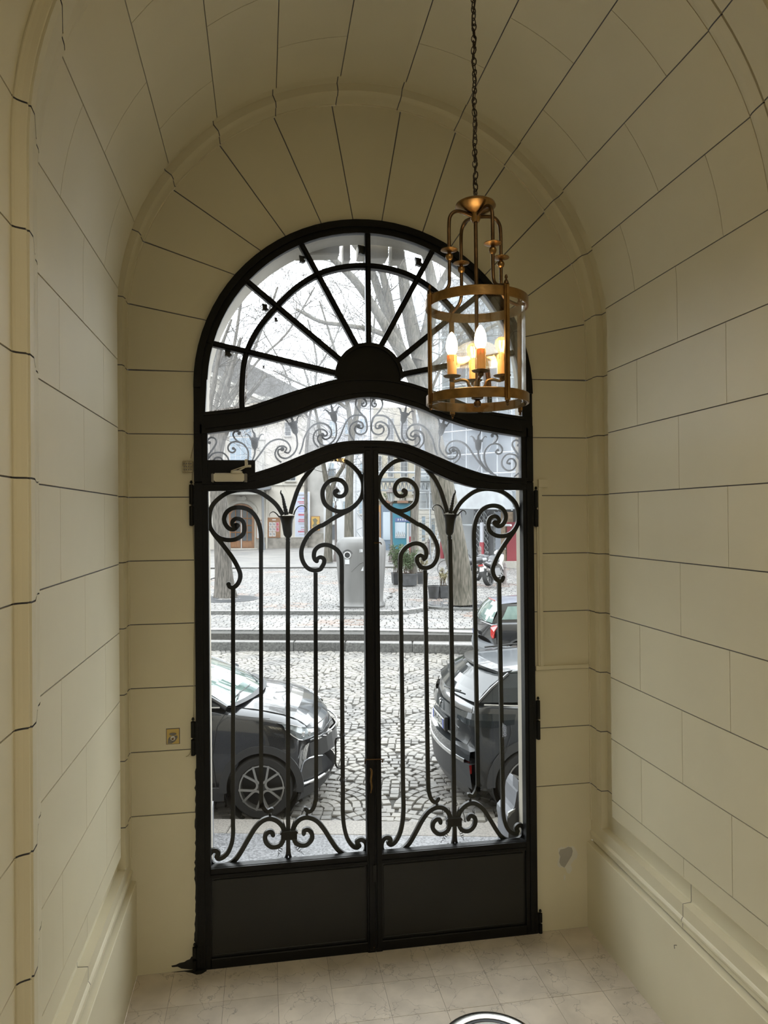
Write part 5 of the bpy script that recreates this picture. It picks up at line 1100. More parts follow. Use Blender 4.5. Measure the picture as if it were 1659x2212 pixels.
Rf = [Vector((2.0-.1*v*v, v*.58, 1.36-.03*v*v)) for v in YS]; ruled([g+Vector((0, 0, .015)) for g in Gt], Rf, 8, Vector((0, 0, .05))).build('roof', M['cargrey'], c2, smooth=40, local=True, fix=False)
Wb = [Vector((2.6-.15*v*v, v*.7, 1.05)) for v in YS]; ruled(Rf, Wb, 3).build('windscreen', M['screen'], c2, smooth=40, local=True, fix=False)
mb = MB(); A = [g+Vector((.06, 0, .032)) for g in Gt]; B = [g+Vector((-.085+.02*v*v, 0, .012)) for g, v in zip(Gt, YS)]; C_ = [g+Vector((-.075+.02*v*v, 0, -.018)) for g, v in zip(Gt, YS)]; D_ = [g+Vector((.0, 0, -.012)) for g in Gt]
for a, b in ((A, B), (B, C_), (C_, D_)): mb.strip(a, b)
mb.add([A[0], B[0], C_[0], D_[0]], [(0, 1, 2, 3)]); mb.add([A[-1], B[-1], C_[-1], D_[-1]], [(0, 1, 2, 3)]); mb.build('spoiler', M['cargrey'], c2, smooth=40, local=True, fix=False)
for sg in (-1, 1):
    i = 10 if sg > 0 else 0; gb, gt, rf = Gb[i], Gt[i], Rf[i]
    Bs = [gb.lerp(Vector((2.3, sg*.79, 1.05)), k/8)+Vector((0, sg*.04*math.sin(PI*min(1, k/2)), 0)) for k in range(9)]; Ts = [gt.lerp(rf, k/8)+Vector((0, sg*.01, 0)) for k in range(9)]
    ruled(Bs, Ts, 2, Vector((0, sg*.02, 0))).build('side_window', M['darkglass'], c2, smooth=40, local=True, fix=False)
    mb = MB(); mb.tube(crom([gb+Vector((.06, sg*.055, -.01)), Vector((0, sg*.835, 1.035)), Vector((.8, sg*.84, 1.05)), Vector((2.2, sg*.82, 1.05))], 4), .010, 6); mb.build('belt_strip', M['chrome'], c2, smooth=50, local=True)
    mb = MB(); mb.tube([gb+Vector((.01, sg*.015, 0)), gb.lerp(gt, .5)+Vector((-.02, sg*.03, 0)), gt+Vector((0, sg*.02, .0))], .016, 6); mb.build('rear_pillar', M['carblack'], c2, smooth=50, local=True)
    MB().tube(crom([gt+Vector((.12, -sg*.03, .05)), Vector((.6, sg*.57, 1.405)), rf+Vector((-.1, -sg*.02, .04))], 5), .010, 6).build('roof_rail', M['ink'], c2, smooth=50, local=True)
    # lamp cluster
    up_ = [Vector((rb(-.80, .50), sg*.50, .955)), Vector((rb(-.79, .62), sg*.63, .965)), Vector((rb(-.76, .74), sg*.75, .975)), Vector((-.50, sg*.828, .985)), Vector((-.28, sg*.848, .975))]
    lo_ = [Vector((rb(-.83, .50), sg*.50, .87)), Vector((rb(-.83, .62), sg*.64, .865)), Vector((rb(-.80, .74), sg*.77, .86)), Vector((-.52, sg*.845, .85)), Vector((-.30, sg*.858, .88))]
    m2 = ruled([p+Vector((-.016, sg*.008, 0)) for p in up_], [p+Vector((-.016, sg*.008, 0)) for p in lo_], 2, Vector((-.006, sg*.006, 0))); m2.build('tail_lamp', M['darkglass'], c2, smooth=50, local=True, fix=False)
    arch_trim_car(c2, -.17, sg*.838, .34, .42, sg, a0=-.2, a1=PI+.05); arch_trim_car(c2, 2.30, sg*.838, .34, .42, sg)
    for wx in (-.17, 2.30): wheel(c2, wx, sg*.755, .31, .22, sg, 'spoke')
    MB().bevbox((.2, sg*.83-.02, .17), (1.9, sg*.83+.03, .34), .015).build('sill', M['trim'], c2, local=True)
    mb = MB(); q = [Vector((rb(-.86, .66), sg*.665, .50)), Vector((rb(-.855, .74), sg*.745, .50)), Vector((rb(-.855, .74), sg*.745, .385)), Vector((rb(-.86, .68), sg*.685, .39))]; mb.add(q+[p+Vector((.03, -sg*.02, 0)) for p in q], [(0, 1, 2, 3), (0, 4, 5, 1), (1, 5, 6, 2), (2, 6, 7, 3), (3, 7, 4, 0)]); mb.build('reflector', M['red'], c2, local=True)
    MB().lathe([(.011, 0), (.011, .006), (0, .006)], (rb(-.85, .76), sg*.77, .52), 10, M=Matrix.Rotation(-PI/2, 3, 'Y')).build('parking_sensor', M['ink'], c2, local=True)
    mb = MB(); mb.tube([Vector((rb(-.76, .70), sg*.705, 1.03)), Vector((rb(-.82, .70), sg*.715, .85)), Vector((rb(-.80, .74), sg*.74, .76)), Vector((rb(-.85, .70), sg*.70, .66))], .0035, 4); mb.tube([Vector((-.36, sg*.85, .97)), Vector((-.34, sg*.858, .80)), Vector((-.40, sg*.86, .62)), Vector((-.55, sg*.845, .50)), Vector((-.52, sg*.835, .30))], .003, 4); mb.build('panel_gap', M['ink'], c2, local=True)
mb = ruled([Vector((rb(-.81, v*.55)-.012, v*.55, .955)) for v in YS], [Vector((rb(-.84, v*.55)-.012, v*.55, .865)) for v in YS], 1); mb.build('lamp_band', M['darkglass'], c2, smooth=40, local=True, fix=False)
def bumper(z0, z1, dx0, dx1, mtl, nm, w=.80):
    P = [Vector((rb(-.845, v*w)-dx0, v*w, z0)) for v in YS]; Q = [Vector((rb(-.845, v*w)-dx1, v*w, z1)) for v in YS]
    mb = ruled(P, Q, 1); mb.strip(Q, [q+Vector((.10, 0, .01)) for q in Q]); mb.strip(P, [q+Vector((.10, 0, 0)) for q in P]); return mb.build(nm, mtl, c2, smooth=30, local=True, fix=False)
bumper(.53, .62, .045, .035, M['cargrey'], 'bumper'); bumper(.495, .53, .052, .052, M['chrome'], 'bumper_strip', .72); bumper(.26, .495, .02, .048, M['trim'], 'lower_bumper'); bumper(.16, .26, -.03, .02, M['alloydark'], 'diffuser', .74)
px_ = rb(-.845, 0)-.006
rec = MB(); rec.box((px_-.002, -.255, .67), (px_+.03, .255, .81)); rec.build('plate_recess', M['trim'], c2, local=True)
def plate(parent, x, yc, z, w, h, txt, tilt=0):
    o = MB().bevbox((x-.008, yc-w/2, z), (x, yc+w/2, z+h), .002).build('number_plate', M['plate'], parent, local=True)
    for s in (-1, 1): MB().box((x-.010, yc+s*w/2-(.036 if s > 0 else 0), z+.004), (x-.0085, yc+s*w/2+(.036 if s < 0 else 0), z+h-.004)).build('plate_band', M['blue'], o, local=True)
    if txt:
        Mx = Matrix(((0, 0, -1, x-.009), (-1, 0, 0, yc), (0, 1, 0, z+h/2), (0, 0, 0, 1)))@Matrix.Diagonal((.86, 1, 1, 1)); text('plate_characters', txt, h*.92, None, None, M['ink'], o, M=Mx)
    return o
plate(c2, px_-.006, 0.0, .685, .48, .105, 'DW-427-ST')
EM = [(0, 0), (.012, .0), (.012, .03), (.022, .045), (.02, .058), (.032, .05), (.03, .062), (.018, .072), (.022, .09), (.012, .1), (.002, .094), (-.006, .08), (-.018, .083), (-.012, .072), (-.004, .066), (-.01, .05), (-.008, .03), (-.016, .012), (-.006, .012), (0, .026)]
xe = rb(-.835, 0)-.004; MB().prism([(u, v) for u, v in EM], 0, .008, lambda u, v, d: Vector((xe-.0-d, -u, .86+v))).build('tailgate_emblem', M['chrome'], c2, local=True)
mb = MB()
for k in range(5): mb.box((rb(-.845, .5)-.010, -.60+.022*k, .80), (rb(-.845, .5)-.004, -.585+.022*k, .812))
mb.build('tailgate_badge', M['chrome'], c2, local=True)
mb = MB(); mb.tube([Vector((rb(-.75, .1)-.03, .05, 1.06)), Vector((rb(-.70, .35)-.03, -.38, 1.11))], .008, 5); mb.build('rear_wiper', M['ink'], c2, local=True)

# ---- small dark car on the far side, its tail just showing at the right
c3 = empty('parked_car', S(2.02, 9.82, -.25), 'small black old hatchback with a bright red tail lamp, parked before the steps', 'car', rz=-ALPHA+R_(8))
st3 = [(-.66, .58, .34, .58, .62), (-.655, .68, .30, .75, .80), (-.63, .74, .26, .84, .88), (-.57, .77, .22, .88, .90), (-.40, .79, .20, .90, .93), (0, .80, .19, .90, .95), (1.0, .80, .19, .90, .95), (2.1, .78, .2, .86, .92), (2.8, .70, .25, .6, .66)]
car_body('body', st3, [(-.1, -.66, .16), (2.2, 2.8, -.25)], M['carblack'], c3, (0, 2.2), .30)
for wx in (0, 2.2): tunnel(c3, wx, .80, .31)
def rb3(x, y): k = max(0, min(1, (x+.1)/-.56)); return x+.16*k*k*(y/.76)**2
Gb = [Vector((rb3(-.60, v*.66), v*.66, .90)) for v in YS]; Gt = [Vector((-.34+.05*v*v, v*.56, 1.27-.03*v*v)) for v in YS]; Rf = [Vector((1.3, v*.55, 1.28-.03*v*v)) for v in YS]; Wb = [Vector((1.9, v*.62, .93)) for v in YS]
ruled(Gb, Gt, 4, Vector((-.02, 0, .02))).build('rear_window', M['screen'], c3, smooth=40, local=True, fix=False); ruled(Gt, Rf, 4, Vector((0, 0, .04))).build('roof', mat('faded_roof', (.12, .12, .15), .3, coat=.8), c3, smooth=40, local=True, fix=False); ruled(Rf, Wb, 3).build('windscreen', M['screen'], c3, smooth=40, local=True, fix=False)
for sg in (-1, 1):
    i = 10 if sg > 0 else 0; gb, gt, rf = Gb[i], Gt[i], Rf[i]
    def P_(u, v): b = gb.lerp(Vector((1.8, sg*.70, .93)), u)+Vector((0, sg*.05*min(1, u*6), 0)); t = gt.lerp(rf, u); return b.lerp(t, v)+Vector((0, sg*.02*math.sin(PI*v), 0))
    G = [[P_(u, v) for u in [k/10 for k in range(11)]] for v in (0, .33, .66, 1)]; mb = MB()
    for a, b in zip(G, G[1:]): mb.strip(a, b)
    mb.build('side_panel', M['carblack'], c3, smooth=40, local=True, fix=False)
    for u0, u1 in ((.07, .26), (.30, .56), (.60, .9)):
        mb = MB(); G = [[P_(u0+(u1-u0)*k/4+(.02*(v-.5)), v)+Vector((0, sg*.007, 0)) for k in range(5)] for v in (.18, .4, .6, .86)]
        for a, b in zip(G, G[1:]): mb.strip(a, b)
        mb.build('side_window', M['screen'], c3, smooth=40, local=True, fix=False)
    mb = MB(); q = [(rb3(-.60, .72), .70, .87), (-.42, .785, .87), (-.50, .795, .76), (-.52, .795, .64), (rb3(-.655, .72), .72, .62), (rb3(-.65, .67), .67, .68), (rb3(-.63, .65), .65, .82)]
    q = [Vector((x-.012, sg*(y+.012), z)) for x, y, z in q]; mb.add(q, [tuple(range(7))]); mb.add([p+Vector((.03, -sg*.03, 0)) for p in q]+q, [(i, (i+1) % 7, 7+(i+1) % 7, 7+i) for i in range(7)]); mb.build('tail_lamp', M['red'], c3, local=True, fix=False)
    arch_trim_car(c3, 0, sg*.785, .30, .33, sg)
    for wx in (0, 2.2): wheel(c3, wx, sg*.715, .28, .19, sg, 'spoke')
P = [Vector((rb3(-.70, v*.80), v*.80, .50)) for v in YS]; Q = [Vector((rb3(-.72, v*.81), v*.81, .42)) for v in YS]; R2 = [Vector((rb3(-.70, v*.79), v*.79, .30)) for v in YS]
mb = ruled(P, Q, 1); mb.strip(Q, R2); mb.strip(P, [p+Vector((.1, 0, .01)) for p in P])
for sg, i in ((-1, 0), (1, -1)): mb.add([P[i], Q[i], R2[i], R2[i]+Vector((.20, 0, .02)), Q[i]+Vector((.36, sg*.0, 0)), P[i]+Vector((.30, 0, 0))], [(0, 1, 4, 5), (1, 2, 3, 4)])
mb.build('bumper', mat('grey_bumper', (.13, .14, .15), .45), c3, smooth=30, local=True, fix=False)
plate(c3, rb3(-.675, 0), .0, .58, .44, .10, ''); mb = MB()
for k in range(7): mb.box((rb3(-.675, 0)-.0095, -.15+.045*k, .60), (rb3(-.675, 0)-.0088, -.13+.045*k, .66))
mb.build('plate_characters', M['ink'], c3, local=True)
MB().lathe([(.032, 0), (.03, .02), (0, .025)], (rb3(-.63, .2)-.01, .02, .80), 14, M=Matrix.Rotation(-PI/2, 3, 'Y')).build('tailgate_badge', M['chrome'], c3, smooth=40, local=True)
mb = MB(); mb.tube([Vector((-.66, .30, .90)), Vector((-.62, .12, .99)), Vector((-.62, -.40, .93))], .009, 5); mb.build('rear_wiper', M['ink'], c3, local=True)
mb = MB(); mb.bevbox((-.36, -.22, 1.255), (-.33, .22, 1.272), .003); mb.build('brake_light', M['red'], c3, local=True)

# ---- street furniture on the square
def zat(x, y, Y): return at(x, y, Y)
# bottle bank
BK = mat('grey_grp_shell', (0.081, 0.080, 0.077), .45, col2=(0.118, 0.116, 0.112), vscale=2.5, bump=.12, bscale=10, stretch=(1, 1, .3))
bc = S(-.35, 15.7, .2); bc = at(781, 1312, 15.35); bc.z = .2
bank = empty('bottle_bank', bc, 'tall rounded grey glass-recycling bank with round mouths, standing on the square', 'recycling bank', rz=-.25)
def sq(u, n=3.2): return math.copysign(abs(math.cos(u))**(2/n), math.cos(u)), math.copysign(abs(math.sin(u))**(2/n), math.sin(u))
lay = [(.0, .635, .60), (.05, .65, .61), (.10, .60, .57), (.18, .585, .555), (.5, .61, .57), (.9, .64, .59), (1.3, .665, .60), (1.6, .675, .60), (1.74, .655, .585), (1.83, .60, .53), (1.875, .50, .44), (1.885, .3, .28)]
mb = MB(); N = 40; vs = []
for z, rx, ry in lay:
    for j in range(N): cx_, sx_ = sq(2*PI*j/N); vs.append(Vector((rx*cx_, ry*sx_, z)))
m = len(lay); mb.add(vs, [(i*N+j, i*N+(j+1) % N, (i+1)*N+(j+1) % N, (i+1)*N+j) for i in range(m-1) for j in range(N)]+[tuple(range(N)), tuple((m-1)*N+j for j in range(N))]); mb.build('shell', BK, bank, smooth=40, local=True)
WR = mat('white_ring', (0.379, 0.379, 0.369), .4); STK = mat('white_sticker', (0.369, 0.374, 0.379), .5)
for px_, zc_ in ((-.30, 1.42), (.36, 1.46)):
    yf = -.592; MB().lathe([(.075, -.012), (.095, .0), (.095, .022), (.078, .026), (.068, .0)], (px_, yf, zc_), 24, M=RX, cap=False).build('mouth_ring', WR, bank, smooth=40, local=True)
    MB().lathe([(0, .012), (.07, .012)], (px_, yf, zc_), 24, M=RX).build('mouth_flap', M['alloydark'], bank, local=True)
    MB().box((px_-.065, yf-.008, zc_-.24), (px_+.055, yf+.01, zc_-.11)).build('sticker', STK, bank, local=True)
    mb = MB()
    for k in range(13): a = .35+.19*k; mb.box((-.009, -.006, .122), (.009, .006, .150), lambda p, a=a: Vector((px_, yf+p[1], zc_))+Vector((p[2]*math.cos(a)+p[0]*math.sin(a), 0, p[2]*math.sin(a)-p[0]*math.cos(a))))
    mb.build('arc_lettering', M['ink'], bank, local=True, kind='stuff')
mb = MB(); mb.box((.02, -.608, 1.50), (.115, -.60, 1.575)); mb.build('sticker', STK, bank, local=True)
text('letter_sign', 'D', .075, None, None, M['ink'], bank, M=Matrix(((1, 0, 0, .045), (0, 0, -1, -.6095), (0, 1, 0, 1.537), (0, 0, 0, 1))))
MB().tube(crom([Vector((-.20, -.59, .98)), Vector((-.02, -.60, 1.15)), Vector((.12, -.605, 1.23)), Vector((.30, -.60, 1.15)), Vector((.42, -.57, 1.0))], 5), .008, 6).build('moulded_line', BK, bank, smooth=60, local=True)
MB().prism([(.06, 1.0), (.20, 1.0), (.13, 1.13)], 0, .006, lambda u, v, d: Vector((u, -.592-d, v))).build('triangle_sticker', STK, bank, local=True)
# planters
POT = mat('black_planter_plastic', (.035, .036, .038), .55, var=.3, vscale=8); SOIL = mat('soil', (.05, .035, .025), .9)
LEAFG = mat('oleander_leaf', (0.047, 0.081, 0.033), .5, col2=(0.114, 0.152, 0.081), vscale=9); LEAFY = mat('dry_yellow_leaf', (0.199, 0.180, 0.075), .6, col2=(0.294, 0.260, 0.142), vscale=12)
def plant(root, c, rx, ry, h, n, ml, seed, ll=.12, lw=.018, stems=14):
    rg = random.Random(seed); mb, sm = MB(), MB()
    for s in range(stems):
        p0 = c+Vector((rg.uniform(-.6, .6)*rx, rg.uniform(-.6, .6)*ry, 0)); p1 = c+Vector((rg.uniform(-1, 1)*rx, rg.uniform(-1, 1)*ry, h*rg.uniform(.55, 1))); Q = crom([p0, p0.lerp(p1, .5)+Vector((0, 0, h*.1)), p1], 3); sm.tube(Q, .007, 4)
        for k in range(n//stems):
            t = rg.uniform(.3, 1.05); i = min(int(t*(len(Q)-1)), len(Q)-2); p = Q[i].lerp(Q[i+1], rg.random()); d = Vector((rg.gauss(0, 1), rg.gauss(0, 1), rg.gauss(.5, .6))).normalized(); w = d.cross(Vector((rg.random(), rg.random(), rg.random()))).normalized()*lw*.5; L_ = ll*rg.uniform(.6, 1.2)
            mb.add([p, p+d*L_*.5+w, p+d*L_+Vector((0, 0, -.02)), p+d*L_*.5-w], [(0, 1, 2, 3)])
    sm.build('stems', SOIL, root, smooth=60, kind='stuff'); mb.build('foliage', ml, root, fix=False, kind='stuff')
def planter(x0, x1, y0, y1, Y, lb, nm='planter', taper=.88, dep=.45, grp='planters round the slim tree'):
    a, b, c_ = at(x0, y1, Y), at(x1, y1, Y), at(x0, y0, Y); w = (b.x-a.x)/2; h = c_.z-a.z; base = Vector(((a.x+b.x)/2, Y+dep/2, a.z))
    root = empty(nm, base, lb, 'planter', grp); d = dep/2
    F = lambda s, z: [base+Vector((sx_*w*s, sy_*d*s, z)) for sx_, sy_ in ((-1, -1), (1, -1), (1, 1), (-1, 1))]
    vs = F(taper, 0)+F(1, h-.04)+F(1.05, h-.04)+F(1.05, h)+F(.93, h)+F(.9, h-.05)
    MB().add(vs, [(0, 1, 2, 3)]+[(4*k+j, 4*k+(j+1) % 4, 4*k+4+(j+1) % 4, 4*k+4+j) for k in range(5) for j in range(4)]).build('box', POT, root)
    MB().add(F(.91, h-.045), [(0, 1, 2, 3)]).build('soil', SOIL, root, fix=False); return root, base+Vector((0, 0, h-.05)), w, d
r_, c_, w, d = planter(868, 902, 1240, 1266, 20.2, 'long black plastic planter with a bushy oleander, nearest the slim tree'); plant(r_, c_, w*1.2, d, 1.0, 900, LEAFG, 3, .17, .026, 22)
r_, c_, w, d = planter(850, 868, 1238, 1262, 20.9, 'narrow black planter with oleander, leftmost beside the bottle bank'); plant(r_, c_, w*1.6, d, 1.15, 700, LEAFG, 4, .17, .026, 18)
r_, c_, w, d = planter(902, 925, 1238, 1263, 20.9, 'black planter holding a sparse yellowing shrub, right of the slim tree'); plant(r_, c_, w*1.2, d, .75, 420, LEAFY, 5, .10, .018, 14)
# round tub and its neighbour in front
bs = at(941, 1294, 16.9); tub = empty('flower_tub', bs+Vector((0, .22, 0)), 'round empty black plant tub standing before the leaning tree', 'planter'); cb = tub.location.copy()
MB().lathe([(0, 0), (.145, 0), (.15, .02), (.19, .35), (.198, .355), (.198, .385), (.185, .385), (.18, .33), (0, .32)], cb, 26).build('pot', POT, tub, smooth=40)
r_, c_, w, d = planter(951, 972, 1266, 1292, 17.0, 'small square black planter with a pale yellow twiggy shrub, tucked against the leaning tree', dep=.3, grp=None); plant(r_, c_, w*1.1, d, .62, 420, LEAFY, 6, .09, .014, 16)
# Paris lamp posts
LPM = mat('lamp_post_brown', (.10, .085, .08), .5, metal=.3); LGL = glass('lamp_lantern_glass', (.9, .93, .92), 1, haze=.35)
def lamp_post(x, y0, y1, Y, lb, box=False):
    a, b = at(x, y1, Y), at(x, y0, Y); H_ = b.z-a.z; root = empty('street_lamp', a, lb, 'street lamp', 'cast iron street lamps'); s = H_/3.6
    MB().lathe([(0, 0), (.17*s, 0), (.17*s, .05), (.14*s, .08), (.13*s, .35*s), (.10*s, .42*s), (.085*s, .75*s), (.075*s, .80*s), (.055*s, .86*s), (.045*s, 2.55*s), (.06*s, 2.58*s), (.06*s, 2.64*s), (.03*s, 2.68*s), (.025*s, 2.8*s), (.05*s, 2.84*s), (0, 2.86*s)], a, 14).build('post', LPM, root, smooth=40)
    N = 6; q = lambda r, z: [a+Vector((r*s*math.cos(2*PI*k/N), r*s*math.sin(2*PI*k/N), z*s)) for k in range(N)]
    MB().add(q(.11, 2.86)+q(.21, 3.28), [(k, (k+1) % N, N+(k+1) % N, N+k) for k in range(N)]).build('lantern_glass', LGL, root, fix=False)
    mb = MB(); A, B = q(.11, 2.86), q(.21, 3.28)
    for k in range(N): mb.tube([A[k], B[k]], .012*s, 4); mb.tube([B[k], B[(k+1) % N]], .014*s, 4)
    mb.lathe([(.23*s, 3.27*s), (.24*s, 3.30*s), (.15*s, 3.42*s), (.10*s, 3.46*s), (.10*s, 3.5*s), (.03*s, 3.54*s), (.02*s, 3.6*s), (0, 3.62*s)], a, 6); mb.build('lantern_frame', LPM, root); return root
lamp_post(846, 1050, 1214, 31.5, 'tall cast iron street lamp right of the gate meeting stile'); lamp_post(726, 1048, 1216, 34.0, 'cast iron street lamp just left of the bottle bank')
# bollards
for x, y0, y1, Y, lb in ((1037, 1180, 1222, 23, 'thin dark bollard between the ladder and the motorbike'), (1091, 1215, 1262, 19.0, 'stout dark bollard topped by a red barrier sleeve at the right'), (926, 1164, 1198, 33, 'thin bollard before the pale shopfront')):
    a, b = at(x, y1, Y), at(x, y0, Y); r = (b.z-a.z)*.06+.015; t = empty('bollard', a, lb, 'bollard', 'dark street bollards'); MB().lathe([(0, 0), (r*1.3, 0), (r*1.2, .05), (r, .1), (r, b.z-a.z-.05), (r*.5, b.z-a.z), (0, b.z-a.z)], a, 12).build('shaft', LPM, t, smooth=40)
    mb = MB(); mb.lathe([(r*1.02, (b.z-a.z)*.75), (r*1.15, (b.z-a.z)*.76), (r*1.15, (b.z-a.z)*.8), (r*1.02, (b.z-a.z)*.81)], a, 12); mb.build('collar', LPM, t)
# motorbike
MBL = mat('motorbike_black', (.025, .025, .028), .35, coat=.5); MWH = mat('motorbike_white', (0.332, 0.332, 0.322), .3, coat=.6)
mp = at(1055, 1266, 19.3); bike = empty('motorbike', mp, 'black and white sports motorbike leaning on its stand at the right of the square', 'motorbike', rz=-.55); bike.rotation_euler = (-.2, 0, .85)
def tyre(parent, c, r, w, nm='wheel'):
    o = MB().lathe([(r-.07, -w*.4), (r-.02, -w*.5), (r, -w*.2), (r, w*.2), (r-.02, w*.5), (r-.07, w*.4)], c, 28, M=RX, closed=True).build(nm, M['rubber'], parent, smooth=50, local=True)
    mb = MB(); mb.lathe([(r-.07, -.03), (r-.07, .03), (r-.09, .03), (r-.09, -.03)], c, 24, M=RX, closed=True)
    for k in range(5): a = 2*PI*k/5; mb.tube([Vector(c), Vector(c)+Vector((math.cos(a)*(r-.08), 0, math.sin(a)*(r-.08)))], .014, 4)
    mb.build('rim', M['alloydark'], o, smooth=40, local=True); return o
tyre(bike, (.1, 0, .30), .30, .17); tyre(bike, (1.35, 0, .30), .30, .12)
mb = MB(); mb.tube(crom([Vector((-.25, 0, .78)), Vector((0, 0, .80)), Vector((.35, 0, .72)), Vector((.6, 0, .74))], 4), [.05]*4+[.09]*4+[.13]*4+[.12], 10); mb.build('seat', MBL, bike, smooth=50, local=True)
MB().tube(crom([Vector((.5, 0, .75)), Vector((.75, 0, .86)), Vector((1.0, 0, .84)), Vector((1.12, 0, .72))], 4), [.11]*3+[.17]*6+[.13]*4, 12).build('tank', MBL, bike, smooth=60, local=True)
MB().tube(crom([Vector((1.05, 0, .62)), Vector((1.25, 0, .80)), Vector((1.38, 0, .98)), Vector((1.30, 0, 1.12))], 4), [.16]*5+[.19]*4+[.12]*4, 10).build('fairing', MWH, bike, smooth=60, local=True)
mb = MB(); mb.bevbox((.45, -.13, .25), (.95, .13, .60), .05); mb.tube([Vector((.1, .09, .3)), Vector((.6, .07, .42))], .03, 6); mb.tube([Vector((.1, -.09, .3)), Vector((.6, -.07, .42))], .03, 6); mb.build('engine', M['alloydark'], bike, smooth=30, local=True)
MB().tube(crom([Vector((.7, -.14, .25)), Vector((.35, -.17, .3)), Vector((.0, -.18, .45)), Vector((-.18, -.18, .56))], 4), [.025]*5+[.055]*8, 10).build('exhaust', M['alloy'], bike, smooth=50, local=True)
mb = MB(); mb.tube([Vector((1.35, .09, .3)), Vector((1.18, .09, .9))], .022, 6); mb.tube([Vector((1.35, -.09, .3)), Vector((1.18, -.09, .9))], .022, 6); mb.build('fork', M['chrome'], bike, smooth=50, local=True)
mb = MB(); mb.tube(crom([Vector((1.02, -.36, 1.0)), Vector((1.14, -.2, 1.02)), Vector((1.16, .2, 1.02)), Vector((1.04, .36, 1.0))], 4), .016, 6); mb.tube([Vector((1.12, -.25, 1.02)), Vector((1.16, -.33, 1.16))], .006, 4); mb.tube([Vector((1.12, .25, 1.02)), Vector((1.16, .33, 1.16))], .006, 4); mb.build('handlebar', M['ink'], bike, smooth=50, local=True)
for s in (-1, 1): MB().bevbox((1.14, s*.34-.06, 1.13), (1.17, s*.34+.06, 1.2), .01).build('mirror', MBL, bike, local=True)
mb = MB(); mb.bevbox((-.42, -.17, .80), (-.08, .17, 1.02), .06); mb.build('top_box', MBL, bike, smooth=50, local=True)
mb = MB(); mb.add([(-.22, -.08, .70), (-.22, .08, .70), (-.30, .08, .52), (-.30, -.08, .52)], [(0, 1, 2, 3)]); mb.build('number_plate', M['plate'], bike, local=True, fix=False)
MB().bevbox((-.30, -.09, .70), (-.22, .09, .76), .01).build('tail_lamp', M['red'], bike, local=True)
MB().tube([Vector((.55, .1, .3)), Vector((.48, .32, .0))], .012, 5).build('kickstand', M['ink'], bike, local=True)
bk2 = copy_tree(bike); bk2.location = at(1030, 1256, 21.6); bk2.rotation_euler = (.15, 0, 2.0); bk2['label'] = 'dark motorbike half hidden behind the foot of the leaning tree'
# bicycle partly behind the leaning tree
bp = at(962, 1246, 24.5); cyc = empty('bicycle', bp, 'dark bicycle standing behind the leaning tree', 'bicycle', rz=.1)
for x in (0, 1.05):
    o = MB().lathe([(.33, -.012), (.345, 0), (.33, .012), (.318, 0)], (x, 0, .345), 30, M=RX, closed=True).build('wheel', M['rubber'], cyc, smooth=50, local=True)
    mb = MB()
    for k in range(14): a = 2*PI*k/14; mb.tube([Vector((x, 0, .345)), Vector((x+.325*math.cos(a), 0, .345+.325*math.sin(a)))], .0022, 3)
    mb.build('spokes', M['chrome'], o, local=True, kind='stuff')
mb = MB()
for a, b in (((0, .345), (.42, .32)), ((.42, .32), (.30, .80)), ((0, .345), (.31, .76)), ((.42, .32), (.88, .74)), ((.31, .74), (.87, .80)), ((.85, .86), (1.05, .345))): mb.tube([Vector((a[0], 0, a[1])), Vector((b[0], 0, b[1]))], .016, 6)
mb.build('frame', MBL, cyc, smooth=50, local=True); MB().bevbox((.18, -.07, .88), (.42, .07, .93), .02).build('saddle', M['ink'], cyc, local=True); mb = MB(); mb.tube([Vector((.83, 0, .8)), Vector((.83, 0, 1.0))], .014, 5); mb.tube([Vector((.80, -.28, 1.0)), Vector((.86, 0, 1.02)), Vector((.80, .28, 1.0))], .012, 5); mb.build('handlebar', M['ink'], cyc, local=True)

# ================================================================ BUILDINGS ROUND THE SQUARE
def plane(P0, P1):          # vertical plane through two ground points; returns photo pixel + offset -> point
    P0, P1 = Vector(P0), Vector(P1); t = (P1-P0); t.z = 0; t.normalize(); n = Vector((-t.y, t.x, 0))
    if n.dot(CAM-P0) < 0: n = -n
    def f(u, v, d=0):
        r = ray(u, v); q = CAM+r*((P0-CAM).dot(n)/r.dot(n)); return q+n*d
    f.n = n; return f
def pp_(parent, name, m, poly, d0, d1, pf, **k): return MB().prism(poly, d0, d1, pf).build(name, m, parent, **k)
def rect(x0, y0, x1, y1): return [(x0, y0), (x1, y0), (x1, y1), (x0, y1)]
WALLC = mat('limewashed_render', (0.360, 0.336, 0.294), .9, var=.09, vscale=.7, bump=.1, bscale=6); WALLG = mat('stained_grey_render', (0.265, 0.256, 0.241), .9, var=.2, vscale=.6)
WALLW = mat('white_render', (0.389, 0.393, 0.403), .85, var=.05, vscale=.7); BASEC = mat('stained_base_render', (0.175, 0.161, 0.140), .9, var=.25, vscale=2.5)
ZINC = mat('slate_roof', (0.081, 0.078, 0.075), .7, var=.25, vscale=6); WOOD = mat('varnished_oak', (0.156, 0.073, 0.028), .45, var=.25, vscale=6, stretch=(6, 6, .6)); STN = mat('pale_stone_trim', (0.312, 0.298, 0.265), .8, var=.06)
PANE = mat('dark_window_pane', (.06, .065, .07), .06, spec=.8); PANEB = mat('blue_sky_pane', (.20, .25, .29), .1, spec=.8); WFR = mat('white_window_frame', (0.341, 0.341, 0.332), .6); IRONB = mat('grey_iron_post', (.10, .105, .11), .5)
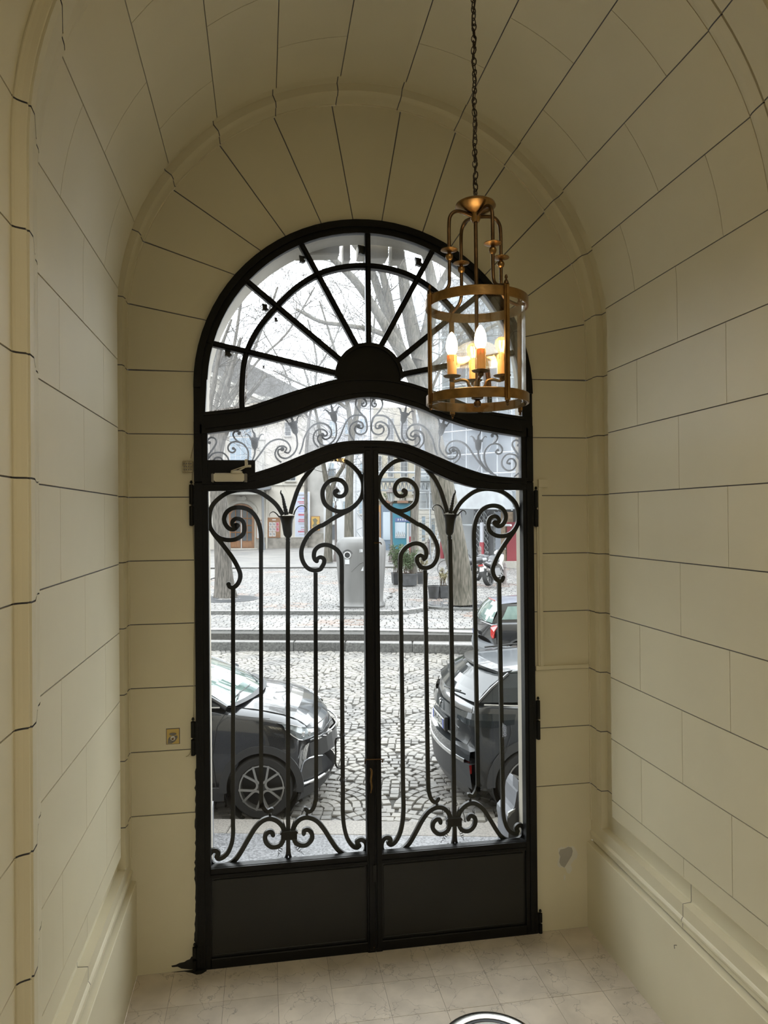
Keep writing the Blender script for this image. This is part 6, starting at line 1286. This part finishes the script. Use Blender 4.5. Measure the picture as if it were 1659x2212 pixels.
def window(parent, pf, x0, y0, x1, y1, nx=2, ny=3, fr=1.2, pm=None, shutter=False, sill=True, wood=None, name='window'):
    w = pp_(parent, name, wood or WFR, rect(x0-fr, y0-fr, x1+fr, y1+fr), .0, .05, pf)
    dx, dy = (x1-x0)/nx, (y1-y0)/ny; g = .35
    for i in range(nx):
        for j in range(ny): pp_(w, 'pane', pm or PANE, rect(x0+dx*i+g, y0+dy*j+g, x0+dx*(i+1)-g, y0+dy*(j+1)-g), .045, .06, pf)
    if sill: pp_(parent, 'sill', STN, rect(x0-fr*2, y1+fr, x1+fr*2, y1+fr+1.6), 0, .22, pf)
    return w
# ---- theatre on the left
TH_ = plane((-10, 50, 0), (10, 50, 0))
th = empty('theatre', (-3, 54, .3), 'cream theatre front with pediment roof, glazed oak door and posters, far left', 'building')
pp_(th, 'wall', WALLC, [(340, 770), (470, 822), (560, 866), (664, 874), (664, 1196), (340, 1196)], 0, -9, TH_)
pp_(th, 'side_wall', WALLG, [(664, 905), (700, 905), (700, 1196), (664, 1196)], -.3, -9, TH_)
pp_(th, 'base_course', BASEC, rect(552, 1161, 664, 1196), 0, .06, TH_); pp_(th, 'base_course', BASEC, rect(664, 1152, 700, 1196), -.3, -.25, TH_)
pp_(th, 'roof', ZINC, [(340, 690), (493, 765), (640, 841), (676, 866), (664, 872), (560, 860), (470, 814), (340, 758)], .5, -11, TH_)
pp_(th, 'cornice', STN, [(340, 757), (470, 813), (560, 858), (664, 870), (664, 876), (560, 866), (470, 822), (340, 768)], 0, .7, TH_)
pp_(th, 'cornice', STN, rect(340, 877, 664, 881), 0, .45, TH_)
pp_(th, 'pilaster', STN, rect(559, 950, 571, 1052), 0, .16, TH_); pp_(th, 'capital', STN, rect(556.5, 945, 573.5, 951), 0, .25, TH_); pp_(th, 'pilaster', STN, rect(474, 950, 486, 1052), 0, .16, TH_)
aw = window(th, TH_, 497, 946, 543, 1004, 4, 3, 1.6, PANEB)
pp_(th, 'fan_window', PANEB, [(520+24*math.cos(PI*k/16), 943-33*math.sin(PI*k/16)) for k in range(17)], 0, .04, TH_)
mb = MB()
for k in range(1, 8): a = PI*k/8; mb.tube([TH_(520, 943, .06), TH_(520+24*math.cos(a), 943-33*math.sin(a), .06)], .03, 4)
mb.tube([TH_(520+25*math.cos(PI*k/20), 943-34*math.sin(PI*k/20), .07) for k in range(21)], .07, 5); mb.tube([TH_(520+12*math.cos(PI*k/12), 943-17*math.sin(PI*k/12), .06) for k in range(13)], .03, 4); mb.build('fan_tracery', WFR, th)
mb = MB(); mb.tube([TH_(520+32*math.cos(PI*k/20), 945-46*math.sin(PI*k/20), .05) for k in range(21)], .22, 6); mb.build('archivolt', STN, th, smooth=50)
window(th, TH_, 616, 913, 628, 941, 1, 3, 1.2); window(th, TH_, 616, 1004, 638, 1038, 2, 3, 1.2); pp_(th, 'string_course', STN, rect(556, 1046, 664, 1048.5), 0, .12, TH_)
pp_(th, 'canopy', mat('cream_canopy', (0.322, 0.312, 0.284), .6), rect(456, 1060.5, 570, 1070), .3, 2.4, TH_); pp_(th, 'canopy_roof', IRONB, [(456, 1054), (560, 1051), (586, 1055), (583, 1059), (572, 1061), (456, 1061)], .0, 2.7, TH_)
pc = TH_(502, 1065.4, 2.43); text('canopy_lettering', 'ATELIER', .40, pc, Matrix.Rotation(PI/2, 3, 'X'), mat('grey_lettering', (.30, .29, .26), .7), th)
for x in (488.5, 568.5): MB().lathe([(0, 0), (.17, 0), (.15, .6), (.09, .7), (.085, 4.2), (0, 4.2)], TH_(x, 1190, 2.1), 10).build('canopy_column', IRONB, th, smooth=40)
dr = pp_(th, 'door', WOOD, [(494, 1186)]+[(521.5-27.5*math.cos(PI*k/16), 1108-20*math.sin(PI*k/16)) for k in range(17)]+[(549, 1186)], 0, .1, TH_)
for x0, x1 in ((499, 519), (524, 544)):
    pp_(dr, 'door_pane', PANE, [(x0, 1168), (x0, 1110 if x0 < 510 else 1094), (x0+10, 1098 if x0 < 510 else 1098), (x1, 1094 if x0 < 510 else 1110), (x1, 1168)], .1, .13, TH_)
    mb = MB()
    for y in (1120, 1135, 1150): mb.tube([TH_(x0, y, .14), TH_(x1, y, .14)], .035, 4)
    mb.tube([TH_((x0+x1)/2, 1100, .14), TH_((x0+x1)/2, 1168, .14)], .035, 4); mb.build('door_glazing_bar', WOOD, dr)
    pp_(dr, 'door_panel', WOOD, rect(x0, 1172, x1, 1182), .1, .15, TH_)
pp_(dr, 'meeting_strip', WFR, rect(520.6, 1094, 522.4, 1184), .1, .15, TH_); MB().tube([TH_(521.5-31*math.cos(PI*k/20), 1108-25*math.sin(PI*k/20), .08) for k in range(21)], .16, 6).build('door_archivolt', STN, th, smooth=50)
pp_(th, 'carved_cartouche', STN, [(510, 1077), (516, 1071), (521, 1074), (527, 1070), (533, 1077), (527, 1083), (521, 1081), (515, 1083)], 0, .2, TH_)
pp_(th, 'door_step', STN, rect(490, 1184, 556, 1191), 0, .9, TH_)
MB().tube([TH_(576, 1060, .1), TH_(576, 1194, .1)], .07, 6).build('drainpipe', WALLC, th, smooth=50)
# poster boards
def board(label, x0, y0, x1, y1, m, fr, name='poster_board'):
    c = TH_((x0+x1)/2, y1, .1); o = empty(name, c, label, 'poster', 'poster boards on the theatre wall'); pp_(o, 'frame', fr, rect(x0, y0, x1, y1), .01, .10, TH_); pp_(o, 'sheet', m, rect(x0+1.4, y0+1.4, x1-1.4, y1-1.4), .10, .11, TH_); return o
paper = mat('pale_blue_poster', (0.294, 0.317, 0.379), .5); REDI = mat('red_print', (0.284, 0.047, 0.067), .6); BLUI = mat('blue_print', (.16, .17, .50), .6); GRYI = mat('grey_print', (.18, .18, .18), .6); WPAP = mat('white_sheet', (0.341, 0.332, 0.322), .6); PINK = mat('pink_sheet', (0.294, 0.152, 0.170), .6)
b1 = board('tall pale blue theatre programme poster with red and blue lines of print', 636, 1062, 669.5, 1161, paper, mat('aluminium_frame', (.42, .40, .36), .5))
rp_ = random.Random(2)
for y, m, x0, x1, h in ((1068, GRYI, 643, 665, 3), (1075, GRYI, 645, 652, 2.4), (1075, REDI, 653, 661, 2.4), (1083, REDI, 643, 665, 2.4), (1087, REDI, 646, 665, 1.6), (1096, BLUI, 644, 665, 2.4), (1100, BLUI, 644, 660, 1.4), (1104, BLUI, 644, 663, 1.4), (1110, REDI, 644, 665, 4), (1116, BLUI, 648, 662, 1), (1121, REDI, 645, 665, 2.2), (1124.5, REDI, 644, 665, 3), (1129, GRYI, 645, 663, 1.2), (1132, GRYI, 645, 660, 1), (1138, GRYI, 650, 665, 2.6), (1143, REDI, 650, 665, 1.4), (1146.5, REDI, 644, 665, 3.4), (1154, GRYI, 646, 661, 1)):
    mb = MB(); x = x0
    while x < x1-.6: w = rp_.uniform(.9, 2.2); mb.prism(rect(x, y, min(x+w, x1), y+h), .111, .116, TH_); x += w+.35
    mb.build('print_line', m, b1, kind='stuff')
b2 = board('oak notice board with nine small pink and white playbills beside the theatre door', 578, 1118, 605.5, 1161.5, WOOD, WOOD)
for i in range(3):
    for j in range(3):
        if (i, j) == (2, 2): continue
        x0, y0 = 581+7.6*i, 1128+10.6*j; s = pp_(b2, 'playbill', (WPAP, WPAP, PINK)[i] if j < 2 else WPAP, rect(x0, y0, x0+6.8, y0+9.6), .11, .115, TH_); pp_(s, 'playbill_print', GRYI if i != 2 else REDI, [(x0+1, y0+3), (x0+3, y0+1.5), (x0+5.6, y0+3.5), (x0+5, y0+7.5), (x0+2, y0+7)], .115, .118, TH_)
pp_(b2, 'playbill_title', WPAP, rect(588, 1121.5, 596, 1124), .11, .115, TH_)
b3 = board('yellow illustrated poster at the right end of the theatre wall', 671.5, 1115, 691, 1146, mat('yellow_poster', (0.322, 0.199, 0.043), .5), WOOD); pp_(b3, 'poster_figure', mat('dark_print', (.10, .09, .05), .6), [(675, 1122), (681, 1119), (686, 1124), (683, 1130), (688, 1137), (680, 1142), (674, 1136), (678, 1130)], .11, .116, TH_)
b4 = board('narrow oak board with a white notice between the theatre door and the pipe', 553.5, 1123, 566, 1164, WPAP, WOOD)
# ---- white houses up the side street
WH_ = plane((-10, 66, 0), (10, 66, 0))
wh = empty('white_house', (8, 68, .3), 'tall white rendered house behind the two forked trees, left of the gate centre', 'building')
pp_(wh, 'wall', WALLW, rect(686, 868, 812, 1190), 0, -9, WH_); pp_(wh, 'roof', ZINC, [(686, 868), (692, 845), (806, 845), (812, 868)], .2, -9, WH_)
for x0, y0, x1, y1 in ((710, 1000, 722, 1028), (710, 1086, 722, 1119), (741, 1083, 746, 1101), (746, 1012, 753, 1030), (712, 910, 724, 942), (745, 905, 757, 938), (778, 905, 790, 938), (778, 1000, 790, 1028), (776, 1080, 788, 1110)):
    window(wh, WH_, x0, y0, x1, y1, 2 if x1-x0 > 6 else 1, 3, 1, PANEB)
pp_(wh, 'garage_door', mat('dark_garage', (.06, .065, .075), .5), rect(705, 1135, 724, 1166), 0, .08, WH_); pp_(wh, 'fascia_sign', WFR, rect(703, 1124, 726, 1133), 0, .3, WH_)
mb = MB()
for k in range(7): mb.tube([WH_(709+2.4*k, 1014, .5), WH_(709+2.4*k, 1029, .5)], .03, 4)
mb.tube([WH_(708, 1014, .5), WH_(724, 1014, .5)], .05, 4); mb.tube([WH_(708, 1029, .5), WH_(724, 1029, .5)], .05, 4); mb.build('balcony_rail', IRONB, wh)
mb = MB()
for k in range(26): mb.tube([WH_(766+(k % 4)*7, 905+k*10, 1.2), WH_(766+((k+1) % 4)*7, 915+k*10, 1.2)], .04, 4)
for x in (766, 780, 794): mb.tube([WH_(x, 890, 1.2), WH_(x, 1190, 1.2)], .06, 5)
tag(mb.build('scaffold', mat('galvanised_tube', (0.237, 0.251, 0.265), .5), kind=None), 'thin scaffold tubes standing before the white house, left of the gate centre', 'scaffolding')
# ---- shop house with blue and teal fronts
SH_ = plane(at(806, 1190, 45), at(906, 1195, 44))
TEAL = mat('teal_shopfront', (0.014, 0.123, 0.170), .45); SLATE = mat('slate_blue_shopfront', (0.095, 0.128, 0.170), .5); OCH = mat('cream_stone_wall', (0.312, 0.284, 0.227), .85, var=.1, vscale=.8)
sh = empty('shop_house', (13, 48, .3), 'pale house with blue and teal shopfronts, right of the gate centre', 'building')
pp_(sh, 'wall', OCH, rect(806, 880, 906, 1200), 0, -3, SH_)
for x0, y0, x1, y1 in ((838, 985, 850, 1030), (866, 985, 880, 1030), (838, 905, 850, 950), (866, 905, 880, 950), (891, 1030, 900, 1066), (812, 985, 824, 1030)): window(sh, SH_, x0, y0, x1, y1, 2, 4, 1.1)
pp_(sh, 'floor_band', STN, rect(806, 1076, 906, 1082), 0, .4, SH_)
s1 = pp_(sh, 'slate_shopfront', SLATE, rect(825, 1090, 850, 1190), 0, .3, SH_); pp_(s1, 'shop_window', PANEB, rect(829, 1106, 845, 1166), .3, .34, SH_)
s0 = pp_(sh, 'orange_shopfront', mat('orange_joinery', (0.260, 0.132, 0.047), .5), rect(808, 1092, 824, 1190), 0, .3, SH_); pp_(s0, 'shop_window', PANE, rect(811, 1106, 821, 1164), .3, .34, SH_)
s2 = pp_(sh, 'teal_shopfront', TEAL, rect(850.5, 1088, 887, 1196), 0, .4, SH_); pp_(s2, 'shop_window', PANEB, rect(855, 1128, 878, 1162), .4, .44, SH_); pp_(s2, 'sign_band', mat('navy_sign', (.06, .09, .2), .5), rect(855, 1118.5, 886, 1127), .4, .46, SH_); pp_(s2, 'shop_door', WFR, rect(880, 1130, 885, 1190), .4, .45, SH_)
for k in range(4): pp_(s2, 'sign_mark', WFR, rect(861+5*k, 1120.5, 863.5+5*k, 1124.5), .46, .48, SH_)
for k in range(5): pp_(s2, 'window_display', WFR, [(857+4.2*k, 1158), (858+4.2*k, 1150-2*(k % 2)), (860+4.2*k, 1158)], .44, .5, SH_)
for x0, x1, lb in ((831, 850, 'left of two planted window boxes over the blue and teal shops'), (861, 884, 'right of two planted window boxes over the blue and teal shops')):
    o = empty('window_box', SH_((x0+x1)/2, 1087, .4), lb, 'window box', 'window boxes over the shops'); pp_(o, 'trough', mat('terracotta', (0.166, 0.095, 0.061), .8), rect(x0, 1082, x1, 1087), .42, .72, SH_)
    plant(o, SH_((x0+x1)/2, 1082, .55), .42, .2, .55, 260, LEAFG, x0, .13, .03, 8)
# ---- pale rusticated house
RU_ = plane(at(905, 1195, 42.5), at(960, 1200, 41))
ru = empty('rusticated_house', (18, 46, .3), 'white rusticated stone house with tall shutters behind the leaning tree', 'building')
pp_(ru, 'wall', WALLW, rect(905, 860, 960, 1206), 0, -2.5, RU_)
mb = MB()
for k in range(19): mb.prism(rect(905.5, 1034+8.6*k, 959, 1041.8+8.6*k), 0, .06, RU_)
mb.build('rusticated_courses', STN, ru)
for x0, y0, x1, y1 in ((912, 1046, 919, 1080), (934, 1046, 942, 1080), (912, 1115, 920, 1170), (933, 1120, 941, 1170), (914, 930, 922, 975), (936, 930, 944, 975)): window(ru, RU_, x0, y0, x1, y1, 1, 4, 1.2, PANEB)
# ---- netted scaffold house on the right
SC_ = plane(at(928, 1195, 38), at(1113, 1235, 27.5))
GL = SC_
sc = empty('scaffolded_house', (22, 34, .2), 'house on the right wrapped in white scaffold netting above a dark grilled shopfront', 'building')
pp_(sc, 'wall', mat('netted_wall', (0.237, 0.246, 0.251), .85, var=.12, vscale=.5), rect(925, 600, 1180, 1260), -.9, -6, SC_)
for x0, x1 in ((940, 955), (975, 993), (1020, 1040), (1075, 1098), (1140, 1160)):
    for y0, y1 in ((930, 985), (800, 860), (1030, 1075)): window(sc, lambda u, v, d: SC_(u, v, d-.9), x0, y0, x1, y1, 2, 3, 1.5, PANEB, sill=False)
NET = glass('scaffold_netting', (.97, .98, 1), .15, haze=.42, hazecol=(.55, .58, .60)); netp = MB()
for x0, x1 in ((930, 984), (985, 1047), (1048, 1116), (1117, 1178)):
    for y0, y1 in ((640, 760), (761, 870), (871, 975), (976, 1098)): pp_(sc, 'netting_sheet', NET, rect(x0, y0, x1, y1), .9, .92, SC_)
TUBE = mat('white_scaffold_tube', (0.312, 0.332, 0.346), .5); mb = MB()
for x in (930, 957, 985, 1015, 1047, 1082, 1117, 1150, 1178): mb.tube([SC_(x, 640, 1.0), SC_(x, 1098+(x-930)*.02, 1.0)], .035, 5)
for y in (660, 700, 760, 815, 870, 920, 975, 1020, 1060, 1098): mb.tube([SC_(930, y+(1110-y)*.11, 1.0), SC_(1178, y, 1.0)], .035, 5)
for x0, x1, y0, y1 in ((957, 1015, 975, 870), (1047, 1117, 1060, 940), (985, 1047, 1098, 1020)): mb.tube([SC_(x0, y0, 1.0), SC_(x1, y1, 1.0)], .03, 5)
mb.build('scaffold_frame', TUBE, sc)
pp_(sc, 'netting_apron', mat('white_sheeting', (0.332, 0.346, 0.360), .6, var=.1, vscale=2), [(1003, 1060), (1020, 1046), (1116, 1050), (1150, 1052), (1150, 1100), (1003, 1098)], .95, 1.5, SC_)
pp_(sc, 'shopfront', mat('dark_shopfront', (.06, .062, .065), .5, var=.3, vscale=3), rect(1005, 1100, 1150, 1232), -.88, -.5, SC_)
GRI = mat('grey_iron_grille', (.22, .23, .23), .5)
for x in (1013, 1023, 1033, 1055, 1064):
    mb = MB()
    for k in range(8): mb.tube([SC_(x-4, 1106+k*13, -.45), SC_(x+4, 1119+k*13, -.45)], .02, 4); mb.tube([SC_(x+4, 1106+k*13, -.45), SC_(x-4, 1119+k*13, -.45)], .02, 4)
    mb.tube([SC_(x-4.5, 1104, -.45), SC_(x-4.5, 1212, -.45)], .03, 4); mb.build('window_grille', GRI, sc)
pp_(sc, 'grey_pier', mat('blue_grey_pier', (.22, .24, .27), .6), rect(1058, 1106, 1070, 1216), -.5, -.3, SC_); pp_(sc, 'green_door', mat('faded_green_door', (0.095, 0.152, 0.123), .6), rect(1070, 1112, 1078, 1216), -.5, -.35, SC_); pp_(sc, 'stone_pier', mat('mottled_stone', (0.213, 0.166, 0.118), .8, var=.3, vscale=6), rect(1078, 1106, 1088, 1222), -.5, -.1, SC_)
REDP = mat('faded_red_paint', (0.213, 0.033, 0.043), .5); pp_(sc, 'red_shopfront', REDP, rect(1093, 1128, 1150, 1226), -.5, -.05, SC_); pp_(sc, 'plinth_step', STN, rect(1074, 1212, 1150, 1230), -.5, .4, SC_)
MB().tube([SC_(1000, 1134, 1.05), SC_(1150, 1134, 1.05)], .05, 5).build('handrail_tube', TUBE, sc)
pp_(sc, 'yellow_banner', mat('lime_banner', (0.294, 0.322, 0.057), .6), [(989, 1052), (998, 1051), (997, 1070), (989, 1071)], 1.1, 1.14, SC_)
WSL = mat('white_sleeve', (0.312, 0.322, 0.351), .5)
for x, yt, ys_, yb, lb in ((1045, 1100, 1174, 1222, 'white and red sleeved scaffold post beyond the motorbike'), (1095, 1128, 1170, 1226, 'red sleeved scaffold post at the right edge of the view'), (1004, 1140, 1166, 1205, 'red and white scaffold post behind the ladder'), (931, 1130, 1158, 1196, 'thin red sleeved scaffold post beyond the bicycles')):
    a, b, c_ = SC_(x, yb, 1.3), SC_(x, ys_, 1.3), SC_(x, yt, 1.3); r = .11 if x > 1000 else .08; t = empty('barrier_post', a, lb, 'post', 'sleeved scaffold posts'); MB().tube([a, b], r, 10).build('red_sleeve', REDP, t, smooth=50); MB().tube([b, c_], r*.8, 10).build('white_sleeve', WSL, t, smooth=50)
t = empty('ladder', SC_(1008, 1205, 1.6), 'aluminium ladder leaning upright against the scaffold, right of the leaning tree', 'ladder'); mb = MB()
for x in (1003.5, 1011.5): mb.tube([SC_(x+2, 1206, 1.9), SC_(x, 1108, 1.25)], .03, 4)
mb.build('stile', TUBE, t)
for k in range(14): q = k/14; MB().tube([SC_(1005.4-2*q, 1203-98*q+3, 1.9-.65*q), SC_(1013.4-2*q, 1203-98*q+3, 1.9-.65*q)], .022, 4).build('rung', TUBE, t)
# platform gantry crossing above the shops
GT_ = plane(at(806, 1190, 37), at(945, 1200, 35)); mb = MB()
for y in (1021, 1041, 1060): mb.tube([GT_(806, y-1, 0), GT_(945, y, 0)], .06, 5)
for k in range(16): mb.tube([GT_(806+9*k, 1041, 0), GT_(810.5+9*k, 1060, 0)], .03, 4); mb.tube([GT_(810.5+9*k, 1060, 0), GT_(815+9*k, 1041, 0)], .03, 4)
for x in (812, 929): mb.tube([GT_(x, 1015, 0), GT_(x, 1206, 0)], .06, 5)
t = empty('scaffold_gantry', GT_(870, 1206, 0), 'long scaffold walkway gantry crossing above the teal shopfront', 'scaffolding'); mb.build('frame', TUBE, t); pp_(t, 'deck', mat('grey_deck', (.17, .19, .2), .7), rect(806, 1034, 945, 1040), -.5, .5, GT_)
# houses shutting the sides of the square outside the view
for nm, lo, hi, lb in (('side_house', (-34, 20, 0), (-22, 60, 13), 'plain cream house closing the left side of the square'), ('side_house', (-26, 62, 0), (-3, 74, 12), 'grey house behind the theatre roof')):
    t = empty(nm, ((lo[0]+hi[0])/2, (lo[1]+hi[1])/2, 0), lb, 'building'); MB().box(lo, (hi[0], hi[1], hi[2]-2)).build('wall', WALLC if lo[0] < -30 else WALLG, t); MB().box((lo[0]-.3, lo[1]-.3, hi[2]-2), (hi[0]+.3, hi[1]+.3, hi[2]-1.7)).build('cornice', STN, t); MB().box((lo[0]+.8, lo[1]+.8, hi[2]-1.7), (hi[0]-.8, hi[1]-.8, hi[2])).build('roof', ZINC, t)
